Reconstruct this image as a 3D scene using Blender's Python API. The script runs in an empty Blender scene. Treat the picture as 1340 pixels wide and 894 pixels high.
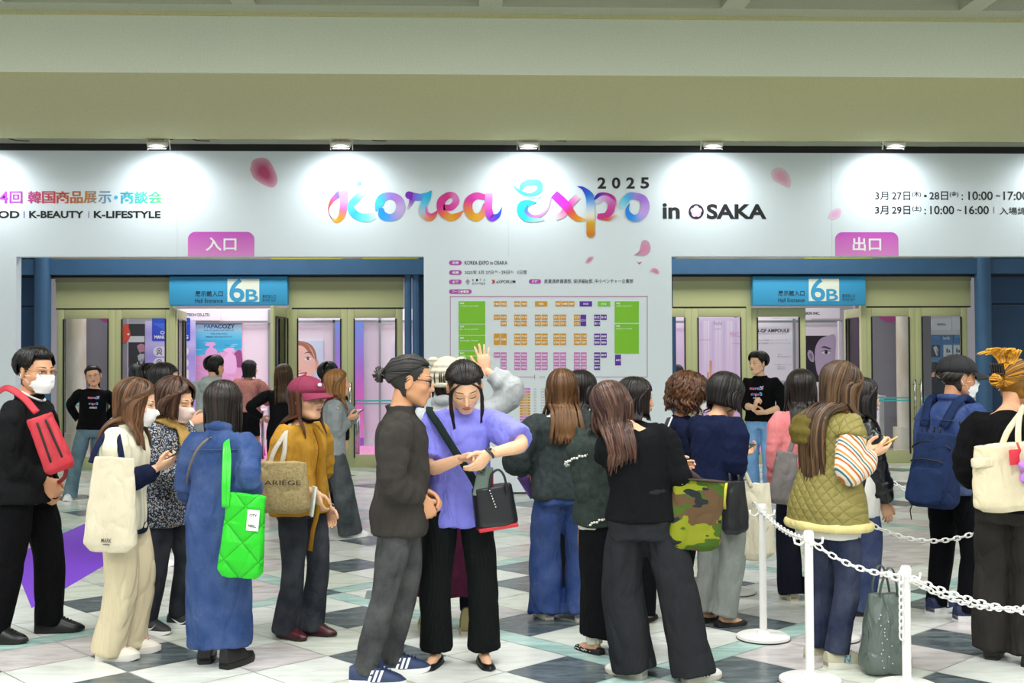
import bpy, bmesh, math, random
import numpy as np
from mathutils import Vector, Matrix, noise as mnoise
S = bpy.context.scene
COL = S.collection
PI = math.pi
rad = math.radians
# ------------------------------------------------------------------ camera
FOC = 1500.0; CAMZ = 1.55; YAW = 2.4; PITCH = 1.26; ROLL = 0.264
cd = bpy.data.cameras.new('camera'); cam = bpy.data.objects.new('camera', cd); COL.objects.link(cam)
cd.sensor_width = 36; cd.lens = 36 * FOC / 1340; cd.clip_end = 200
CM = Matrix.Rotation(rad(-YAW), 4, 'Z') @ Matrix.Rotation(rad(90 + PITCH), 4, 'X') @ Matrix.Rotation(rad(-ROLL), 4, 'Z')
CM.translation = (0, 0, CAMZ)
cam.matrix_world = CM
S.camera = cam
C0 = Vector((0, 0, CAMZ)); CR = CM.to_3x3()
def ray(px, py): return CR @ Vector(((px - 670) / FOC, -(py - 447) / FOC, -1))
def W(px, py, Y):
    d = ray(px, py); return C0 + d * (Y / d.y)
def G(px, py, z=0.0):
    d = ray(px, py); return C0 + d * ((z - CAMZ) / d.z)
# ------------------------------------------------------------------ view, world, lamps
S.view_settings.view_transform = 'Standard'; S.view_settings.look = 'None'
S.view_settings.gamma = 1; S.view_settings.use_curve_mapping = False
S.view_settings.exposure = -0.14
wd = bpy.data.worlds.new('hall_air'); S.world = wd; wd.use_nodes = True
wd.node_tree.nodes['Background'].inputs[0].default_value = (0.95, 1.0, 1.0, 1)
wd.node_tree.nodes['Background'].inputs[1].default_value = 0.6
def area(name, loc, sx, sy, power, col=(1, 1, 1), rot=(0, 0, 0), spread=PI):
    l = bpy.data.lights.new(name, 'AREA'); l.shape = 'RECTANGLE'; l.size = sx; l.size_y = sy
    l.energy = power; l.color = col; l.spread = spread
    o = bpy.data.objects.new(name, l); COL.objects.link(o); o.location = loc; o.rotation_euler = rot
    return o
HALLC = (1.0, 1.0, 0.985)
for iy, y in enumerate((-4.0, -0.4, 3.2, 6.4)):
    for ix, x in enumerate((-5.5, 0.0, 5.5)):
        area('ceiling_lamp_light', (x, y, 4.72), 3.2, 0.9, (200, 200, 190, 165)[iy], HALLC)
area('lobby_lamp_light', (-3.6, 16.4, 4.6), 4.4, 0.8, 150, (1, 1, .95))
area('lobby_lamp_light', (4.4, 16.4, 4.6), 4.4, 0.8, 150, (1, 1, .95))
for x in (-4.6, 4.8, 0.2):
    for y in (19.6, 22.2):
        area('booth_lamp_light', (x, y, 3.9), 4.4, 1.2, 95, (1.0, .97, 1.0))
# ------------------------------------------------------------------ materials
MATS = {}
def nodemat(name):
    m = bpy.data.materials.new(name); m.use_nodes = True
    nt = m.node_tree; b = nt.nodes['Principled BSDF']
    return m, nt, b
def srgb(h):
    if isinstance(h, str):
        h = h.lstrip('#'); c = [int(h[i:i + 2], 16) / 255 for i in (0, 2, 4)]
    else: c = h
    return tuple((v / 12.92 if v <= .04045 else ((v + .055) / 1.055) ** 2.4) for v in c[:3]) + (1,)
def folds(nt, b, tc, amt, bp=None):
    """soft creases of worn cloth in the surface normal"""
    N = nt.nodes.new; L = nt.links.new; mp = N('ShaderNodeMapping'); L(tc.outputs['Object'], mp.inputs[0]); mp.inputs['Rotation'].default_value = (.5, .35, .2); mp.inputs['Scale'].default_value = (13, 13, 6.5)
    n = N('ShaderNodeTexNoise'); n.inputs['Scale'].default_value = 1; n.inputs['Detail'].default_value = 2.5; n.inputs['Distortion'].default_value = 1.2; L(mp.outputs[0], n.inputs['Vector'])
    f = N('ShaderNodeBump'); f.inputs['Strength'].default_value = amt; f.inputs['Distance'].default_value = .03; L(n.outputs[0], f.inputs['Height']); L(f.outputs[0], (bp.inputs['Normal'] if bp else b.inputs['Normal']))
def mat(col, rough=.6, metal=0, spec=.5, nz=0, nscale=40, bump=0, bscale=200, sheen=0, stretch=None, coat=0, name=None, col2=None, fold=0):
    """solid colour with a little procedural variation and bump"""
    key = (col, rough, metal, spec, nz, nscale, bump, bscale, sheen, stretch, coat, col2, fold)
    if key in MATS: return MATS[key]
    m, nt, b = nodemat(name or 'surface'); c = srgb(col)
    b.inputs['Base Color'].default_value = c; b.inputs['Roughness'].default_value = rough
    b.inputs['Metallic'].default_value = metal; b.inputs['Specular IOR Level'].default_value = spec
    b.inputs['Sheen Weight'].default_value = sheen; b.inputs['Coat Weight'].default_value = coat
    N = nt.nodes.new; L = nt.links.new
    if nz or bump or fold:
        tc = N('ShaderNodeTexCoord'); mp = N('ShaderNodeMapping'); L(tc.outputs['Object'], mp.inputs[0])
        if stretch: mp.inputs['Scale'].default_value = stretch
    if nz:
        n = N('ShaderNodeTexNoise'); n.inputs['Scale'].default_value = nscale; n.inputs['Detail'].default_value = 4
        L(mp.outputs[0], n.inputs['Vector'])
        r = N('ShaderNodeValToRGB')
        c2 = srgb(col2) if col2 else tuple(v * (1 - nz) for v in c[:3]) + (1,)
        r.color_ramp.elements[0].color = c2; r.color_ramp.elements[0].position = .35
        r.color_ramp.elements[1].color = c if col2 else tuple(min(1, v * (1 + nz * .6)) for v in c[:3]) + (1,); r.color_ramp.elements[1].position = .65
        L(n.outputs[0], r.inputs[0]); L(r.outputs[0], b.inputs['Base Color'])
    if bump:
        n2 = N('ShaderNodeTexNoise'); n2.inputs['Scale'].default_value = bscale; n2.inputs['Detail'].default_value = 3
        L(mp.outputs[0], n2.inputs['Vector'])
        bp = N('ShaderNodeBump'); bp.inputs['Strength'].default_value = bump; bp.inputs['Distance'].default_value = .004
        L(n2.outputs[0], bp.inputs['Height']); L(bp.outputs[0], b.inputs['Normal'])
    if fold: folds(nt, b, tc, fold, bp if bump else None)
    MATS[key] = m; return m
def vcol_mat(rough=.5, name='printed_ink'):
    k = ('vc', rough)
    if k in MATS: return MATS[k]
    m, nt, b = nodemat(name); a = nt.nodes.new('ShaderNodeAttribute'); a.attribute_name = 'ink'
    nt.links.new(a.outputs['Color'], b.inputs['Base Color']); b.inputs['Roughness'].default_value = rough
    MATS[k] = m; return m
# ------------------------------------------------------------------ mesh builder
class MB:
    def __init__(s): s.v = []; s.f = []; s.m = []; s.c = None
    def add(s, vs, fs, mi=0, M=None):
        o = len(s.v)
        for p in vs:
            p = Vector(p); s.v.append(tuple(M @ p) if M is not None else tuple(p))
        for f in fs: s.f.append(tuple(i + o for i in f)); s.m.append(mi)
        return s
    def box(s, c, d, mi=0, M=None, bev=0):
        x, y, z = c; a, b, e = d[0] / 2, d[1] / 2, d[2] / 2
        if bev:
            bm = bmesh.new(); bmesh.ops.create_cube(bm, size=1)
            for v in bm.verts: v.co = Vector((v.co.x * d[0], v.co.y * d[1], v.co.z * d[2]))
            bmesh.ops.bevel(bm, geom=bm.edges[:], offset=min(bev, min(d) * .45), segments=2, profile=.5, affect='EDGES')
            bm.verts.index_update()
            vs = [v.co + Vector(c) for v in bm.verts]; fs = [[v.index for v in f.verts] for f in bm.faces]; bm.free()
            return s.add(vs, fs, mi, M)
        vs = [(x + i * a, y + j * b, z + k * e) for k in (-1, 1) for j in (-1, 1) for i in (-1, 1)]
        fs = [(0, 2, 3, 1), (4, 5, 7, 6), (0, 1, 5, 4), (2, 6, 7, 3), (0, 4, 6, 2), (1, 3, 7, 5)]
        return s.add(vs, fs, mi, M)
    def loft(s, rings, mi=0, caps=True, M=None, closed=True):
        n = len(rings[0]); vs = [p for r in rings for p in r]; fs = []
        for i in range(len(rings) - 1):
            for j in range(n if closed else n - 1):
                k = (j + 1) % n
                fs.append((i * n + j, i * n + k, (i + 1) * n + k, (i + 1) * n + j))
        if caps:
            fs.append(tuple(range(n - 1, -1, -1))); e = (len(rings) - 1) * n; fs.append(tuple(range(e, e + n)))
        return s.add(vs, fs, mi, M)
    def tube(s, pts, r, seg=8, mi=0, caps=True, flat=1.0, up=None, closed=False, M=None, twist=0):
        """round or flattened tube through pts; r number or list; flat scales the second axis"""
        P = [Vector(p) for p in pts]; n = len(P)
        R = list(r) if hasattr(r, '__len__') else [r] * n
        rings = []; pu = None
        for i in range(n):
            t = (P[(i + 1) % n] - P[i - 1]) if closed else (P[min(i + 1, n - 1)] - P[max(i - 1, 0)])
            if t.length < 1e-9: t = Vector((0, 0, 1))
            t.normalize()
            if pu is None:
                u = Vector(up) if up is not None else (Vector((0, 0, 1)) if abs(t.z) < .9 else Vector((1, 0, 0)))
            else: u = pu if up is None else Vector(up)
            u = (u - t * u.dot(t))
            if u.length < 1e-6: u = t.orthogonal()
            u.normalize(); pu = u; w = t.cross(u)
            rr = R[i] if hasattr(R[i], '__len__') else (R[i], R[i] * flat)
            rings.append([P[i] + w * (math.cos(2 * PI * k / seg + twist) * rr[0]) + u * (math.sin(2 * PI * k / seg + twist) * rr[1]) for k in range(seg)])
        if closed: rings.append(rings[0]); caps = False
        return s.loft(rings, mi, caps, M)
    def ball(s, c, r, seg=12, rng=8, mi=0, M=None):
        r = r if hasattr(r, '__len__') else (r, r, r); rings = []
        for i in range(1, rng):
            a = PI * i / rng
            rings.append([(c[0] + r[0] * math.sin(a) * math.cos(2 * PI * k / seg), c[1] + r[1] * math.sin(a) * math.sin(2 * PI * k / seg), c[2] - r[2] * math.cos(a)) for k in range(seg)])
        return s.loft(rings, mi, True, M)
    def lathe(s, prof, c=(0, 0, 0), seg=24, mi=0, M=None):
        rings = [[(c[0] + r * math.cos(2 * PI * k / seg), c[1] + r * math.sin(2 * PI * k / seg), c[2] + z) for k in range(seg)] for r, z in prof]
        return s.loft(rings, mi, True, M)
    def mesh(s, name, mats, smooth=True):
        me = bpy.data.meshes.new(name); me.from_pydata(s.v, [], s.f)
        for m in (mats if isinstance(mats, (list, tuple)) else [mats]): me.materials.append(m)
        if any(s.m): me.polygons.foreach_set('material_index', s.m)
        if smooth: me.polygons.foreach_set('use_smooth', [True] * len(me.polygons))
        if s.c is not None:
            at = me.color_attributes.new('ink', 'FLOAT_COLOR', 'POINT')
            at.data.foreach_set('color', [x for c in s.c for x in c])
        me.update(); return me
    def build(s, name, mats, parent=None, smooth=True, auto=None, bevel=0):
        o = bpy.data.objects.new(name, s.mesh(name, mats, smooth)); COL.objects.link(o)
        if parent is not None: o.parent = parent
        if auto: smooth_angle(o.data, auto)
        if bevel:
            bv = o.modifiers.new('edge', 'BEVEL'); bv.width = bevel; bv.segments = 2; bv.limit_method = 'ANGLE'
        return o
def smooth_angle(me, deg):
    bm = bmesh.new(); bm.from_mesh(me); a = rad(deg)
    for e in bm.edges: e.smooth = not (len(e.link_faces) == 2 and e.calc_face_angle(0) > a)
    bm.to_mesh(me); bm.free()
def tag(o, label=None, cat=None, group=None, kind=None):
    if label: o['label'] = label
    if cat: o['category'] = cat
    if group: o['group'] = group
    if kind: o['kind'] = kind
    return o
def empty(name, loc=(0, 0, 0), rz=0, label=None, cat=None, group=None, kind=None):
    o = bpy.data.objects.new(name, None); COL.objects.link(o); o.location = loc; o.rotation_euler.z = rz
    o.empty_display_size = .1
    return tag(o, label, cat, group, kind)
def bx(name, lo, hi, m, parent=None, bev=0, kind=None):
    o = MB().box([(a + b) / 2 for a, b in zip(lo, hi)], [abs(b - a) for a, b in zip(lo, hi)], bev=bev).build(name, m, parent, smooth=bool(bev))
    if bev: smooth_angle(o.data, 30)
    if kind: o['kind'] = kind
    return o
def copy_tree(o, parent=None):
    c = o.copy(); COL.objects.link(c); c.parent = parent
    for ch in o.children: copy_tree(ch, c)
    return c
# ------------------------------------------------------------------ lettering
def text_mesh(body, size=1.0, bold=0.0, extrude=0.0, align='LEFT', width=None, shear=0.0, space=1.0):
    c = bpy.data.curves.new('lettering', 'FONT'); c.body = body; c.size = size; c.offset = bold; c.extrude = extrude
    c.align_x = align; c.shear = shear; c.space_character = space; c.resolution_u = 4
    o = bpy.data.objects.new('lettering', c); COL.objects.link(o)
    dg = bpy.context.evaluated_depsgraph_get()
    me = bpy.data.meshes.new_from_object(o.evaluated_get(dg)); bpy.data.objects.remove(o); bpy.data.curves.remove(c)
    v = np.empty(len(me.vertices) * 3); me.vertices.foreach_get('co', v); v = v.reshape(-1, 3)
    f = [tuple(p.vertices) for p in me.polygons]; bpy.data.meshes.remove(me)
    return v, f
def put_text(mb, body, x0, x1, zc, zh, M, bold=0.0, mi=0, col=None, y=0.0, shear=0):
    """lettering fitted into x0..x1 and height zh round zc, in the x-z plane of M, facing -y"""
    v, f = text_mesh(body, 1.0, bold, shear=shear)
    if len(v) == 0: return
    lo, hi = v.min(0), v.max(0)
    sx = (x1 - x0) / (hi[0] - lo[0]); sz = zh / (hi[1] - lo[1])
    vs = [((p[0] - lo[0]) * sx + x0, y, (p[1] - (lo[1] + hi[1]) / 2) * sz + zc) for p in v]
    n0 = len(mb.v); mb.add(vs, f, mi, M)
    if mb.c is not None:
        for p in vs: mb.c.append(col(p[0], p[2]) if callable(col) else col)
# ------------------------------------------------------------------ vector noise
_rs = np.random.RandomState(7); _tab = _rs.rand(32, 32, 32)
def vnoise(P):
    P = np.asarray(P, float); i = np.floor(P).astype(int); f = P - i; f = f * f * (3 - 2 * f)
    r = 0
    for dx in (0, 1):
        for dy in (0, 1):
            for dz in (0, 1):
                w = (f[:, 0] if dx else 1 - f[:, 0]) * (f[:, 1] if dy else 1 - f[:, 1]) * (f[:, 2] if dz else 1 - f[:, 2])
                r = r + w * _tab[(i[:, 0] + dx) % 32, (i[:, 1] + dy) % 32, (i[:, 2] + dz) % 32]
    return r * 2 - 1
def remesh(mb, voxel, smooth=6, factor=.5):
    """one closed skin round the solids of mb: returns vertices, quads"""
    me = mb.mesh('skin', []) if False else bpy.data.meshes.new('skin')
    me.from_pydata(mb.v, [], mb.f); me.update()
    o = bpy.data.objects.new('skin', me); COL.objects.link(o)
    r = o.modifiers.new('r', 'REMESH'); r.mode = 'VOXEL'; r.voxel_size = voxel
    if smooth:
        q = o.modifiers.new('s', 'SMOOTH'); q.factor = factor; q.iterations = smooth
    dg = bpy.context.evaluated_depsgraph_get()
    m2 = bpy.data.meshes.new_from_object(o.evaluated_get(dg)); bpy.data.objects.remove(o); bpy.data.meshes.remove(me)
    n = len(m2.vertices); v = np.empty(n * 3); m2.vertices.foreach_get('co', v); v = v.reshape(-1, 3)
    nr = np.empty(n * 3); m2.vertices.foreach_get('normal', nr); nr = nr.reshape(-1, 3)
    f = [tuple(p.vertices) for p in m2.polygons]; bpy.data.meshes.remove(m2)
    return v, f, nr
# ================================================================== SETTING
YS = 14.0        # front of the fair's sign wall
YF = 17.9        # front of the hall's door front
YB = 23.0        # back of the stands inside
I4 = Matrix.Identity(4)
M_white = mat('#dee8ef', .45, name='white_board')
M_blue = mat('#385f84', .45, name='blue_enamel', nz=.06, nscale=3)
M_dblue = mat('#22466b', .5, name='dark_blue_enamel', nz=.08, nscale=2)
M_khaki = mat('#b3b585', .45, name='khaki_enamel')
M_black = mat('#0c0d0e', .6, name='black_metal')
M_chrome = mat('#b8b8b4', .25, 1, name='brushed_steel')
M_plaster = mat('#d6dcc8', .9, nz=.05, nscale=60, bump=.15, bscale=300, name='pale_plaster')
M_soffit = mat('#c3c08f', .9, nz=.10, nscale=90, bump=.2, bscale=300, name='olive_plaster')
M_speck = mat('#b9bda6', .95, nz=.16, nscale=120, name='speckled_ceiling')
M_coffer = mat('#8f8f76', .95, nz=.06, nscale=80, name='ceiling_panel')
def glass():
    m, nt, b = nodemat('door_glass'); N = nt.nodes.new
    for n in list(nt.nodes):
        if n.type != 'OUTPUT_MATERIAL': nt.nodes.remove(n)
    t = N('ShaderNodeBsdfTransparent'); g = N('ShaderNodeBsdfGlossy'); g.inputs['Roughness'].default_value = .03
    t.inputs[0].default_value = (.93, .95, .95, 1)
    fr = N('ShaderNodeFresnel'); fr.inputs[0].default_value = 1.45; mx = N('ShaderNodeMixShader')
    nt.links.new(fr.outputs[0], mx.inputs[0]); nt.links.new(t.outputs[0], mx.inputs[1]); nt.links.new(g.outputs[0], mx.inputs[2])
    nt.links.new(mx.outputs[0], nt.nodes['Material Output'].inputs[0]); return m
M_glass = glass()
# ---- floor: stone tiles laid askew, with thin green strips between blocks of six
def stone(name, c1, c2, c3, rot):
    m, nt, b = nodemat(name); N = nt.nodes.new; L = nt.links.new
    tc = N('ShaderNodeTexCoord'); mp = N('ShaderNodeMapping'); L(tc.outputs['Object'], mp.inputs[0])
    mp.inputs['Rotation'].default_value = (0, 0, rot); mp.inputs['Scale'].default_value = (1.0, 4.2, 1)
    n = N('ShaderNodeTexNoise'); n.inputs['Scale'].default_value = 3.2; n.inputs['Detail'].default_value = 9; n.inputs['Roughness'].default_value = .68; n.inputs['Distortion'].default_value = .6
    L(mp.outputs[0], n.inputs['Vector'])
    r = N('ShaderNodeValToRGB'); e = r.color_ramp.elements
    e[0].position = .33; e[0].color = srgb(c1); e[1].position = .68; e[1].color = srgb(c3)
    q = e.new(.5); q.color = srgb(c2)
    L(n.outputs[0], r.inputs[0]); L(r.outputs[0], b.inputs['Base Color'])
    b.inputs['Roughness'].default_value = .2; b.inputs['Specular IOR Level'].default_value = .42
    n2 = N('ShaderNodeTexNoise'); n2.inputs['Scale'].default_value = 9; L(tc.outputs['Object'], n2.inputs['Vector'])
    mr = N('ShaderNodeMapRange'); mr.inputs[3].default_value = .14; mr.inputs[4].default_value = .3
    L(n2.outputs[0], mr.inputs[0]); L(mr.outputs[0], b.inputs['Roughness'])
    return m
FA = rad(41.6)
fl_mats = [stone('pale_stone', '#d0d4ce', '#e0e4de', '#ebeeea', -FA), stone('pale_green_stone', '#c4cbbd', '#d6dccf', '#e3e8dd', -FA + PI / 2),
           stone('rosy_grey_stone', '#b5aeae', '#cdc7c6', '#dbd7d5', -FA), stone('charcoal_stone', '#424c51', '#566166', '#7a8587', -FA + .1),
           stone('green_stone', '#8db2aa', '#aaccc4', '#c6dfd9', -FA + PI / 2)]
fl = MB(); rg = random.Random(5)
TS, PB, U0, V0 = .455, 2.9, 4.665, -6.515
DARK = {(-1, 0, 2, 1), (-1, 0, 1, 2), (-1, 0, 5, 1), (-1, 0, 4, 3), (0, 0, 0, 3), (-1, 0, 5, 5), (0, 0, 2, 5), (0, 0, 4, 3), (0, 0, 5, 1), (0, 1, 0, 0), (0, 1, 3, 1), (0, 1, 1, 2),
        (0, -1, 1, 4), (0, 0, 3, 0), (-1, 0, 2, 4), (-1, 0, 0, 3), (-1, 0, 0, 0), (0, 0, 2, 1), (-1, -1, 3, 4), (0, 1, 4, 2), (1, 1, 1, 1), (0, 1, 5, 0)}
ax = Vector((math.cos(FA), math.sin(FA), 0)); bv_ = Vector((math.sin(FA), -math.cos(FA), 0))
def fquad(u0, u1, v0, v1, mi):
    q = [ax * u + bv_ * v for u, v in ((u0, v0), (u0, v1), (u1, v1), (u1, v0))]
    if max(p.y for p in q) < 1.2 or min(p.y for p in q) > 24 or abs(sum(p.x for p in q) / 4) > 12: return
    fl.add(q, [(0, 1, 2, 3)], mi)
g = .0035
for bu in range(-8, 9):
    for bw in range(-8, 9):
        u0 = U0 + bu * PB; v0 = V0 + bw * PB
        fquad(u0 - .17 + g, u0 - g, v0, v0 + PB - .17, 4); fquad(u0, u0 + PB - .17, v0 - .17 + g, v0 - g, 4); fquad(u0 - .17 + g, u0 - g, v0 - .17 + g, v0 - g, 3)
        for i in range(6):
            for j in range(6):
                r = rg.random()
                known = -1 <= bu <= 0 and -1 <= bw <= 1
                if (bu, bw, i, j) in DARK: k = 3
                elif (i + j) % 2 and r < (.06 if known else .20): k = 3
                else: k = 0 if r < .48 else 1 if r < .68 else 2
                fquad(u0 + i * TS + g, u0 + (i + 1) * TS - g, v0 + j * TS + g, v0 + (j + 1) * TS - g, k)
fl.build('floor', fl_mats, smooth=False)['kind'] = 'structure'
gr = bx('floor_grout', (-13, 1, -.06), (13, 25, -.0015), mat('#8d918a', .6)); gr['kind'] = 'structure'
# ---- ceilings and the great beam
Y1 = 10.5
ZB, ZC = W(670, 98, Y1).z, W(670, 20, Y1).z
Y2 = Y1 * 1.286
bm_ = MB().box((0, (Y1 + Y2) / 2, (ZB + ZC + .5) / 2), (30, Y2 - Y1, ZC + .5 - ZB))
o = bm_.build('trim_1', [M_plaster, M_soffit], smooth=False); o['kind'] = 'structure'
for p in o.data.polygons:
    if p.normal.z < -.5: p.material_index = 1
bx('trim_2', (-15, Y1 - .03, ZC - .03), (15, Y1, ZC), M_soffit, kind='structure')
bx('trim_3', (-15, Y2, ZB), (15, Y2 + .05, ZB + .05), M_soffit, kind='structure')
cl = MB().box((0, Y1 - 9.5, ZC + .16), (30, 19, .1), 1)
for k in range(-6, 7): cl.box((.25 + 2.2 * k, Y1 - 9.5, ZC + .061), (.21, 19, .12), 0)
for k in range(0, 8): cl.box((0, Y1 - .13 - 2.2 * k, ZC + .06), (30, .24, .12), 0)
cl.build('ceiling', [M_speck, M_coffer], smooth=False)['kind'] = 'structure'
ZL = 4.78
cl = MB().box((0, 15.9, ZL + .14), (30, 4.8, .1), 1)
for k in range(-7, 8): cl.box((.75 + 2.05 * k, 15.9, ZL + .051), (.26, 4.8, .1), 0)
for y in (14.2, 15.4, 16.45): cl.box((0, y, ZL + .05), (30, .3, .1), 0)
cl.build('ceiling_lobby', [M_speck, M_coffer], smooth=False)['kind'] = 'structure'
# ---- the sign wall
gate = empty('sign_wall', (0, YS, 0), label='white sign wall with a header and a wide pillar standing before the hall doors', cat='sign')
PLANE = [YS, 0, 0]
def sp(px, py): p = W(px, py, PLANE[0]); return p.x - PLANE[1], p.z - PLANE[2]
xl, zt = sp(22, 196); zb = sp(670, 335.5)[1]; zt = sp(670, 199)[1]
px0, px1 = sp(555, 500)[0], sp(880, 500)[0]
def gbox(n, x0, x1, z0, z1, d=.16, m=M_white):
    o = MB().box(((x0 + x1) / 2, d / 2, (z0 + z1) / 2), (x1 - x0, d, z1 - z0)).build(n, m, gate, smooth=False); return o
gbox('header_panel', -9, 9.6, zb, zt)
gbox('pillar_panel', px0, px1, .02, zb)
gbox('pillar_panel', -9, xl, .02, zb)
gbox('base_strip', px0, px1, 0, .02, .17, M_black)
gbox('top_truss', -9, 9.6, zt, zt + .085, .3, M_black)
for xs in (232, 665, 1088):
    gbox('panel_joint', sp(xs, 260)[0] - .002, sp(xs, 260)[0] + .002, zb, zt, -.0015, mat('#c3cfd3', .5))
pr = 0
class Ink(MB):
    def __init__(s): super().__init__(); s.c = []
    def poly(s, pts, col, y):
        s.add([(p[0], y, p[1]) for p in pts], [tuple(range(len(pts)))]); s.c += [srgb(col) if not isinstance(col, list) else c for c in ([0] * len(pts) if not isinstance(col, list) else col)]
    def rect(s, a, b, col, y, col2=None):
        """pixel corners a (upper left) and b (lower right) on the sign wall"""
        s.add([(*_xy(a[0], a[1], y),), (*_xy(b[0], a[1], y),), (*_xy(b[0], b[1], y),), (*_xy(a[0], b[1], y),)], [(0, 3, 2, 1)])
        c1, c2 = srgb(col), srgb(col2 or col); s.c += [c1, c1, c2, c2]
    def pill(s, a, b, col, y, n=8, r=None, col2=None, tops=False):
        (x0, z1), (x1, z0) = sp(*a), sp(*b); r = r or (z1 - z0) / 2; pts = []
        for cx, cz, a0 in ((x1 - r, z1 - r, 0), (x0 + r, z1 - r, 90), (x0 + r, z0 + r, 180), (x1 - r, z0 + r, 270)):
            if tops and a0 >= 180: pts.append((x0 if a0 == 180 else x1, z0)); continue
            pts += [(cx + r * math.cos(rad(a0 + 90 * k / n)), cz + r * math.sin(rad(a0 + 90 * k / n))) for k in range(n + 1)]
        c1, c2 = srgb(col), srgb(col2 or col)
        s.poly(pts, [tuple(c1[i] + (c2[i] - c1[i]) * (z1 - p[1]) / (z1 - z0) for i in range(4)) for p in pts], y)
    def text(s, body, a, b, col, y, bold=.0):
        """lettering filling the pixel box a..b"""
        (x0, z1), (x1, z0) = sp(*a), sp(*b)
        cf = col if callable(col) else srgb(col)
        put_text(s, body, x0, x1, (z0 + z1) / 2, z1 - z0, I4, bold, 0, cf, y)
def _xy(px, py, y): x, z = sp(px, py); return (x, y, z)
def cr(P, n=10):
    """smooth run of samples through control rows (Catmull-Rom)"""
    P = [np.array(p, float) for p in P]; Q = [2 * P[0] - P[1]] + P + [2 * P[-1] - P[-2]]; out = []
    for i in range(1, len(Q) - 2):
        for k in range(n):
            t = k / n; a, b, c, d = Q[i - 1:i + 3]
            out.append(.5 * (2 * b + (c - a) * t + (2 * a - 5 * b + 4 * c - d) * t * t + (3 * b - a - 3 * c + d) * t ** 3))
    out.append(P[-1]); return out
def brush(ink, O, sc, rows, y, cap=False):
    R = cr([(r[0], r[1], r[2], *srgb(r[3])) for r in rows], 9)
    pts = [(O[0] + r[0] * sc, O[1] + r[1] * sc, max(r[2], .5) * sc, np.clip(r[3:], 0, 1)) for r in R]
    if cap:
        x, z, w, c = pts[-1]; dx, dz = x - pts[-2][0], z - pts[-2][1]; d = math.hypot(dx, dz)
        for k in range(1, 7): t = k / 6.2; pts.append((x + dx / d * w / 2 * math.sin(t * PI / 2), z + dz / d * w / 2 * math.sin(t * PI / 2), w * math.cos(t * PI / 2), c))
    vs = []
    for i, (x, z, w, c) in enumerate(pts):
        a, b = pts[max(i - 1, 0)], pts[min(i + 1, len(pts) - 1)]; dx, dz = b[0] - a[0], b[1] - a[1]; d = math.hypot(dx, dz) or 1
        for sgn in (-1, 1): vs.append(_xy(x - dz / d * w / 2 * sgn, z + dx / d * w / 2 * sgn, y)); ink.c.append(tuple(c[:3]) + (1,))
    ink.add(vs, [(2 * i, 2 * i + 1, 2 * i + 3, 2 * i + 2) for i in range(len(pts) - 1)])
A_, B_, C_, D_ = (420, 215), (540, 215), (660, 220), (750, 220)
s1, s2 = 130 / 1291, 130 / 1162
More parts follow.
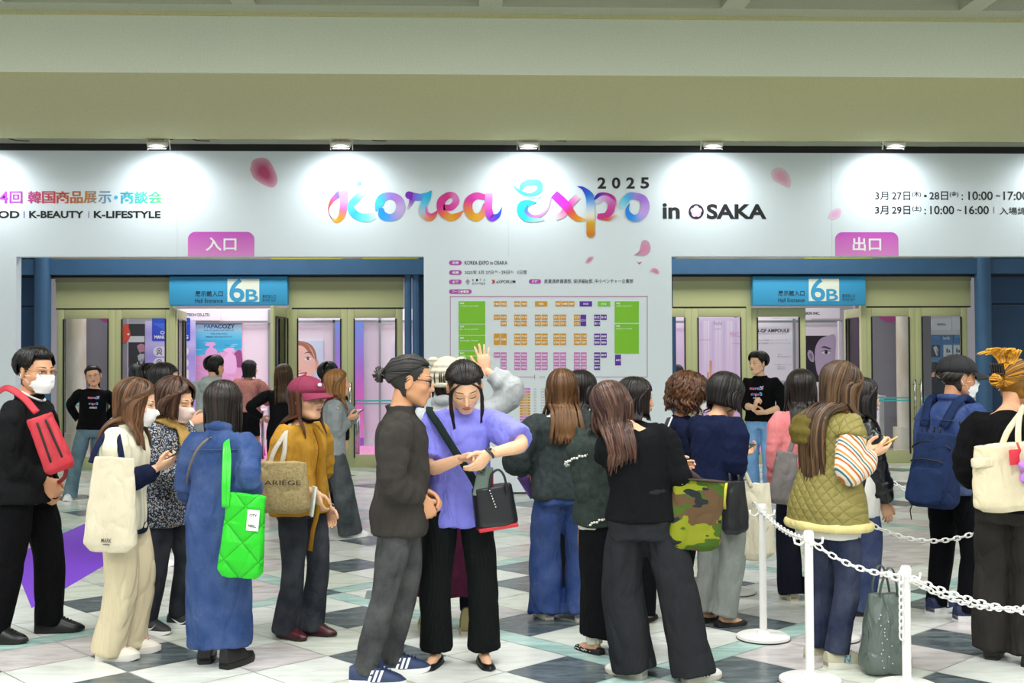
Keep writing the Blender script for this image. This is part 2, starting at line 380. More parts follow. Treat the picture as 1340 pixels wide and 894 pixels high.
LOGO = [
 (A_, s1, [(190, 735, 30, '#f5b020'), (130, 690, 10, '#7a3a2a'), (98, 590, 14, '#c0405a'), (140, 480, 50, '#e8506a'), (210, 410, 75, '#7a5af5'), (290, 340, 90, '#6aa0f5'), (400, 275, 85, '#a8dcfb'), (495, 248, 62, '#6a8cf5')], 1),
 (A_, s1, [(400, 240, 30, '#9fe0f5'), (500, 195, 55, '#a8e0f8'), (590, 195, 75, '#dcb8f0'), (625, 250, 100, '#d8b4f0'), (560, 345, 92, '#c0c8f0'), (460, 450, 95, '#5fd8f8'), (385, 545, 90, '#4fd8fc'), (430, 640, 105, '#35b8f8'), (520, 690, 105, '#5ad4fc'), (620, 695, 110, '#90e0f8'), (700, 670, 80, '#d8ecf0')], 0),
 (A_, s1, [(105, 105, 8, '#e8a0e8'), (185, 140, 85, '#ffb8ff'), (250, 230, 115, '#ffd0ff'), (290, 350, 122, '#fb90fb'), (300, 470, 108, '#f890e8'), (290, 590, 100, '#f070a0'), (265, 680, 85, '#f0903a'), (205, 738, 52, '#f0a820'), (150, 715, 22, '#f5b820')], 0),
 (A_, s1, [(715, 610, 20, '#30b0f0'), (755, 520, 110, '#40c8fc'), (800, 440, 110, '#45b8f8'), (895, 412, 92, '#9a80e0'), (1000, 455, 110, '#b080d8'), (1035, 560, 118, '#c0a8e0'), (990, 660, 110, '#b0a0e0'), (890, 695, 95, '#5a9cf0'), (800, 660, 110, '#10a0fc'), (785, 570, 50, '#1890f0')], 0),
 (A_, s1, [(1185, 440, 80, '#7a20b8'), (1165, 510, 50, '#a070c8'), (1120, 590, 16, '#d4d0e2')], 0),
 (A_, s1, [(1270, 430, 95, '#5a80f0'), (1200, 420, 100, '#8020c0'), (1145, 402, 100, '#7a18b8')], 1),
 (B_, s1, [(0, 425, 95, '#8050d8'), (100, 430, 90, '#5a90f0'), (180, 412, 90, '#20b8e8'), (245, 345, 12, '#20b0e0')], 0),
 (B_, s1, [(245, 345, 12, '#20b0e0'), (195, 430, 85, '#20b8e8'), (140, 540, 95, '#70c8e8'), (130, 630, 98, '#b8c0c8'), (200, 693, 95, '#e08a60'), (270, 675, 70, '#e06a40'), (325, 605, 10, '#d03a6a')], 0),
 (B_, s1, [(175, 550, 24, '#c080d8'), (185, 630, 40, '#e060b8'), (245, 660, 40, '#e04890'), (322, 606, 10, '#d02a7a')], 0),
 (B_, s1, [(400, 560, 70, '#d82090'), (500, 560, 85, '#e030a0'), (565, 490, 85, '#e060b8'), (540, 415, 80, '#e878c0'), (465, 405, 85, '#d83090'), (380, 475, 105, '#d82a90'), (365, 565, 105, '#e02a90'), (400, 640, 105, '#e86a50'), (490, 692, 95, '#e8a018'), (580, 670, 75, '#e88820'), (660, 605, 12, '#e0607a')], 0),
 (B_, s1, [(940, 430, 70, '#e040a8'), (830, 412, 92, '#e040b0'), (740, 470, 110, '#d82a98'), (720, 570, 115, '#e07050'), (760, 660, 105, '#e09a20'), (840, 690, 98, '#e8a810'), (910, 640, 88, '#e08a60'), (960, 520, 80, '#e050b0')], 0),
 (B_, s1, [(990, 380, 100, '#e8a8e8'), (990, 470, 98, '#e878d8'), (985, 580, 98, '#e050c0'), (1020, 690, 98, '#a030e0'), (1090, 680, 70, '#4040e0'), (1130, 640, 40, '#2050e0'), (1160, 560, 6, '#2050e0')], 0),
 (C_, s2, [(250, 130, 10, '#f8c0e8'), (340, 122, 16, '#f8c0e8'), (430, 160, 28, '#f0c8f0'), (470, 240, 16, '#d0e8f8'), (420, 330, 25, '#a8e0f8'), (300, 350, 20, '#a0e8fc')], 0),
 (C_, s2, [(80, 140, 3, '#a0e0f5'), (130, 230, 20, '#50d0f0'), (210, 290, 40, '#30d8fc'), (310, 310, 38, '#40b8f8'), (410, 260, 62, '#50a8f5'), (400, 180, 72, '#40c0f8'), (310, 165, 66, '#40d8fc'), (220, 195, 62, '#40d8fc'), (192, 250, 40, '#30e0fc')], 0),
 (C_, s2, [(380, 405, 6, '#2090e8'), (300, 405, 60, '#10d0fc'), (220, 440, 115, '#10d8fc'), (205, 510, 108, '#10d8fc'), (260, 580, 88, '#30d8f8'), (350, 605, 55, '#90e0f5'), (470, 600, 20, '#d0e8ee')], 0),
 (C_, s2, [(275, 430, 20, '#3090f0'), (255, 510, 45, '#6080e8'), (330, 565, 35, '#c880e0'), (430, 550, 30, '#d890e0'), (510, 470, 20, '#d8a8e8'), (550, 340, 8, '#c880e0')], 0),
 (C_, s2, [(860, 330, 70, '#f0c8e0'), (800, 390, 80, '#e87ac8'), (740, 460, 82, '#e050b8'), (680, 540, 80, '#e8a0c8'), (600, 590, 50, '#e2dde4')], 0),
 (C_, s2, [(580, 305, 100, '#b038f0'), (650, 370, 108, '#c830f0'), (720, 440, 105, '#e030d0'), (770, 510, 95, '#d84060'), (830, 578, 72, '#e08018'), (900, 600, 45, '#e8a018'), (945, 590, 14, '#f0d080')], 0),
 (C_, s2, [(850, 215, 4, '#2030c0'), (920, 240, 40, '#2038c8'), (990, 320, 92, '#2070d8'), (1006, 400, 98, '#70a8e8'), (1007, 480, 98, '#c8d8e8'), (1007, 560, 98, '#e8e0d0'), (1007, 640, 98, '#d8a810'), (1007, 720, 98, '#d89008'), (1007, 768, 96, '#d07808')], 1),
 (D_, s2, [(245, 370, 10, '#3018a8'), (300, 322, 55, '#4a10b0'), (390, 312, 45, '#a820a0'), (470, 360, 50, '#c02898'), (500, 450, 14, '#e090c8')], 0),
 (D_, s2, [(260, 410, 50, '#c8d0e8'), (350, 350, 60, '#d8a8e0'), (435, 400, 85, '#d070c0'), (442, 480, 88, '#d040a0'), (390, 555, 75, '#c82890'), (320, 568, 75, '#d0208a'), (282, 560, 55, '#d0208a')], 0),
 (D_, s2, [(330, 600, 16, '#d03060'), (420, 595, 40, '#e06a50'), (520, 550, 14, '#f0d0c0')], 0),
 (D_, s2, [(562, 480, 40, '#b0e0f0'), (595, 400, 82, '#70d0f0'), (655, 332, 85, '#50a8f0'), (735, 330, 78, '#a080e0'), (815, 365, 92, '#a070d8'), (842, 455, 104, '#b890e0'), (805, 550, 98, '#b8a0e8'), (720, 588, 82, '#5098f0'), (655, 555, 75, '#1088f0'), (635, 490, 42, '#1088f0'), (658, 415, 8, '#1088f0')], 0)]
ink = Ink()
for i, (O, sc, rows, cap) in enumerate(LOGO): brush(ink, O, sc, rows, -.004 - i * .0003, cap)
VM = vcol_mat(.5)
ink.build('title_lettering', VM, gate, smooth=False)
ink = Ink()
for k, ch in enumerate('2025'): ink.text(ch, (781.8 + k * 18.8, 232.2), (793 + k * 18.8, 247), '#15151a', -.004, .03)
ink.text('in', (867, 266), (889.5, 286.5), '#15151a', -.004, .03)
ink.text('SAKA', (924.5, 267), (1003, 287), '#15151a', -.004, .035)
cx, cz = 911, 277
ring = [(cx + 10 * math.cos(a * PI / 16), cz + 9.9 * math.sin(a * PI / 16)) for a in range(32)]
ink.poly([sp(*p) for p in ring], '#17151f', -.004)
for k in range(5): # the blossom inside the O
    a = rad(-90 + 72 * k); x, z = cx + 4 * math.cos(a), cz + 4 * math.sin(a)
    ink.poly([sp(x + 3.7 * math.cos(t * PI / 8), z + 3.7 * math.sin(t * PI / 8)) for t in range(16)], '#efc2ec', -.0046 - k * .0001)
for k in range(10):
    a = rad(36 * k); ink.poly([sp(cx + 3.6 * math.cos(a - .1), cz + 3.6 * math.sin(a - .1)), sp(cx + 3.6 * math.cos(a + .1), cz + 3.6 * math.sin(a + .1)), sp(cx, cz)], '#ffffff', -.0053)
for x, z, r in ((916.8, 263.3, 2.7), (924.4, 264, 1.6), (925.3, 258.4, .8)):
    ink.poly([sp(x + r * math.cos(t * PI / 6), z + r * math.sin(t * PI / 6)) for t in range(12)], '#efc2ec', -.004)
ink.build('place_lettering', VM, gate, smooth=False)
# left block of words, colours run along the line
ink = Ink()
def along(px0_, px1_, cols):
    xa, xb = sp(px0_, 260)[0], sp(px1_, 260)[0]; cs = [srgb(c) for c in cols]
    def f(x, z):
        t = min(max((x - xa) / (xb - xa), 0), .9999) * (len(cs) - 1); i = int(t); t -= i
        return tuple(cs[i][j] * (1 - t) + cs[i + 1][j] * t for j in range(4))
    return f
rb = along(-20, 212, ['#7a3ae0', '#b03ad8', '#c03070', '#c84020', '#c07a20', '#30a0d0', '#30c0c0', '#50d860'])
for body, a, b in (('第', -27, -9), ('1', -8.5, -1.5), ('4', -.5, 10.5), ('回', 13, 29), ('韓', 37, 53.5), ('国', 55.5, 72), ('商', 73.5, 90.5), ('品', 92.5, 108), ('展', 110, 126.5), ('示', 129, 145.5), ('商', 158, 174.5), ('談', 176.5, 193.5), ('会', 194.5, 212)):
    [ink.text(body, (a + dx, 250.3 + dz), (b + dx, 266 + dz), rb, -.004 - .0001 * q, .004) for q, (dx, dz) in enumerate(((-.45, 0), (.45, 0), (0, .35)))]
ink.poly([sp(151.8 + 2.4 * math.cos(t * PI / 6), 258.4 + 2.4 * math.sin(t * PI / 6)) for t in range(12)], '#30b0d8', -.004)
ink.text('K-FOOD', (-43, 276), (25.5, 285.5), '#101014', -.004, .03)
ink.text('K-BEAUTY', (38.3, 276), (109.5, 285.5), '#101014', -.004, .03)
ink.text('K-LIFESTYLE', (123, 276), (210.3, 285.5), '#101014', -.004, .03)
for x in (31.5, 116.3): ink.rect((x - .5, 276.5), (x + .5, 285), '#a060c0', -.004)
ink.build('theme_lettering', VM, gate, smooth=False)
ink = Ink(); K = '#1c1c22'
for ln, y0, y1, bits in ((0, 250.5, 262, (('3月', 1145, 1162.5, 0), ('27日', 1167, 1191, 0), ('(木)', 1193.5, 1205, 1), ('-', 1209, 1212.5, 2), ('28日', 1216, 1240.5, 0), ('(金)', 1242.5, 1254, 1), (':', 1258, 1260, 3), ('10:00', 1267, 1299, 0), ('~', 1303, 1308.5, 2), ('17:00', 1313, 1345, 0))),
                          (1, 269.5, 280.5, (('3月', 1145, 1162.5, 0), ('29日', 1167, 1191, 0), ('(土)', 1193.5, 1205.5, 1), (':', 1209.5, 1211.5, 3), ('10:00', 1217, 1248.5, 0), ('~', 1252.5, 1258, 2), ('16:00', 1262.5, 1294, 0), ('入場締切', 1308, 1354, 4)))):
    for body, a, b, kind in bits:
        d = {0: (0, 0), 1: (0, -3.5), 2: (4.6, -4.2), 3: (4, 0), 4: (1.8, .6)}[kind]
        ink.text(body, (a, y0 + d[0]), (b, y1 + d[1]), K, -.004, .012)
ink.rect((1300, 271), (1300.9, 279.5), '#8a6a9a', -.004)
ink.build('date_lettering', VM, gate, smooth=False)
for n, a, b, tx, ta, tb in (('entrance_tab', (246, 303.5), (332.8, 335.4), '入口', (269, 310.5), (309.5, 328.5)), ('exit_tab', (1092.7, 304), (1175.8, 335), '出口', (1115.5, 310.5), (1153, 328.5))):
    ink = Ink(); ink.pill(a, b, '#c84fc0', -.003, r=.09, col2='#e08ad0', tops=True)
    ink.text(tx, ta, tb, '#f6f2f8', -.005, .02); ink.build(n, VM, gate, smooth=False)
def petal(pts, cols):
    ink = Ink(); P = [p for p in cr([(*q, 0) for q in pts + [pts[0]]], 6)][:-1]
    c = np.mean([p[:2] for p in P], 0); n = len(P); c0, c1 = srgb(cols[0]), srgb(cols[1]); vs = []; fs = []
    for r, cc in ((1.0, c1), (.72, tuple((c0[i] + c1[i]) / 2 for i in range(4))), (.35, c0)):
        for p in P: vs.append(_xy(c[0] + (p[0] - c[0]) * r, c[1] + (p[1] - c[1]) * r, -.003)); ink.c.append(cc)
    for k in range(2):
        for i in range(n): j = (i + 1) % n; fs.append((k * n + i, k * n + j, k * n + n + j, k * n + n + i))
    fs.append(tuple(range(2 * n, 3 * n))); ink.add(vs, fs); ink.build('petal', VM, gate, smooth=False)
petal([(327, 222), (331, 210), (342, 206.5), (352, 210), (361, 226), (363, 238), (357, 245.5), (345, 242), (332, 233)], ('#b8406f', '#d9a9be'))
petal([(1008.5, 227), (1012, 221), (1022, 219.5), (1031, 226), (1035, 237), (1033, 246), (1024, 243), (1012, 236)], ('#dda0bd', '#e2cdd8'))
petal([(1082.5, 286), (1087, 277), (1096, 272.5), (1101, 275), (1099, 284), (1091, 287.5)], ('#e6b0da', '#e6d2e2'))
petal([(829, 334.5), (836, 330), (840, 316), (847, 315), (851, 322), (850, 330), (843, 335)], ('#d98ab0', '#c9a0b4'))
petal([(765.5, 344), (770, 337), (777, 336), (774, 341), (769, 345)], ('#cf7fa6', '#e2b6c8'))
petal([(850.5, 355), (854, 351), (860, 352), (863, 357), (860, 359), (855, 357)], ('#d47fa8', '#dfb2c6'))
petal([(832.5, 342), (836, 343.5), (840, 342.5), (838, 345), (837, 346.5), (835, 344.5)], ('#b8507a', '#c97f9a'))
# ---- the plan of the stands printed on the pillar
ink = Ink(); PK, PU = '#b43fae', '#5a1c9c'
for a, b, t in (((587.7, 341), (604.2, 347), '名称'), ((587.7, 353.8), (604.2, 359.8), '会期'), ((587.7, 366), (604.2, 372), '主管'), ((692, 365.5), (708, 371.3), '後援'), ((587.7, 378.8), (617.3, 384.6), 'ブース配置図')):
    ink.pill(a, b, PK, -.003); ink.text(t, (a[0] + 4, a[1] + 1.3), (b[0] - 4, b[1] - 1.3), '#ffffff', -.0042, .02)
ink.text('KOREA EXPO in OSAKA', (608, 341.5), (664, 346.5), K, -.003, .012)
for t, a, b, u in (('2025年 3月 27日', 608, 645.5, 0), ('(木)', 646.5, 651.5, -1.6), ('-', 653, 654.5, 0), ('29日', 656, 666.5, 0), ('(土)', 667, 672, -1.6), ('3日間', 676.5, 689.2, 0)):
    ink.text(t, (a, 354 if t != '-' else 356.4), (b, (359 if t != '-' else 357) + u), K, -.003, .008)
ink.poly([sp(608.5, 369), sp(612, 365), sp(615, 369)], '#c07a90', -.003); ink.poly([sp(609.5, 369.5), sp(614.5, 369.5), sp(612, 373)], '#5aaee0', -.003)
for k, ch in enumerate('KITA'): ink.text(ch, (618 + k * 4.8, 365), (620.6 + k * 4.8, 368.2), K, -.003)
ink.text('한국무역협회', (618, 369.6), (635, 372.8), K, -.003)
ink.poly([sp(643, 366.3), sp(645.5, 366.3), sp(648, 368.7), sp(645.5, 371.2), sp(643, 371.2), sp(645.2, 368.7)], '#b01818', -.003); ink.poly([sp(646.5, 366.3), sp(648.5, 366.3), sp(646.9, 368)], '#d08a80', -.003); ink.poly([sp(646.9, 369.5), sp(648.5, 371.2), sp(646.5, 371.2)], '#d08a80', -.003)
ink.text('eXPORUM', (649.5, 366.7), (674.5, 370.8), K, -.003, .012)
ink.text('産業通商資源部, 保健福祉部, 中小ベンチャー企業部', (712, 365.3), (828.5, 371), K, -.003, .008)
for a, b in (((589, 387.8), (847, 388.7)), ((589, 387.8), (589.6, 494)), ((846.6, 387), (847.3, 494)), ((589, 493.2), (699.5, 493.9)), ((718.6, 493.2), (847.2, 493.9)), ((699.3, 490.6), (700, 496.4)), ((718.4, 490.6), (719.1, 496.4)), ((724.6, 491), (725.2, 496))):
    ink.rect(a, b, '#b04a98', -.003)
ink.text('入口', (706, 492), (712.5, 495), '#6a4a6a', -.003)
GN, OR, PI_, VI = '#7cc414', '#d69a16', '#cf74c4', '#5a1ca0'
def blk(x0, y0, x1, y1, col, t=None, sub=None, tcol='#ffffff'):
    ink.rect((x0, y0), (x1, y1), col, -.003)
    if t:
        if x1 - x0 > 25 or y1 - y0 > 12 and x1 - x0 > 7.9:
            ink.text(t, (x0 + 2, y0 + 1.6), (x0 + 7, y0 + 3.9), tcol, -.0042, .02)
            if sub: ink.text(sub, (x0 + 2, y0 + 5.6), (x1 - 9, y0 + 7), tcol, -.0042)
        else: ink.text(t, ((x0 + x1) / 2 - min(3.1, (x1 - x0) / 2 - .9), (y0 + y1) / 2 - 1.3), ((x0 + x1) / 2 + min(3.1, (x1 - x0) / 2 - .9), (y0 + y1) / 2 + 1.3), tcol, -.0042, .02)
blk(600.2, 394.3, 635, 423.7, GN, 'I04', 'K-STREET FOOD ZONE'); blk(600.2, 424.6, 635, 438.6, GN, 'I03', 'K-CLASS'); blk(600.2, 439.6, 635, 458.6, GN, 'I02', 'K-MUSIC ZONE'); blk(600.2, 459.6, 635, 480, GN, 'I01', 'SUPER LOUNGE B')
blk(804.2, 394.3, 836, 422.7, GN, 'A03', 'SUPER LOUNGE A'); blk(804.2, 424, 836, 463, GN, 'A02', 'SHOW STAGE'); blk(804.8, 464.2, 812.6, 478.4, VI, 'A01')
def row(xs, y, codes, col, h=7):
    for x, c in zip(xs, codes):
        if c: blk(x, y, x + 7.9, y + h, col, c)
c2 = [(646.2, 655), (673, 681.7), (700, 708.7), (724.2, 732.9), (751, 759.7), (777.4, 786)]
row((646.2, 655, 673, 681.9), 394.3, ('H01', 'H02', 'H03', 'H04'), OR); blk(700, 394.3, 716.2, 401.3, OR, 'H05'); row((726.8, 735.2, 743.8), 394.3, ('H07', 'H08', 'H09'), OR)
blk(758.4, 394.3, 774.8, 401.3, VI, 'H10'); blk(782, 394.3, 798.6, 401.3, '#76c832', 'H12')
L6 = 'GFEDC'
for ci in range(5):
    x = c2[ci]; q = L6[ci]
    row(x, 411.8, (q + '13' if ci else q + '11', q + '14' if ci else q + '10') if ci < 4 else (q + '13', None), OR); row(x, 419.9, (q + '12' if ci else None, q + '11' if ci else q + '09') if ci < 4 else (q + '12', None), OR)
    if ci: row(x, 436.6, (q + '09', q + '10'), OR); row(x, 444.7, (q + '08', q + '07'), OR)
    row(x, 461.2, (q + '05', q + '06') if ci else (q + '04', q + '03'), PI_); row(x, 469.3, (q + '04', q + '03') if ci else (None, q + '02'), PI_); row(x, 477.4, (q + '01', q + '02') if ci else (None, q + '01'), PI_)
blk(646.2, 436.6, 654.1, 451.7, OR, 'G07'); blk(655, 436.6, 662.9, 451.7, OR, 'G08'); blk(759.5, 411.8, 767, 427, VI, 'C11')
x = c2[5]; row(x, 411.8, ('B12', 'B13'), VI); row(x, 419.9, ('B11', None), VI); row(x, 436.6, ('B09', 'B08'), VI); row(x, 444.7, ('B05', 'B06'), VI); row(x, 461.2, ('B03', 'B04'), VI); row(x, 469.3, ('B02', None), VI); row(x, 477.4, ('B01', None), VI)
ink.build('stand_plan', VM, gate, smooth=False)
ink = Ink()
ink.pill((660.5, 501), (677.2, 505), PU, -.003); ink.text('K-Lifestyle', (663, 501.9), (675, 504.1), '#ffffff', -.004)
rl = random.Random(3); LW = ['LALUCELL', 'BELLARIA', 'CHARMZONE', 'GREENCOS', 'LUNA STONE', 'MIRAE', 'SEOUL LAB', 'NATURAL', 'HANBIT', 'DAON']
for colx, y0, n, pat in ((680, 508, 30, 'ppooooooooppppp' + 'oooooooo' + 'ppppppo'), (768.5, 507.5, 7, 'ooooooo')):
    for k in range(n):
        y = y0 + k * 3.62; c = PI_ if pat[k] == 'p' else OR
        ink.pill((colx, y), (colx + 14.2, y + 2.6), c, -.003, 3); ink.text('K-Beauty' if c == PI_ else 'K-Food', (colx + 4, y + .6), (colx + 10.5, y + 2), '#fff4fa', -.004)
        if colx < 700: ink.text('%s%02d' % ('HGFEDCB'[k % 7], k % 14 + 1), (698, y + .5), (702, y + 2.1), '#b09a9a', -.003); ink.text(LW[k % 10], (708, y + .5), (708 + 2.2 * len(LW[k % 10]), y + 2.1), '#8f8f96', -.003)
ink.text('CUBE TENTATION', (829, 507.3), (846, 508.8), '#9a9a9f', -.003)
ink.build('exhibitor_list', VM, gate, smooth=False)
# ---- floodlights on arms along the top of the sign
def flood(px):
    x, z = sp(px, 190); root = empty('floodlight', (x, YS, z), label='white floodlight on top of the sign ' + FL_L[px], cat='lamp', group=None)
    M = Matrix.Translation((0, -.36, -.075)) @ Matrix.Rotation(rad(28), 4, 'X')
    mw = mat('#dcdccf', .4, name='white_enamel')
    m = MB(); m.box((0, 0, .03), (.235, .17, .07), M=M, bev=.012)
    for k in range(9): m.box((-.096 + k * .024, .0, .075), (.006, .15, .03), M=M)
    o = m.build('housing', mw, root); smooth_angle(o.data, 30)
    MB().box((0, 0, -.012), (.2, .14, .012), M=M).build('lamp_glass', EMI, root, smooth=False)
    MB().box((0, 0, -.002), (.245, .18, .014), M=M, bev=.004).build('bezel', M_black, root)
    y = MB(); y.box((-.13, 0, .01), (.008, .03, .12), M=M); y.box((.13, 0, .01), (.008, .03, .12), M=M); y.box((0, 0, .075), (.268, .03, .008), M=M)
    y.build('yoke', mw, root, smooth=False)
    MB().tube([(0, -.36, -.01), (0, -.2, .03), (0, -.02, -.0), (0, .05, -.01)], .011, 8).build('arm', mat('#c9cdcb', .4), root)
    MB().tube([(.1, -.3, .0), (.22, -.1, .09), (.35, .05, .07), (.5, .08, .065)], .006, 6).build('power_cord', M_black, root)
    l = bpy.data.lights.new('floodlight_beam', 'SPOT'); l.energy = 64; l.spot_size = rad(150); l.spot_blend = 1; l.color = (.93, .98, 1); l.shadow_soft_size = .06
    lo = bpy.data.objects.new('floodlight_beam', l); COL.objects.link(lo); lo.parent = root; lo.location = (0, -.50, -.13); lo.rotation_euler = (rad(34), 0, 0)
def emis(col, s, name):
    m, nt, b = nodemat(name); b.inputs['Base Color'].default_value = srgb(col); b.inputs['Emission Color'].default_value = srgb(col); b.inputs['Emission Strength'].default_value = s; return m
EMI = emis('#f2f8ff', 6, 'lit_lamp')
FL_L = {-20: 'farthest from the exit tab', 218: 'above the entrance tab and nearest it', 451: 'above the first letter of the title', 689: 'above the middle of the title', 923: 'above the word in capitals after the title', 1155: 'above the opening hours', 1388: 'past the opening hours'}
for px in FL_L: flood(px)
# ---- front of the hall: blue frame, khaki transom, glass doors
def fp(px, py, Y=YF): p = W(px, py, Y); return p.x, p.z
zbt, zbb = fp(670, 341)[1], fp(670, 360.5)[1]
bx('trim_4', (-9, YF - .25, zbb), (9, YF + .2, zbt), M_blue, kind='structure')
bx('trim_5', (-9, YF - .1, zbb - .03), (9, YF + .2, zbb), M_black, kind='structure')
bx('wall_above_doors', (-12, YF + .25, zbt + .0), (12, YF + .4, ZL + .2), mat('#8d8674', .7, nz=.2, nscale=2), kind='structure')
for px in (400, 520, 1100): # strip lights and pipes glimpsed over the blue frame
    x = fp(px, 338)[0]; bx('trim_6', (x - .55, YF + .1, zbt + .02), (x + .55, YF + .24, zbt + .05), mat('#b4b020', .5), kind='structure')
for x0, x1 in ((fp(-60, 400)[0], fp(52, 400)[0]), (fp(1290, 400)[0], fp(1420, 400)[0])):
    for z0, z1 in ((0, fp(1300, 398)[1] - .01), (fp(1300, 398)[1] + .01, 3.4)):
        bx('wall_blue_panel', (x0, YF - .02, z0), (x1, YF + .12, z1), M_dblue, kind='structure')
    bx('wall_blue_joint', (x0, YF, 0), (x1, YF + .1, 3.4), M_black, kind='structure')
for px, r in ((62, .125), (1279, .125)):
    x = fp(px, 400)[0]; o = MB().lathe([(r, 0), (r, zbt + .35)], (x, YF - .2, 0), 28).build('trim_7', M_blue, auto=40); o['kind'] = 'structure'
for px in (534.5, 544.5): o = MB().lathe([(.055, 0), (.055, zbb)], (fp(px, 400)[0], YF - .12, 0), 16).build('trim_8', M_blue, auto=40); o['kind'] = 'structure'
bx('wall_between_doors', (fp(548, 400)[0], YF - .02, 0), (fp(884, 400)[0], YF + .2, 3.4), M_dblue, kind='structure')
ztt, ztb = fp(300, 362)[1], fp(300, 403)[1]
nd = [0]
def transom(a, b):
    x0, x1 = fp(a, 380)[0], fp(b, 380)[0]
    bx('trim_9', (x0, YF - .03, ztb), (x1, YF + .15, ztt), M_khaki, kind='structure')
    bx('trim_10', (x0, YF - .06, ztt - .085), (x1, YF + .15, zbb), mat('#989574', .5), kind='structure')
    bx('trim_11', (x0, YF - .03, ztb - .02), (x1, YF + .1, ztb), M_black, kind='structure')
for a, b in ((74, 226), (378, 528), (880, 982), (1128, 1269)): transom(a, b)
def leaf(x0, x1, Y, rot=0, hinge='l', handle=None, label=None):
    """one glazed door leaf standing at x0..x1 (or turned about its hinge)"""
    nd[0] += 1; w = x1 - x0; H = ztb - .02; fw = .105
    root = empty('door_%d' % nd[0], (x0 if hinge == 'l' else x1, Y, 0), rad(rot), kind='structure'); s = 1 if hinge == 'l' else -1
    f = MB()
    for c, d in (((s * fw / 2, 0, H / 2), (fw, .05, H)), ((s * (w - fw / 2), 0, H / 2), (fw, .05, H)), ((s * w / 2, 0, H - .07), (w - 2 * fw, .05, .14)), ((s * w / 2, 0, .1), (w - 2 * fw, .05, .2))): f.box(c, d, bev=.006)
    f.build('door_frame', M_khaki, root)
    MB().box((s * w / 2, 0, H / 2 + .05), (w - 2 * fw + .01, .008, H - .33)).build('door_glass', M_glass, root, smooth=False)
    MB().box((s * fw, -.028, H / 2), (.02, .02, H - .3)).box((s * (w - fw), -.028, H / 2), (.02, .02, H - .3)).build('glazing_bead', M_black, root, smooth=False)
    st = MB()
    for z in (.985, 1.03): st.box((s * w / 2, -.006, z), (w - 2 * fw, .004, .022))
    st.build('safety_stripe', mat('#3bb0b4', .4), root, smooth=False)
    if handle is not None:
        hx = s * handle; h = MB().tube([(hx, -.11, .62), (hx, -.11, 1.32)], .018, 10); h.tube([(hx, -.11, .7), (hx, 0, .7)], .01, 8); h.tube([(hx, -.11, 1.24), (hx, 0, 1.24)], .01, 8)
        h.build('door_handle', M_chrome, root)
def X(px): return fp(px, 500)[0]
leaf(X(75), X(151), YF, 0, 'l'); leaf(X(151), X(226), YF, 0, 'r')
leaf(X(381), X(455), YF, 0, 'l', X(455) - X(381) - .05); leaf(X(455), X(527), YF, 0, 'r', X(527) - X(455) - .05)
leaf(X(828), X(905), YF, 0, 'l'); leaf(X(905), X(978), YF, 0, 'r', X(978) - X(905) - .05); leaf(X(983), X(1055), YF + .02, 0, 'l')
leaf(X(1132), X(1198), YF, 0, 'l', X(1198) - X(1132) - .05); leaf(X(1198), X(1266), YF, 0, 'r', X(1266) - X(1198) - .05)
leaf(X(229), X(229) + .9, YF, 94, 'l', .84); leaf(X(377) - .9, X(377), YF - .04, 84, 'r'); leaf(X(1134) - .85, X(1134), YF, -87, 'r')
for px in (226, 379, 980, 1130): bx('trim_12', (X(px) - .04, YF - .04, 0), (X(px) + .04, YF + .06, ztb), M_khaki, kind='structure')
# hall number signs
def hall_sign(a, b, label):
    (x0, z1), (x1, z0) = fp(a, 362.5), fp(b, 400.5); zz0 = fp((a + b) / 2, 400.5)[1]; z1 = fp((a + b) / 2, 362.5)[1]; z0 = zz0
    w = x1 - x0; h = z1 - z0; root = empty('hall_sign', ((x0 + x1) / 2, YF - .14, z0), label=label, cat='sign')
    o = MB().box((0, .05, h / 2), (w, .16, h), bev=.02).build('sign_box', mat('#3a9ccb', .4, name='sky_blue_enamel'), root); smooth_angle(o.data, 30)
    k = w / 153.0; ox = -w / 2
    def px_(p): return ox + p * k
    m = MB(); m.box((px_(96), -.0315, h - 18.5 * k), (41 * k, .003, 30 * k)); m.build('number_plate', mat('#e6ecdc', .5), root, smooth=False)
    m = MB(); put_text(m, '6', px_(78), px_(97.5), h - 18.5 * k, 30.5 * k, I4, .015, y=-.035); put_text(m, 'B', px_(99), px_(115), h - 25.3 * k, 16 * k, I4, .02, y=-.035)
    m.build('hall_number', mat('#3a9ccb', .4), root, smooth=False)
    m = MB(); put_text(m, '展示館入口', px_(34), px_(69.5), h - 23 * k, 7.6 * k, I4, .01, y=-.034); put_text(m, 'Hall Entrance', px_(34), px_(69.5), h - 32 * k, 5.4 * k, I4, .005, y=-.034)
    m.build('sign_lettering', mat('#1d2c3a', .6), root, smooth=False); m = MB(); put_text(m, '展览馆入口', px_(120.5), px_(138), h - 26.5 * k, 4.2 * k, I4, y=-.034); put_text(m, '전시관 입구', px_(120.5), px_(138), h - 31.5 * k, 4.2 * k, I4, y=-.034)
    m.build('small_lettering', mat('#1d2c3a', .6), root, smooth=False)
hall_sign(224.5, 378.5, 'sky-blue hall sign with a big 6B under the entrance tab')
hall_sign(981.5, 1128.5, 'sky-blue hall sign with a big 6B under the exit tab')
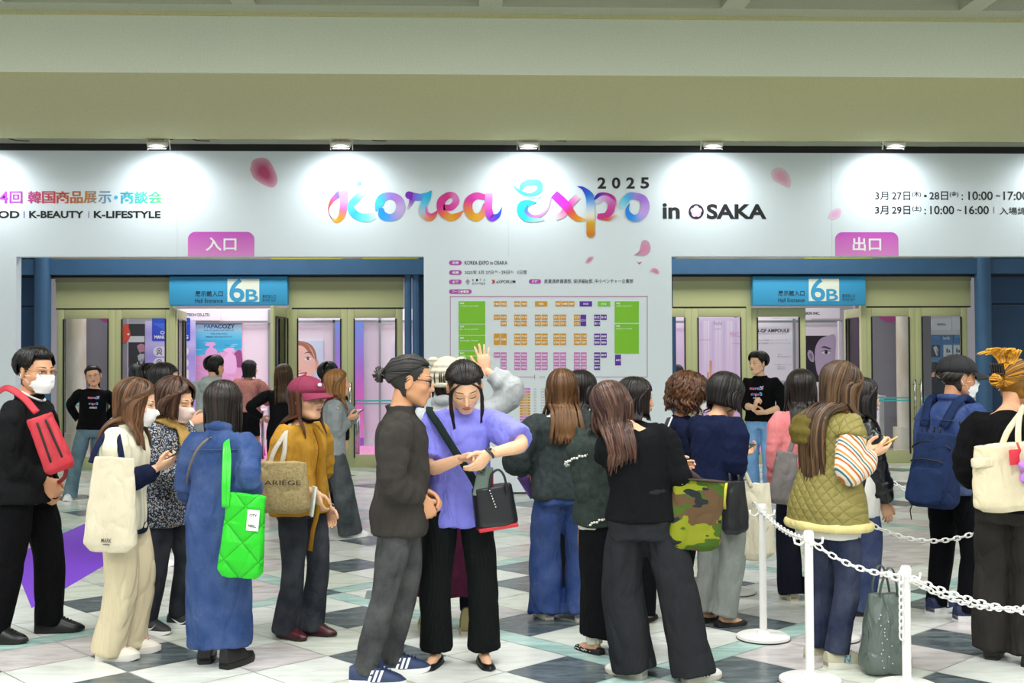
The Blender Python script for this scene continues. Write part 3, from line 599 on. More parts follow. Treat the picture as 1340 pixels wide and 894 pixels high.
# purple carpet running to the entrance
c0, c1, c2_, c3 = G(-20, 760), G(62.8, 707), G(141, 736), G(52, 790)
dv = (G(107, 688) - c1).normalized(); dl = (c2_ - c3).normalized(); dm = (dv + dl).normalized()
A0 = c1 - dm * .9; B0 = c3 - dm * .15
t = 9.5
q = [A0, B0, B0 + dm * t, A0 + dm * t]
m = MB(); m.loft([[Vector((p.x, p.y, 0.0005)) for p in q], [Vector((p.x, p.y, .002)) for p in q]])
tag(m.build('carpet', mat('#7b3fcf', .85, nz=.06, nscale=300, name='purple_carpet'), smooth=False), 'purple carpet strip on the stone floor leading toward the entrance doors', 'carpet')
# ================================================================== INSIDE THE HALL
def board(name, a, b, Y, label, cat, base='#ffffff', th=.03, kind=None):
    """a flat printed board at its real place: pixel corners a, b on the plane Y; returns root and its ink"""
    (xa, _), (xb, _) = fp(a[0], (a[1] + b[1]) / 2, Y), fp(b[0], (a[1] + b[1]) / 2, Y)
    z1 = fp((a[0] + b[0]) / 2, a[1], Y)[1]; z0 = fp((a[0] + b[0]) / 2, b[1], Y)[1]; z0 = max(z0, 0)
    root = empty(name, ((xa + xb) / 2, Y, z0), label=label, cat=cat, kind=kind)
    MB().box((0, th / 2, (z1 - z0) / 2), (xb - xa, th, z1 - z0)).build('board', mat(base, .5), root, smooth=False)
    PLANE[:] = [Y, (xa + xb) / 2, z0]
    return root, Ink()
def done(ink, root, n='print'):
    ink.build(n, VM, root, smooth=False); PLANE[:] = [YS, 0, 0]
def E_(cx, cy, rx, ry, n=20, a0=0, a1=360, rot=0):
    out = []
    for k in range(n + (a1 - a0 < 360)):
        t = rad(a0 + (a1 - a0) * k / n); x, y = rx * math.cos(t), ry * math.sin(t); c, s_ = math.cos(rad(rot)), math.sin(rad(rot))
        out.append((cx + x * c - y * s_, cy + x * s_ + y * c))
    return out
def pp(ink, pts, col, y): ink.poly([sp(*p) for p in pts], col, y)
def blob(ink, pts, col, y, n=5): ink.poly([sp(p[0], p[1]) for p in cr([(*q, 0) for q in pts + [pts[0]]], n)[:-1]], col, y)
M_booth = mat('#efe6ec', .6, name='stand_wall')
M_grey = mat('#8e8a94', .6, nz=.05, nscale=3)
def iw(n, a, b, Y, m, th=.08, z=None, z0=None):
    xa, xb = fp(a[0], 480, Y)[0], fp(b[0], 480, Y)[0]; z1 = fp((a[0] + b[0]) / 2, a[1], Y)[1] if z is None else z; zz = fp((a[0] + b[0]) / 2, b[1], Y)[1] if z0 is None else z0
    return bx(n, (xa, Y, max(zz, 0)), (xb, Y + th, z1), m, kind='structure')
# back of the hall, light band under its ceiling, stands' walls
iw('wall_hall_back', (-300, 200), (1700, 600), 25.6, mat('#dcd6dc', .7), z=5, z0=0)
bx('ceiling_hall', (-13, 18.2, 4.6), (13, 25.6, 4.7), mat('#d8d8d8', .8), kind='structure')
iw('wall_stand', (236, 404), (372, 585), 22.9, M_booth, z0=0)
iw('wall_stand', (372, 404), (560, 585), 22.9, mat('#ece2e8', .6), z0=0)
iw('wall_stand', (828, 404), (905, 585), 22.6, mat('#e9d3ea', .6), z0=0)
iw('wall_stand', (905, 404), (977, 585), 22.4, mat('#e8d6ec', .3), z0=0)
iw('wall_stand', (977, 404), (1062, 585), 22.6, M_booth, z0=0)
for a, b, Y in ((236, 560, 22.8), (828, 1103, 22.3)):
    iw('trim_13', (a, 419.5), (b, 422.5), Y, mat('#a9b2b2', .35, .6), .06)
for px, Y in ((352, 22.85), (437, 22.8), (497, 22.8), (964, 22.3), (1040, 22.5)):
    iw('trim_14', (px - 1.4, 405), (px + 1.4, 590), Y, mat('#9aa0a4', .4, .4), .05, z0=0)
# left: grey partition, worn round column, magenta disc
def partition(x0, x1, Y): iw('wall_partition', (x0, 398), (x1, 610), Y, M_grey, .1, z=3.3, z0=0)
partition(76, 93, 20.9); partition(107, 147, 21.0); partition(148, 166, 20.8); partition(1120, 1178, 21.2); partition(1199, 1219, 20.8)
M_conc = mat('#ddd8c8', .8, nz=.18, nscale=1.6, stretch=(3, 3, 1), bump=.2, bscale=30, col2='#c6bba2', name='worn_paint')
for px in (99.5, 1186):
    x = fp(px, 500, 20.6)[0]; o = MB().lathe([(.24, 0), (.24, .42), (.17, .42), (.17, 3.3)], (x, 20.6, 0), 24).build('column', [M_conc], auto=40); o['kind'] = 'structure'
for cx, cy, s, lb in ((143, 405, -1, 'magenta disc sign high on the grey partition behind the staff woman'), (1165, 405, 1, 'magenta disc sign high on the grey partition beside the worn column')):
    r_, ink = board('disc_sign', (cx - 1, cy + 2), (cx + 1, cy + 3), 20.99 if s < 0 else 21.19, lb, 'sign', '#c02a90', .01)
    q = E_(cx, cy - 2, 19, 19, 28); pp(ink, q, '#c02a90', -.003); done(ink, r_)
r_, ink = board('round_sign', (164, 424), (168, 446), 20.79, 'orange-red round sign edge beyond the grey partition', 'sign', '#d8482a', .01); pp(ink, E_(160, 437, 11, 12), '#d8482a', -.003); pp(ink, E_(168, 437.5, 1.4, 1.2), '#ffffff', -.005); done(ink, r_)
# dark stand with white counters glimpsed between the leaves
r_, ink = board('display_panel', (165, 424), (189, 620), 23.6, 'black display panel with faint white sketching seen through the left doors', 'panel', '#1a1a1e', .04)
ink.rect((165, 440), (189, 448), '#d8d6d8', -.003); blob(ink, [(179, 453), (184, 450), (189, 452), (189, 462), (183, 462)], '#c88aa0', -.003)
blob(ink, [(180, 466), (187, 460), (189, 466), (186, 476), (182, 474)], '#c9c9cc', -.003)
for k in range(7): ink.rect((167 + k * 3, 482 - k * 2), (168.5 + k * 3, 485 - k * 2), '#dadada', -.003)
done(ink, r_)
# name boards of stands
def fascia(a, b, t, ta, tb, lb, Y=22.77):
    r_, ink = board('name_board', a, b, Y, lb, 'sign', '#f0eef2', .03); ink.text(t, ta, tb, '#33333b', -.003, .03); done(ink, r_, 'name_lettering')
fascia((228, 405), (287, 419), 'COSTECH CO.,LTD.', (236, 410.2), (275, 414.4), 'white name board over the wide banner and the turquoise poster', 22.77)
fascia((1010, 403), (1099, 417), 'ERSKIN INC.', (1048.5, 408.3), (1073, 412), 'white name board over the grey face poster', 22.27)
fascia((410, 411), (493, 418.5), 'COSMETIC LAB', (433, 412), (472, 414), 'white name board seen through the closed door pair by the pink banner')
# banner with pills
r_, ink = board('roll_up_banner', (190, 420), (255.5, 620), 22.6, 'lavender roll-up banner with a royal-blue heading and white pills', 'banner', '#b9b2ea')
for k in range(10): ink.rect((190, 420 + k * 15.5), (255.5, 435.5 + k * 15.5), ['#d3d0f2', '#b0a8ea', '#c9c2f2', '#a79ee6', '#b5a8ec', '#c0b4f0', '#a796e0', '#b8aaec', '#c8bcf2', '#b09ce6'][k], -.002, ['#b0a8ea', '#c9c2f2', '#a79ee6', '#b5a8ec', '#c0b4f0', '#a796e0', '#b8aaec', '#c8bcf2', '#b09ce6', '#b8a8ea'][k])
ink.pill((199, 416), (249, 446.5), '#1f46c8', -.003, r=.03); pp(ink, [(199, 423), (249, 423), (224, 437)], '#2f6ae0', -.0035)
ink.text('COSMETIC', (210, 433), (239, 437.4), '#ffffff', -.0045, .02); ink.text('MANUFACTURING', (202, 439), (246.5, 443.4), '#ffffff', -.0045, .03)
for y, t in ((453.5, 'OEM'), (468.5, 'ODM')):
    ink.pill((200.5, y), (247, y + 13), '#e9e6f6', -.003); ink.text(t, (229, y + 4), (240, y + 8), '#3a4a90', -.0045, .02)
    pp(ink, E_(208.5, y + 5.5, 3.6, 3.8), '#55555f', -.004); pp(ink, E_(208.5, y + 5.5, 2.4, 2.6), '#e9e6f6', -.0045); pp(ink, E_(208.5, y + 5.5, 1.3, 1.4), '#55555f', -.005)
    for s in (-1, 1): pp(ink, [(208.5 + s * .8, y + 9), (208.5 + s * 3.6, y + 9), (208.5 + s * 3.2, y + 12)], '#55555f', -.004)
ink.pill((200.5, 483.5), (247, 520), '#ece9f7', -.003, r=.05)
for k in range(3): ink.text('PRIVATE BRAND', (222, 487 + k * 7), (244, 489 + k * 7), '#3a4a90', -.0045)
done(ink, r_)
# turquoise poster with pump bottles
r_, ink = board('poster', (256, 422.5), (317, 560), 22.865, 'turquoise and pink poster with pump bottles behind the person in the grey hoodie', 'poster', '#e9b8dc')
for k, (c, d) in enumerate((('#c4e6f2', '#8fd8ec'), ('#7fd2ea', '#4cc0e2'), ('#46b8de', '#3fb4dc'), ('#3fc0e0', '#58c8e4'))): ink.rect((256.5, 423 + k * 11), (316.5, 434 + k * 11), c, -.002, d)
rl = random.Random(2)
for k in range(14): x, y = 258 + rl.random() * 54, 440 + rl.random() * 26; pp(ink, E_(x, y, 2 + rl.random() * 3, .5 + rl.random() * .5, 10), rl.choice(['#9fe2f0', '#2f9fd0', '#7fd8ee']), -.003)
pp(ink, [(256.5, 466), (282, 462), (316.5, 458), (316.5, 559), (256.5, 559)], '#e6a9d4', -.0035)
for k in range(6): pp(ink, [(256.5, 474 + 9 * k), (316.5, 500 + 9 * k), (316.5, 500.8 + 9 * k), (256.5, 474.8 + 9 * k)], '#f2c8e4', -.0038)
ink.text('PAPACOZY', (267, 424.5), (307.5, 430), along(267, 307, ['#5a9ad8', '#2a4a98', '#27306e']), -.004, .035)
for y, a, b, t in ((431.5, 267, 306, 'PAPACOZY BAMBOO BABY SERIES LINE'), (436, 276, 298, 'MILD AND MOIST'), (440, 269, 303.5, 'MY BABY SKIN PROTECTION')): ink.text(t, (a, y), (b, y + 1.8), '#2a3a78', -.004)
blob(ink, [(303, 466), (312, 458), (316.5, 462), (316.5, 480), (305, 478)], '#a05088', -.0042)
def pump(cx, y, s, c, yy):
    blob(ink, [(cx - 8 * s, y + 10 * s), (cx - 4 * s, y + 5 * s), (cx + 4 * s, y + 5 * s), (cx + 8 * s, y + 10 * s), (cx + 8 * s, y + 28 * s), (cx, y + 31 * s), (cx - 8 * s, y + 28 * s)], c, yy)
    pp(ink, [(cx - 2.2 * s, y + 1 * s), (cx + 2.2 * s, y + 1 * s), (cx + 3 * s, y + 6 * s), (cx - 3 * s, y + 6 * s)], c, yy - .0003)
    blob(ink, [(cx - 9 * s, y - .5 * s), (cx - 3 * s, y - 3 * s), (cx + 4 * s, y - 3 * s), (cx + 6 * s, y), (cx + 3 * s, y + 2 * s), (cx - 6 * s, y + 2 * s)], c, yy - .0005)
pump(276.5, 451, .95, '#e8b0e0', -.0045); pump(301, 458.5, 1.0, '#efc2ea', -.005)
for y in (467, 470): ink.text('PAPACOZY', (270.5, y), (282, y + 1.6), '#9a70b0', -.0062)
done(ink, r_)
# smiling face poster
r_, ink = board('poster', (372, 446), (423, 560), 22.865, 'poster of a smiling face with red lips seen through the left door pair', 'poster', '#cfe0ee')
SK = '#efc4ae'
blob(ink, [(372.3, 452), (380, 447), (395, 446.5), (408, 452), (414, 465), (413, 480), (404, 470), (390, 452), (376, 455), (372.3, 462)], '#a8684a', -.0022)
pp(ink, [p for p in E_(392, 478, 21, 31, 30) if p[0] > 372.3 and p[1] > 446.3], SK, -.003)
blob(ink, [(412, 474), (416, 472), (416.5, 480), (412, 485)], '#e0a88e', -.0026)
blob(ink, [(372.3, 462), (378, 451), (390, 447), (403, 452), (412, 470), (406, 464), (396, 453), (384, 454), (376, 462), (373, 468)], '#a8684a', -.0036)
for cx in (379, 403): blob(ink, [(cx - 5, 469.5), (cx, 467.3), (cx + 5.2, 469), (cx + 1, 471.5), (cx - 3, 471.5)], '#f4efee', -.004); pp(ink, E_(cx, 469.4, 1.9, 2), '#5a4a40', -.0045); blob(ink, [(cx - 5.5, 469.6), (cx, 466.6), (cx + 5.6, 468.6), (cx, 467.5)], '#3a2620', -.005); blob(ink, [(cx - 6, 463), (cx, 460.4), (cx + 6.5, 462.5), (cx, 462)], '#7a4c38', -.004)
blob(ink, [(388, 484.5), (391, 486.3), (394.5, 484.3), (391, 485)], '#c98a74', -.004)
blob(ink, [(383, 489), (388, 488), (391, 488.8), (395, 487.6), (402, 487.5), (398, 493), (391, 495), (386, 493)], '#c8283a', -.004); blob(ink, [(385.5, 489.7), (391, 490), (399, 489), (394, 491.6), (389, 492)], '#fbf6f4', -.0045)
pp(ink, [(384, 505), (399, 505), (404, 559), (376, 559)], SK, -.0025)
done(ink, r_)
# blue-violet banner
r_, ink = board('roll_up_banner', (438.5, 421.5), (476, 620), 22.72, 'tall blue to pink graded banner behind the handles of the left door pair', 'banner', '#a06ad0')
ink.rect((438.5, 421.5), (476, 470), '#6b8fe0', -.002, '#9a78da'); ink.rect((438.5, 470), (476, 524), '#9a78da', -.002, '#e072c4'); ink.rect((438.5, 524), (476, 573), '#e072c4', -.002, '#e59ad4')
pp(ink, E_(462, 457, 2.6, 5), '#e8d8f4', -.003)
for k in range(3): ink.rect((461, 430 + k * 5), (464, 432 + k * 5), '#d8d0f2', -.003); ink.rect((445, 486 + k * 4), (456, 487 + k * 4), '#d8c4ec', -.003)
done(ink, r_)
r_, ink = board('poster', (516, 448), (523.5, 470), 22.87, 'small pale blue poster by the last door stile before the blue pipes', 'poster', '#c4d2ea'); ink.rect((517, 450), (522.5, 460), '#8fa8d8', -.003); done(ink, r_)
# right: ampoule panel, grey face, blue posters
r_, ink = board('poster', (985, 420.5), (1040.5, 575), 22.565, 'tall white poster with a black heading behind the staff man', 'poster', '#f1edf3')
ink.text('M-GF AMPOULE', (988.5, 430.5), (1033, 435.2), '#33333b', -.003, .03); ink.text('HIGH PERFORMANCE M-GF EXTRACT', (991, 436.4), (1030, 437.4), '#55555f', -.003)
for y, a, b in ((444.5, 992, 1031), (448.5, 989, 1035), (463, 1018, 1023), (466, 1017, 1035), (476.5, 1014, 1036), (479.5, 1017, 1028), (482, 1017, 1028)):
    ink.text('M-GF 高濃縮 スキンケア アンプル' if b - a > 20 else '革新成分', (a, y), (b, y + 1.7), '#8a8a94', -.003)
ink.text('肌を整える', (990, 463), (1003, 465), '#8a8a94', -.003); blob(ink, [(1016, 500), (1028, 498), (1040, 506), (1040, 511), (1026, 505)], '#b8b4bc', -.003); done(ink, r_)
r_, ink = board('poster', (1048, 420.5), (1099, 600), 22.45, 'white poster with a dark violet-grey portrait of a face beside its neighbour with a heading', 'poster', '#efe9f0')
ink.rect((1053, 439.5), (1093, 500), '#d9cfe2', -.002); ink.rect((1053, 439.5), (1093, 500), '#26222c', -.0025)
blob(ink, [(1066, 470), (1067, 455), (1073, 444), (1082, 440), (1093, 439.6), (1093, 470), (1093, 499), (1080, 499), (1070, 490)], '#b9a9c2', -.003)
blob(ink, [(1056.5, 462), (1059, 458), (1064, 462), (1065, 473), (1061, 473), (1057.5, 468)], '#b0a0b8', -.003); blob(ink, [(1058.5, 464), (1060.5, 462), (1063, 466), (1062, 471)], '#7f7088', -.0035)
blob(ink, [(1073.5, 455), (1079, 453), (1087, 456), (1086, 457.5), (1079, 455.5)], '#4a4050', -.0035); blob(ink, [(1074.5, 461.5), (1080, 459), (1087, 461.5), (1081, 463.6)], '#e6e0ea', -.0035); pp(ink, E_(1081, 461.3, 2.2, 2.2), '#1e1a24', -.004); blob(ink, [(1073.5, 461.5), (1080, 458), (1088, 461), (1080, 459.3)], '#2a2430', -.0042)
blob(ink, [(1090, 470), (1093, 478), (1093, 481), (1088, 480)], '#8f7f98', -.0035)
done(ink, r_)
iw('trim_15', (1098.5, 420), (1101.5, 590), 22.2, mat('#d9d4da', .5), .1, z0=0)
r_, ink = board('lilac_panel', (908, 416), (971, 620), 22.2, 'pale lilac panel with painted reflections behind the pair of closed doors beside the pillar', 'display', '#e4d2ee')
for k in range(12): x = 911 + k * 5; ink.rect((x, 420), (x + 2 + (k % 3), 560), ['#f4ecf8', '#dcc6ea', '#efe2f4'][k % 3], -.002, '#e2cdea')  # pale streaks in the print imitate blurry reflections; the panel emits no light
ink.rect((928.5, 472), (931.5, 498), '#dc8f62', -.003, '#e2b490'); ink.rect((925.5, 487), (927.5, 498), '#dc8f62', -.003); ink.text('holo', (934, 420), (945, 425.5), '#8a7f94', -.003); ink.text('MIRACLE', (955, 434.5), (970, 441), '#d38cb8', -.003); ink.text('cosmetics', (934, 429), (943, 431.5), '#a89ab0', -.003); ink.text('collagen', (957, 448), (970, 451), '#d8a890', -.003)
ink.text('skincare', (915, 443), (930, 446), '#d8a8c8', -.003); done(ink, r_)
# blue stand far right
iw('wall_far_blue', (1218, 436), (1262, 560), 23.8, mat('#3f8fd0', .5), z0=0)
r_, ink = board('name_board', (1219, 417), (1245, 432.3), 23.52, 'white name board above the blue stand behind the capped man', 'sign', '#e9ecee'); ink.text('BANILA', (1226.5, 423), (1238, 426), '#55606a', -.003, .02); done(ink, r_, 'name_lettering')
r_, ink = board('name_board', (1246, 416), (1264, 432.3), 23.52, 'blank white board right of the name board above the blue stand', 'sign', '#e2e6e8'); done(ink, r_)
iw('trim_16', (1216, 432), (1264, 438), 23.5, mat('#d5d9db', .5), .3)
for k, (a, b, lb, c, d) in enumerate((((1219, 438), (1231, 451), 'blue poster tile in the top row nearest the grey partition', '#2f7fc4', '#5aa0d8'), ((1219, 452), (1230.5, 467), 'black poster tile with a white bird shape on the blue stand', '#1d2126', '#d8dee6'), ((1231.5, 438), (1246, 450), 'blue poster tile with a white heading on the blue stand', '#2f86c8', '#8fc0e6'),
    ((1235, 451.5), (1246, 467), 'white poster with two dark bottles on the blue stand', '#e9eef2', '#3a4a78'), ((1248, 451.5), (1258.5, 467), 'white poster with a dark product nearest the last door stile', '#e9eef2', '#3a4a68'), ((1248, 437), (1260, 449), 'plain blue poster tile in the top corner of the blue stand', '#2a78ba', '#4f9cd4'))):
    r_, ink = board('poster', a, b, 23.78, lb, 'poster', c, .02); w, h = b[0] - a[0], b[1] - a[1]
    if k in (1,): blob(ink, [(a[0] + 2, a[1] + 3), (a[0] + 6, a[1] + 1), (a[0] + 9, a[1] + 8), (a[0] + 7, a[1] + 14), (a[0] + 4, a[1] + 8)], d, -.003); blob(ink, [(a[0] + 6, a[1] + 5), (a[0] + 9, a[1] + 9), (a[0] + 7.5, a[1] + 12)], '#4a8fd0', -.0035)
    elif k in (3, 4): ink.rect((a[0] + w * .3, a[1] + h * .3), (a[0] + w * .5, a[1] + h * .65), d, -.003); ink.rect((a[0] + w * .58, a[1] + h * .42), (a[0] + w * .75, a[1] + h * .65), d, -.003); ink.rect((a[0] + w * .2, a[1] + h * .8), (a[0] + w * .8, a[1] + h * .85), '#9aa4b0', -.003)
    elif k == 2: ink.text('banila', (a[0] + 2.5, a[1] + 2), (a[0] + 11.5, a[1] + 6.5), '#ffffff', -.003, .02)
    else: ink.rect((a[0] + 1, a[1] + 2), (b[0] - 1, a[1] + 5), d, -.003)
    done(ink, r_)
# counters, white tables
def counter(a, b, Y, lb, d=.5):
    (xa, z1) = fp(a[0], a[1], Y); xb = fp(b, a[1], Y)[0]; root = empty('counter', ((xa + xb) / 2, Y, .006), label=lb, cat='counter'); w = xb - xa
    MB().box((0, 0, z1 / 2 + .01), (w, d, z1 - .06), bev=.01).build('cabinet', mat('#ece8ea', .5), root); MB().box((0, 0, z1 - .015), (w + .05, d + .05, .03), bev=.006).build('counter_top', mat('#f6f4f4', .35), root); MB().box((0, 0, .02), (w - .06, d - .06, .05)).build('plinth', M_grey, root, smooth=False)
counter((1218, 521), 1252, 22.6, 'white counter before the blue stand'); counter((1146, 518), 1153, 19.6, 'narrow white counter beside the worn column seen through the exit doors', .3)
counter((1013, 540), 1050, 21.3, 'low white counter behind the staff man')
def table(a, b, Y, lb):
    (xa, z1) = fp(a[0], a[1], Y); xb = fp(b, a[1], Y)[0]; w = xb - xa; root = empty('table', ((xa + xb) / 2, Y, .006), label=lb, cat='table')
    MB().box((0, 0, z1 - .015), (w, .5, .03), bev=.005).build('table_top', mat('#f4f2f2', .4), root)
    for sx in (-1, 1):
        for sy in (-1, 1): MB().tube([(sx * (w / 2 - .05), sy * .2, 0), (sx * (w / 2 - .05), sy * .2, z1 - .03)], .014, 8).build('leg', M_chrome, root)
table((336, 536), 346, 19.4, 'small white table beside the woman in the pink blouse'); table((463, 537), 472, 20.2, 'small white table behind the left door pair')
for k, (px, Y, lb) in enumerate(((238, 20.8, 'pink frame stool near the grey hoodie'), (332, 20.3, 'pink frame stool beyond the woman in the pink blouse'))):
    x = fp(px, 560, Y)[0]; root = empty('stool', (x, Y, .006), label=lb, cat='stool'); MB().lathe([(.17, .62), (.18, .64), (.18, .66), (.16, .67)], seg=20).build('seat', mat('#e9c4d8', .5), root)
    for a in range(4): t = a * PI / 2 + .4; MB().tube([(.2 * math.cos(t), .2 * math.sin(t), 0), (.12 * math.cos(t), .12 * math.sin(t), .62)], .012, 8).build('leg', mat('#d86aa8', .4), root)
    MB().tube([(.17 * math.cos(t), .17 * math.sin(t), .22) for t in np.linspace(0, 2 * PI, 17)[:-1]], .009, 6, closed=True).build('foot_ring', mat('#d86aa8', .4), root)
for n_, (a, b, Y0, Y1) in enumerate(((-.4, 2.0, 19.6, 22.8),)): pass
for a, b, Y0, Y1, lb in ((205, 372, 19.3, 22.8, 'pink carpet of the stand inside the open left doorway'), (378, 560, 19.2, 22.7, 'pink carpet of the stand behind the left door pair'), (905, 1062, 19.6, 22.3, 'pink carpet of the stand inside the exit doors')):
    xa, xb = fp(a, 560, 20)[0], fp(b, 560, 20)[0]; m = MB().box(((xa + xb) / 2, (Y0 + Y1) / 2, .003), (xb - xa, Y1 - Y0, .005)); tag(m.build('carpet', mat('#d98ab8', .9, nz=.05, nscale=200), smooth=False), lb, 'carpet')
# ================================================================== PEOPLE: one skin each, clothes and hair over it
V3 = Vector
def smooth01(t): t = min(max(t, 0), 1); return t * t * (3 - 2 * t)
def rotm(axis, a): return Matrix.Rotation(a, 3, axis)
# ---- head: a skull-and-face surface seen from its centre (eyes at z=0, chin -.11, crown +.11, forward +y)
def _ell(P, c, r): q = (P - np.array(c)) / np.array(r); k = np.linalg.norm(q, axis=1); return (k - 1) * min(r)
def _cap(P, a, b, r0, r1):
    a, b = np.array(a), np.array(b); ab = b - a; t = np.clip(((P - a) @ ab) / (ab @ ab), 0, 1)
    return np.linalg.norm(P - a - t[:, None] * ab, axis=1) - (r0 + (r1 - r0) * t)
def _smin(a, b, k): h = np.clip(.5 + .5 * (b - a) / k, 0, 1); return b * (1 - h) + a * h - k * h * (1 - h)
def _smax(a, b, k): return -_smin(-a, -b, k)
def head_sdf(P, man):
    A = P.copy(); A[:, 0] = np.abs(A[:, 0])
    d = _ell(P, (0, -.014, .028), (.077, .097, .083))
    d = _smin(d, _ell(P, (0, .018, -.034), (.063 if man else .060, .066, .072)), .03)
    d = _smin(d, _cap(A, (.046, -.005, -.055), (.014, .06, -.094), .022 if man else .019, .017), .025)
    d = _smin(d, _ell(P, (0, .066, -.094), (.021, .018, .016)), .018)
    d = _smin(d, _ell(A, (.037, .052, -.026), (.026, .028, .024)), .02)
    d = _smin(d, _cap(P, (0, .084, .012), (0, .104, -.033), .006, .0105), .012)
    d = _smin(d, _ell(A, (.011, .091, -.036), (.0085, .010, .007)), .008)
    d = _smin(d, _ell(P, (0, .083, -.062), (.024, .013, .017)), .012)
    d = _smax(d, -_ell(A, (.032, .101, .002), (.019, .016, .011)), .012)
    d = _smin(d, _ell(A, (.028, .075, .018), (.026, .012 if man else .010, .008)), .014)
    return d
def march(dirs, c, man):
    t = np.full(len(dirs), .2)
    for _ in range(60): t = t - np.clip(head_sdf(c + dirs * t[:, None], man), -.02, .02) * .8
    return c + dirs * t[:, None]
HEADS = {}
NA, NE = 64, 46
def head_grid(man):
    if man in HEADS: return HEADS[man]
    c = np.array([0, -.002, -.008]); D = []
    for i in range(1, NE):
        e = PI / 2 - PI * i / NE
        for j in range(NA):
            t = -PI + 2 * PI * j / NA; a = t - .5 * math.sin(t)
            D.append((math.sin(a) * math.cos(e), math.cos(a) * math.cos(e), math.sin(e)))
    D = np.array([(0, 0, 1)] + D + [(0, 0, -1)]); P = march(D, c, man)
    F = [(0, 1 + (j + 1) % NA, 1 + j) for j in range(NA)]
    for i in range(NE - 2):
        for j in range(NA):
            a, b = 1 + i * NA + j, 1 + i * NA + (j + 1) % NA; F.append((a, b, b + NA, a + NA))
    n = len(P) - 1; o = 1 + (NE - 2) * NA
    F += [(n, o + j, o + (j + 1) % NA) for j in range(NA)]
    HEADS[man] = (P, F, D); return HEADS[man]
def face_pt(x, z, man, off=0.0):
    y = .16
    for _ in range(50): y -= float(head_sdf(np.array([[x, y, z]]), man)[0]) * .8
    return V3((x, y + off, z))
FACEKIT = {}
def face_bits(man, closed):
    """eyes, brows, lips, ears in head space: material slots 0 skin 1 white 2 dark 3 lip 4 brow"""
    k = (man, closed)
    if k in FACEKIT: return FACEKIT[k]
    m = MB()
    for s in (-1, 1):
        e = face_pt(s * .0315, -.001, man)
        if not closed:
            m.ball((e.x, e.y - .0035, e.z), (.0145, .0062, .0058), 14, 8, 1); m.ball((e.x, e.y + .0005, e.z + .0006), (.0056, .0032, .0053), 12, 8, 2)
        zz = .0035 if not closed else -.003; bow = .0048 if not closed else -.0035
        m.tube([face_pt(s * x, zz + bow * (1 - ((x - .0315) / .017) ** 2) - .003, man, .0012) for x in np.linspace(.0145, .0495, 9)], [.0006, .0012, .0016, .0018, .0019, .0019, .0018, .0015, .0007], 6, 2)
        m.tube([face_pt(s * x, .022 + .004 * math.sin((x - .012) / .042 * PI * .8), man, .0005) for x in np.linspace(.013, .053, 8)], [.0012, .0026, .003, .003, .0027, .0023, .0018, .0008] if man else [.001, .0018, .0022, .0022, .002, .0017, .0012, .0006], 6, 4)
        M = Matrix.Translation((s * .0745, -.008, -.012)) @ Matrix.Rotation(s * rad(-18), 4, 'Z') @ Matrix.Rotation(rad(-10), 4, 'X')
        m.ball((0, 0, 0), (.0075, .018, .031), 12, 9, 0, M); m.tube([(s * .006, .017 * math.cos(t) - .001, .029 * math.sin(t)) for t in np.linspace(-1.9, 2.6, 12)], .0035, 6, 0, M=M)
        m.ball((s * .0085, face_pt(s * .0085, -.042, man).y - .001, -.0425), (.0032, .0025, .0018), 8, 6, 2)
    up = [face_pt(x, -.0575 - .0012 * abs(x) / .02 + (.0012 if 0.002 < abs(x) < .01 else 0), man, .0004) for x in np.linspace(-.023, .023, 11)]
    m.tube(up, [.0005, .002, .003, .0036, .004, .0036, .004, .0036, .003, .002, .0005], 8, 3)
    lo = [face_pt(x, -.0655 + .003 * (x / .02) ** 2, man, .0006) for x in np.linspace(-.020, .020, 9)]
    m.tube(lo, [.0005, .003, .0042, .0048, .005, .0048, .0042, .003, .0005], 8, 3)
    m.tube([face_pt(x, -.0612, man, .0035) for x in np.linspace(-.021, .021, 7)], [.0003, .0007, .0009, .0009, .0009, .0007, .0003], 5, 4)
    FACEKIT[k] = m; return m
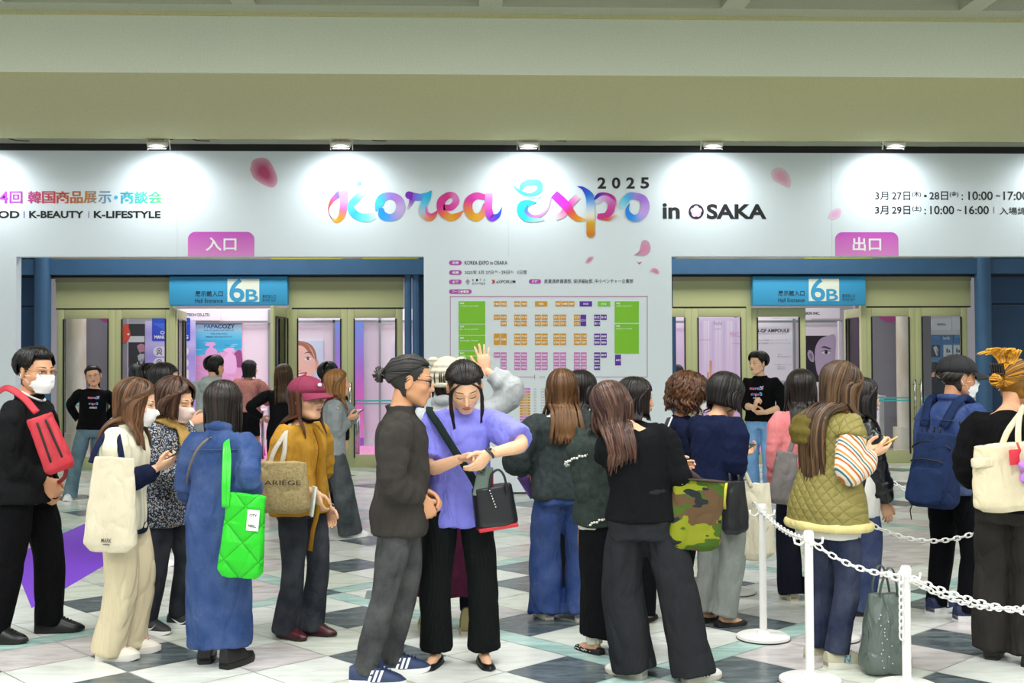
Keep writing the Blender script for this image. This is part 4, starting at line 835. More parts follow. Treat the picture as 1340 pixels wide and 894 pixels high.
# ---- hands
HPOSE = {'relaxed': ((.35, .45, .3), (.42, .5, .35), (.5, .55, .35), (.55, .6, .4), 0, .5), 'hold': ((.5, .75, .45), (.55, .8, .5), (.6, .85, .5), (.65, .85, .5), 0, .9),
         'curl': ((.9, 1.1, .6), (1.0, 1.15, .6), (1.05, 1.15, .65), (1.1, 1.2, .65), 0, 1.0), 'open': ((.02, .08, .05), (.0, .06, .05), (.02, .08, .06), (.05, .12, .08), .17, -.1), 'flat': ((.15, .2, .15), (.15, .22, .15), (.18, .25, .15), (.25, .3, .2), .03, .3)}
HANDS = {}
def hand_mesh(pose):
    """right hand: wrist at origin, fingers +y, palm faces -z, thumb on -x"""
    if pose in HANDS: return HANDS[pose]
    P = HPOSE[pose]; m = MB(); n = V3((0, 0, -1)); d = V3((0, 1, 0))
    rings = []
    for y, w, t, dz in ((-.035, .024, .019, .001), (-.01, .025, .018, .001), (.012, .031, .0165, 0), (.04, .040, .0165, 0), (.07, .042, .0145, 0), (.088, .040, .0115, -.001), (.094, .034, .008, -.002)):
        rings.append([(w * math.copysign(abs(math.cos(a)) ** .8, math.cos(a)), y, dz + t * math.sin(a)) for a in np.linspace(0, 2 * PI, 17)[:-1]])
    m.loft(rings); m.ball((-.024, .028, -.008), (.019, .032, .013)); m.ball((.026, .035, -.007), (.013, .035, .011))
    for k, (x, y, L, r) in enumerate(((-.028, .086, .074, .0088), (-.0095, .09, .082, .009), (.0095, .087, .076, .0086), (.027, .08, .060, .0076))):
        sp_ = P[4] * (-1.2, -.35, .5, 1.5)[k]; dd = V3((math.sin(sp_), math.cos(sp_), 0)); p = V3((x, y - .012, -.001)); pts = [p, p + dd * .012]; a = 0
        for seg, c in zip((.46, .3, .24), P[k]):
            a += c; q = dd * math.cos(a) + n * math.sin(a)
            for _ in range(2): pts.append(pts[-1] + q * (L * seg / 2))
        m.tube(pts, [r * 1.1, r * 1.08, r, r, r * .96, r * .9, r * .85, r * .6], 10); m.ball(pts[-2], r * .86, 10, 6)
    c = P[5]; q = V3((-.72, .62, -.25 - .25 * c)).normalized(); p = V3((-.024, .02, -.004)); pts = [p, p + q * .022, p + q * .042]
    q2 = V3((-.42 + .3 * c, .85, -.35 * max(c, 0) - .1)).normalized(); pts += [pts[-1] + q2 * .018, pts[-1] + q2 * .034]
    q3 = V3((-.2 + .45 * c, .9, -.35 * max(c, 0))).normalized(); pts += [pts[-1] + q3 * .014, pts[-1] + q3 * .027]
    m.tube(pts, [.014, .0135, .0118, .0105, .0105, .0096, .006], 10)
    v, f, _ = remesh(m, .0036, 3); HANDS[pose] = (v, f); return HANDS[pose]
SKINS = {}
def skin_mats(tone, lip, brow):
    k = (tone, lip, brow)
    if k in SKINS: return SKINS[k]
    m, nt, b = nodemat('skin'); c = srgb(tone); b.inputs['Roughness'].default_value = .5; b.inputs['Subsurface Weight'].default_value = .12
    b.inputs['Subsurface Radius'].default_value = (.012, .004, .002); N = nt.nodes.new
    tc = N('ShaderNodeTexCoord'); n = N('ShaderNodeTexNoise'); n.inputs['Scale'].default_value = 35; nt.links.new(tc.outputs['Object'], n.inputs['Vector'])
    mx = N('ShaderNodeMix'); mx.data_type = 'RGBA'; mx.inputs[6].default_value = c; mx.inputs[7].default_value = (c[0] * .95, c[1] * .84, c[2] * .80, 1)
    nt.links.new(n.outputs[0], mx.inputs[0]); nt.links.new(mx.outputs[2], b.inputs['Base Color'])
    SKINS[k] = [m, mat('#e8e4e0', .25, name='eye_white'), mat('#15100e', .3, name='dark_eye'), mat(lip, .4, name='lip'), mat(brow, .7, name='brow')]
    return SKINS[k]
# ---- skeleton
class Rig:
    def __init__(s, H=1.6, man=False, lean=(3, 0), twist=0, feet=((-.09, 0, 12), (.09, 0, -12)), head=(0, 0, 0), neck=(0, 0), L=None, R=None, bulk=1.0, hip=(0, 0), drop=.006, sit=None):
        s.H, s.man, s.bulk = H, man, bulk; s.feet = feet
        fx = (feet[0][0] + feet[1][0]) / 2 + hip[0]; fy = (feet[0][1] + feet[1][1]) / 2 + hip[1]
        # spine samples
        s.zs = np.linspace(.46, .875, 43); s.sp = []; p = V3((fx, fy, .46 * H - drop)); yaw0 = 0
        if sit: p.z = sit - .05 * H
        for z in s.zs:
            k = smooth01((z - .52) / .24); M = rotm('Z', rad(twist) * k) @ rotm('Y', rad(lean[1]) * k) @ rotm('X', -rad(lean[0]) * k)
            s.sp.append((p.copy(), M)); p = p + M @ V3((0, 0, (s.zs[1] - s.zs[0]) * H))
        hp = s.at(.525); s.hips = [hp[0] + V3((sx * .055 * H, 0, 0)) for sx in (-1, 1)]
        s.knees, s.ankles = [], []
        for i in (0, 1):
            x, y, yw = feet[i]; f = V3((-math.sin(rad(yw)), math.cos(rad(yw)), 0)); a = V3((x, y, .045 * H)) - f * .02
            if sit: k = V3((s.hips[i].x * 1.1, s.hips[i].y + .24 * H, sit + .02)); s.knees.append(k); s.ankles.append(a); continue
            s.knees.append(s.ik(s.hips[i], a, .245 * H, .238 * H, f)); s.ankles.append(a)
        c, M = s.at(.797); w = .108 * H * (1.08 if man else .97) * (.5 + .5 * bulk)
        s.sh = [c + M @ V3((sx * w, 0, -.002 * H)) for sx in (-1, 1)]
        s.shM = M; s.el, s.wr, s.hand = [], [], []
        for i, A in enumerate((L, R)):
            sx = (-1, 1)[i]; A = dict(A or {}); t = A.get('to'); u, l = .172 * H, .147 * H
            if t is None: t = s.sh[i] + V3((sx * .035, .03, -(u + l) * .985))
            elif A.get('rel'): t = s.sh[i] + V3(t)
            else: t = V3(t)
            pole = V3(A.get('pole', (sx * .45, -.8, -.35)))
            d = t - s.sh[i]
            if d.length > (u + l) * .995: t = s.sh[i] + d.normalized() * (u + l) * .995
            e = s.ik(s.sh[i], t, u, l, pole); s.el.append(e); s.wr.append(t)
            fd = V3(A['dir']).normalized() if 'dir' in A else (t - e).normalized()
            pn = V3(A.get('palm', (-sx, .15, 0))); s.hand.append((fd, pn, A.get('pose', 'relaxed'), A.get('hide', False)))
        nb, M = s.at(.845); s.nb = nb
        s.HM = rotm('Z', rad(head[0])) @ rotm('X', -rad(head[1])) @ rotm('Y', rad(head[2]))
        s.hs = 1.075 * (H / 1.62) ** .4 * (1.03 if man else 1.0)
        q = .17 * H - .114 * s.hs; s.hc = nb + M @ V3((neck[0], .010 + neck[1], q * .45)) + s.HM @ V3((0, .024 * s.hs, q * .55)); s.neckM = M
        s.hat = Matrix.Translation(s.hc) @ (s.HM * s.hs).to_4x4()
    def at(s, z):
        if z > .70: z = .70 + (z - .70) * .87
        t = (z - .46) / (s.zs[1] - s.zs[0]); i = int(min(max(math.floor(t), 0), len(s.zs) - 2)); k = t - i
        a, b = s.sp[i], s.sp[i + 1]; return a[0].lerp(b[0], k), (b[1] if k > .5 else a[1])
    @staticmethod
    def ik(a, b, l1, l2, pole):
        d = b - a; D = min(d.length, (l1 + l2) * .9995); u = d.normalized(); x = (l1 * l1 - l2 * l2 + D * D) / (2 * D)
        h = math.sqrt(max(l1 * l1 - x * x, 0)); p = V3(pole) - u * V3(pole).dot(u)
        if p.length < 1e-6: p = u.orthogonal()
        return a + u * x + p.normalized() * h
    def ring(s, z, w, d, yo=0.0, n=26, ex=2.3, xo=0.0):
        c, M = s.at(z); H = s.H; out = []
        for k in range(n):
            t = 2 * PI * k / n; cx, sy = math.cos(t), math.sin(t)
            out.append(c + M @ V3((xo + w * H * math.copysign(abs(cx) ** (2 / ex), cx), yo * H + d * H * math.copysign(abs(sy) ** (2 / ex), sy), 0)))
        return out
def bend(a, b, c, n=5, k=.32):
    """a limb through joint b, rounded at the joint"""
    p, q = b.lerp(a, k), b.lerp(c, k); out = [a.lerp(p, i / n) for i in range(n)]
    for i in range(n + 1): t = i / n; out.append(p * (1 - t) ** 2 + b * (2 * t * (1 - t)) + q * t * t)
    out += [q.lerp(c, (i + 1) / n) for i in range(n)]; return out
def prof(vals, n):
    """radius list of length n through (t, r) rows"""
    T = [v[0] for v in vals]; return [np.interp(i / (n - 1), T, [v[1] for v in vals]) for i in range(n)]
TF = [(.46, .050, .050, 0), (.485, .098, .070, -.004), (.52, .106, .074, -.006), (.56, .098, .068, -.002), (.615, .080, .058, .002), (.67, .080, .062, .002), (.735, .086, .070, .004), (.775, .090, .064, 0), (.805, .092, .052, -.004), (.825, .075, .042, -.004), (.842, .045, .036, -.002), (.86, .033, .034, 0)]
TM = [(.46, .050, .050, 0), (.485, .092, .066, -.004), (.52, .100, .070, -.004), (.56, .096, .068, 0), (.615, .091, .066, .004), (.67, .089, .069, .003), (.735, .094, .074, .003), (.775, .099, .068, 0), (.805, .102, .055, -.004), (.825, .084, .045, -.004), (.842, .050, .040, -.002), (.86, .036, .037, 0)]
def torso_at(man, z): T = TM if man else TF; return [np.interp(z, [r[0] for r in T], [r[k] for r in T]) for k in (1, 2, 3)]
def noise_push(v, nr, amp, sc, seed=0):
    q = v @ np.array([[.8, .6, .1], [-.55, .75, .35], [.2, -.3, .93]]); n = .8 * vnoise(v * np.array(sc) + seed * 7.3) + .4 * vnoise(v * np.array(sc) * 2.1 + seed * 3.1)
    n = n - .75 * (1 - np.abs(vnoise(q * np.array(sc) * 1.25 + seed * 5.7))) ** 5 + .2; return v + nr * (amp * n)[:, None]
def to_obj(name, v, f, mats, parent, extra=None, smooth=True):
    m = MB(); m.v = [tuple(p) for p in v]; m.f = list(f); m.m = [0] * len(m.f)
    if extra is not None:
        o = len(m.v); m.v += extra.v; m.f += [tuple(i + o for i in q) for q in extra.f]; m.m += extra.m
    return m.build(name, mats, parent, smooth)
# ---- the body
def make_body(rig, tone='#e2b08e', lip=None, brow='#2a1e18', closed=False, barelegs=False):
    H = rig.H; m = MB(); T = TM if rig.man else TF; B = rig.bulk; lip = lip or ('#a8705a' if rig.man else '#bd776c')
    m.loft([rig.ring(z, w * B * (.93 if z < .7 else .86 if z < .83 else .95), d * B * .92, yo) for z, w, d, yo in T])
    for i in (0, 1):
        P = bend(rig.sh[i], rig.el[i], rig.wr[i]); k = 1.12 if rig.man else 1.0
        m.tube(P, [r * H * k for r in prof([(0, .025), (.2, .027), (.45, .024), (.55, .0235), (.68, .023), (1, .0155)], len(P))], 12)
        P = bend(rig.hips[i], rig.knees[i], rig.ankles[i]); m.tube(P, [r * H for r in prof([(0, .044), (.2, .047), (.45, .031), (.55, .028), (.7, .029), (1, .020)], len(P))], 12)
        x, y, yw = rig.feet[i]; f = V3((-math.sin(rad(yw)), math.cos(rad(yw)), 0)); a = rig.ankles[i]
        m.tube([a - f * .03 + V3((0, 0, -.035)), a + f * .02 + V3((0, 0, -.03)), a + f * .09 + V3((0, 0, -.05)), a + f * .14 + V3((0, 0, -.058))], [.026, .03, .026, .016], 10)
    top = rig.hat @ V3((0, -.022, -.035))
    m.tube([rig.nb - rig.neckM @ V3((0, .005, .05)), rig.nb, rig.nb.lerp(top, .5), top], [.056 * (1.12 if rig.man else .95), .050 * (1.12 if rig.man else .92), .048 * (1.12 if rig.man else .9), .050], 16)
    v, f, nr = remesh(m, .010 if not barelegs else .008, 5)
    P, F, _ = head_grid(rig.man); ex = MB(); hp = [rig.hat @ V3(p) for p in P]; ex.add(hp, F)
    fb = face_bits(rig.man, closed)
    o = len(ex.v); ex.v += [tuple(rig.hat @ V3(p)) for p in fb.v]; ex.f += [tuple(i + o for i in q) for q in fb.f]; ex.m += fb.m
    for i in (0, 1):
        fd, pn, pose, hide = rig.hand[i]
        if hide: continue
        hv, hf = hand_mesh(pose); d = fd; n = (pn - d * pn.dot(d)).normalized(); sc = H / 1.64 * (1.06 if rig.man else .96)
        side = d.cross(n)  # thumb side of a right hand
        if i == 0: side = -side
        M = Matrix((-side, d, -n)).transposed() * sc
        o = len(ex.v); w = rig.wr[i]; ex.v += [tuple(w + M @ V3(p)) for p in hv]; fl_ = [tuple(q) for q in hf] if i == 1 else [tuple(reversed(q)) for q in hf]
        ex.f += [tuple(k + o for k in q) for q in fl_]; ex.m += [0] * len(hf)
    return to_obj('person', v, f, skin_mats(tone, lip, brow), None, ex)
# ---- clothes
def sleeve(m, rig, i, rr, end=1.0, seg=14, bunch=.0, seed=0):
    """rr rows (t, radius in H); end fraction of the arm covered"""
    P = bend(rig.sh[i], rig.el[i], rig.wr[i], 8, .3); n = max(4, int(round(len(P) * end))); P = P[:n]
    R = prof(rr, n); H = rig.H; rg = random.Random(seed + i)
    R = [r * H * (1 + bunch * rg.uniform(-1, 1) * (.3 + .9 * (k / n))) for k, r in enumerate(R)]
    inner = rig.sh[i].lerp(rig.at(.79)[0], .45) + V3((0, 0, -.01)); R[0] *= .90; R[1] *= .95; m.tube([inner] + P, [R[0]] + R, seg)
    return P, R
def make_top(rig, name, mats, parent, hem=.48, ease=.02, hemw=None, neck=.845, neckr=.0, sleeves=((0, .040), (.5, .034), (1, .026)), end=(.97, .97), bunch=.08, wr=.006, wsc=(9, 9, 5), vox=.0095, seed=1, smooth=4, yo=0, shoulder=0, waist=None, hemd=None, cuff=None, collar=0, extra=None):
    """jumper, shirt, coat: hem and neck as fractions of the height; ease in metres"""
    H = rig.H; m = MB(); ease = ease * .75; e = ease / H; zs = [z for z in (.08, .14, .2, .26, .32, .38, .42, .46, .485, .52, .56, .615, .67, .735, .775, .805, .825, .842) if z < neck - .004]
    zs = sorted([z for z in zs if z > hem + .012] + [hem, hem + .008]); rings = []
    hw = hemw / H if hemw else None
    for z in zs:
        zz = max(z, .475); w, d, y = torso_at(rig.man, max(zz, .49)); w *= rig.bulk; d *= rig.bulk
        k = smooth01((.84 - z) / .05); ww, dd = w + e * .7 * (k * .9 + .1) + shoulder * smooth01((z - .74) / .05) * (z < .83), d + e * .6 * (k * .9 + .1)
        if waist is None and z < .74: # hang straight from the chest
            cw, cd, cy = torso_at(rig.man, .735); q = .72; ww = max(ww, (cw * rig.bulk + e * .7) * q + ww * (1 - q)); dd = max(dd, (cd * rig.bulk + e * .6) * q + dd * (1 - q))
        if hw and z < .70: t = smooth01((.70 - z) / (.70 - hem)); ww = ww * (1 - t) + hw * t; dd = dd * (1 - t) + (hemd / H if hemd else hw * .72) * t
        if waist and .5 < z < .7: t = 1 - abs(z - .6) / .1; ww *= 1 - waist * max(t, 0); dd *= 1 - waist * max(t, 0)
        if .44 < z < .56 and not hw: ww = max(ww, .1135 * rig.bulk + e * .3); dd = max(dd, .082 * rig.bulk + e * .3)
        if z < hem + .004 : ww *= .985; dd *= .985
        rings.append(rig.ring(z, ww, dd, y + yo) if z >= .46 else low_ring(rig, z, ww, dd, y + yo))
    rings.append(rig.ring(neck, .040 + neckr, .041 + neckr, -.001)); m.loft(rings)
    for i in (0, 1):
        if end[i] > 0:
            P, R = sleeve(m, rig, i, sleeves, end[i], bunch=bunch, seed=seed)
            if cuff: m.tube([P[-1].lerp(P[-2], .9), P[-1].lerp(P[-2], .1)], [R[-1] + cuff] * 2, 14)
    if collar:
        c, M = rig.at(neck); m.tube([c + M @ V3((.045 * H * math.cos(t), .045 * H * math.sin(t) - .002 * H, collar * (1 - .35 * math.sin(t)))) for t in np.linspace(0, 2 * PI, 19)[:-1]], collar, 8, closed=True)
    if extra: extra(m)
    v, f, nr = remesh(m, vox, smooth); v = noise_push(v, nr, wr, wsc, seed)
    return to_obj(name, v, f, mats, parent)
def low_ring(rig, z, w, d, yo, n=26, ex=2.2, xo=0):
    """ring under the hips (coat tails, skirts): the middle slides toward the feet"""
    H = rig.H; c0, M = rig.at(.46); fx = (rig.feet[0][0] + rig.feet[1][0]) / 2; fy = (rig.feet[0][1] + rig.feet[1][1]) / 2; t = 1 - z / .46
    c = V3((c0.x * (1 - t) + fx * t + xo, c0.y * (1 - t) + fy * t, z * H)); out = []
    for k in range(n):
        a = 2 * PI * k / n; cx, sy = math.cos(a), math.sin(a)
        out.append(c + V3((w * H * math.copysign(abs(cx) ** (2 / ex), cx), yo * H + d * H * math.copysign(abs(sy) ** (2 / ex), sy), 0)))
    return out
def make_pants(rig, name, mats, parent, rows=((0, .066), (.25, .060), (.5, .046), (.75, .042), (1, .044)), hemz=.035, waistz=.60, ease=.008, wr=.006, wsc=(12, 12, 3.5), vox=.0095, seed=2, flat=1.0, split=0.0):
    H = rig.H; m = MB(); e = ease / H
    m.loft([rig.ring(z, w * rig.bulk + e, d * rig.bulk + e, yo) for z, w, d, yo in [(q, *torso_at(rig.man, max(q, .487))) for q in (.462, .485, .52, .56, waistz)]])
    for i in (0, 1):
        a = rig.ankles[i].copy(); a.z = max(hemz, .012); hipx = rig.hips[i] + V3(((-1, 1)[i] * -.004 * H, 0, .02 * H)); kn = rig.knees[i]
        P = bend(hipx, kn, a, 9, .3); R = [r * H for r in prof(rows, len(P))]; R[0] = min(R[0], .050 * H); R[1] = min(R[1], .054 * H); R[2] = min(R[2], .057 * H); m.tube(P, R, 18, flat=flat, up=(0, 1, 0) if flat != 1 else None)
    v, f, nr = remesh(m, vox, 4); v = noise_push(v, nr, wr, wsc, seed); v[:, 2] = np.maximum(v[:, 2], .008)
    return to_obj(name, v, f, mats, parent)
def make_skirt(rig, name, mats, parent, hem=.2, rows=((0, .085), (1, .13)), depth=.8, waistz=.60, wr=.01, folds=9, vox=.010, seed=3):
    H = rig.H; m = MB(); rings = []; zs = np.linspace(hem, waistz, 14)
    for z in zs:
        t = (waistz - z) / (waistz - hem); w = np.interp(t, [r[0] for r in rows], [r[1] for r in rows]); R = (low_ring(rig, z, w, w * depth, -.003, 48) if z < .46 else rig.ring(z, w, w * depth, -.003, 48))
        c = sum(R, V3()) / len(R); rings.append([c + (p - c) * (1 + folds * .0055 * t * math.sin(k / 48 * 2 * PI * (folds + 2) + seed)) for k, p in enumerate(R)])
    m.loft(rings); v, f, nr = remesh(m, vox, 3); v = noise_push(v, nr, wr, (12, 12, 2.2), seed); return to_obj(name, v, f, mats, parent)
# ---- shoes
SHOES = {}
def shoe_meshes(kind):
    """foot along +y, heel near -.095, sole on z=0: returns list of (name, MB, key)"""
    if kind in SHOES: return SHOES[kind]
    out = []
    def outline(y, L0, L1, w):
        t = (y - L0) / (L1 - L0); return w * (.72 + .28 * math.sin(min(t * 1.25, 1) * PI * .75 + .15)) * (1 - max(0, (t - .78) / .22) ** 2.2 * .92) * (1 if t > .04 else .82)
    hgt = {'sneaker': .055, 'chunky': .06, 'oxford': .05, 'flat': .03, 'boot': .06}[kind]; st = {'sneaker': .026, 'chunky': .04, 'oxford': .022, 'flat': .008, 'boot': .036}[kind]; w0 = {'flat': .041, 'chunky': .052, 'boot': .05}.get(kind, .047)
    L0, L1 = -.085, .172 if kind != 'flat' else .165; ys = [L0 + (L1 - L0) * t for t in (0, .02, .08, .18, .3, .42, .55, .68, .8, .9, .96, .99, 1)]
    m = MB(); rings = []
    for y in ys:
        w = max(outline(y, L0, L1, w0) * 1.06, .004); up = st * (1.0 + (.35 if kind in ('sneaker', 'chunky') and y < 0 else 0)); lift = .012 * max(0, (y - .11) / .06) ** 2
        rings.append([(w * c, y, z) for c, z in ((-1, up), (-1.03, (up + lift) / 2), (-.95, lift), (.95, lift), (1.03, (up + lift) / 2), (1, up))])
    m.loft(rings); out.append(('sole', m, 1))
    m = MB(); rings = []
    for y in ys:
        t = (y - L0) / (L1 - L0); w = outline(y, L0, L1, w0)
        if kind == 'boot': top = .15 if t < .42 else max(.15 - (t - .42) * .32, .062 - max(0, t - .8) * .06)
        elif kind == 'flat': top = .042 if t < .3 else np.interp(t, (.3, .55, .72, .9, 1), (.032, .026, .032, .028, .014))
        else: top = np.interp(t, (0, .08, .22, .36, .5, .7, .88, 1), (.088, .098, .082, .098, .09, hgt + .014, hgt - .003, .03)) * (hgt / .055) ** .5
        rg_ = []
        for k in range(14):
            a = PI * k / 13; rg_.append((w * math.copysign(abs(math.cos(a)) ** .75, math.cos(a)), y, st * .6 + (top - st * .6) * max(math.sin(a), 0) ** .8))
        rings.append(rg_ + [(-w * .9, y, st * .5), (w * .9, y, st * .5)])
    m.loft(rings); out.append(('upper', m, 0))
    if kind in ('sneaker', 'chunky', 'oxford'):
        m = MB()
        for k in range(5):
            y = .028 + k * .017; z = np.interp((y - L0) / (L1 - L0), (.22, .36, .5, .7, .88), (.082, .098, .09, hgt + .014, hgt)) * (hgt / .055) ** .5 + .002
            m.tube([(-.02, y, z - .008), (0, y + .004, z + .002), (.02, y, z - .008)], .0032, 6); m.tube([(-.018, y + .012, z - .012), (.018, y, z - .006)], .0028, 6)
        for s in (-1, 1): m.tube([(0, .03, .101 * (hgt / .055) ** .5), (s * .018, .02, .11 * (hgt / .055) ** .5), (s * .03, .035, .1 * (hgt / .055) ** .5), (s * .008, .035, .098 * (hgt / .055) ** .5)], .0026, 6)
        out.append(('laces', m, 2))
    SHOES[kind] = out; return out
def make_shoes(rig, parent, kind='sneaker', cols=('#222222', '#eeeeee', '#222222'), logo=None, sc=1.0, rough=.55):
    nm = {'sneaker': 'sneaker', 'chunky': 'sneaker', 'oxford': 'lace_up_shoe', 'flat': 'flat_shoe', 'boot': 'boot'}[kind]; k = sc * rig.H / 1.64 * (1.06 if rig.man else .97)
    for i in (0, 1):
        x, y, yw = rig.feet[i]; r = None
        M = Matrix.Translation((x, y, 0)) @ Matrix.Rotation(rad(yw), 4, 'Z') @ Matrix.Scale(k, 4)
        parts = shoe_meshes(kind)
        for n_, m, c in sorted(parts, key=lambda p: p[0] != 'upper'):
            q = MB(); q.add(m.v, m.f, 0, M)
            mm = mat(cols[c], rough if c == 0 else .5, bump=.12 if c == 0 else 0, bscale=160)
            if r is None: r = q.build(nm, mm, parent); smooth_angle(r.data, 50)
            else: o = q.build(n_, mm, r); smooth_angle(o.data, 40)
        if logo: 
            for s in (-1, 1):
                q = MB(); shoe_logo(q, logo[0], s, kind); q2 = MB(); q2.add(q.v, q.f, 0, M); q2.build('logo', mat(logo[1], .5), r, smooth=False)
def shoe_logo(q, kind, s, sk):
    def pt(y, z, off=.0015):
        w = .047 * (.72 + .28 * math.sin(min((y + .085) / .257 * 1.25, 1) * PI * .75 + .15)); return (s * (w * (1 - max(z - .03, 0) * 5.5) + off + .0008), y, z)
    if kind == 'N':
        for a, b in (((.0, .035), (.008, .072)), ((.008, .072), (.026, .035)), ((.026, .035), (.036, .072))):
            q.add([pt(a[0] - .004, a[1]), pt(a[0] + .005, a[1]), pt(b[0] + .005, b[1]), pt(b[0] - .004, b[1])], [(0, 1, 2, 3)]); q.add([pt(a[0] - .004, a[1], .002), pt(b[0] - .004, b[1], .002), pt(b[0] + .005, b[1], .002), pt(a[0] + .005, a[1], .002)], [(0, 1, 2, 3)])
    elif kind == 'stripes':
        for k in range(3): y = .0 + k * .022; q.add([pt(y, .03), pt(y + .012, .03), pt(y + .03, .078), pt(y + .018, .078)], [(0, 1, 2, 3)]); q.add([pt(y, .03, .002), pt(y + .018, .078, .002), pt(y + .03, .078, .002), pt(y + .012, .03, .002)], [(0, 1, 2, 3)])
    elif kind == 'swoosh':
        R = cr([(.075, .066, .001), (.05, .04, .006), (.02, .034, .012), (.0, .042, .012), (-.045, .064, .001)], 5); vs = []
        for y, z, w in R: vs += [pt(y, z - w / 2), pt(y, z + w / 2)]
        q.add(vs, [(2 * i, 2 * i + 1, 2 * i + 3, 2 * i + 2) for i in range(len(R) - 1)])
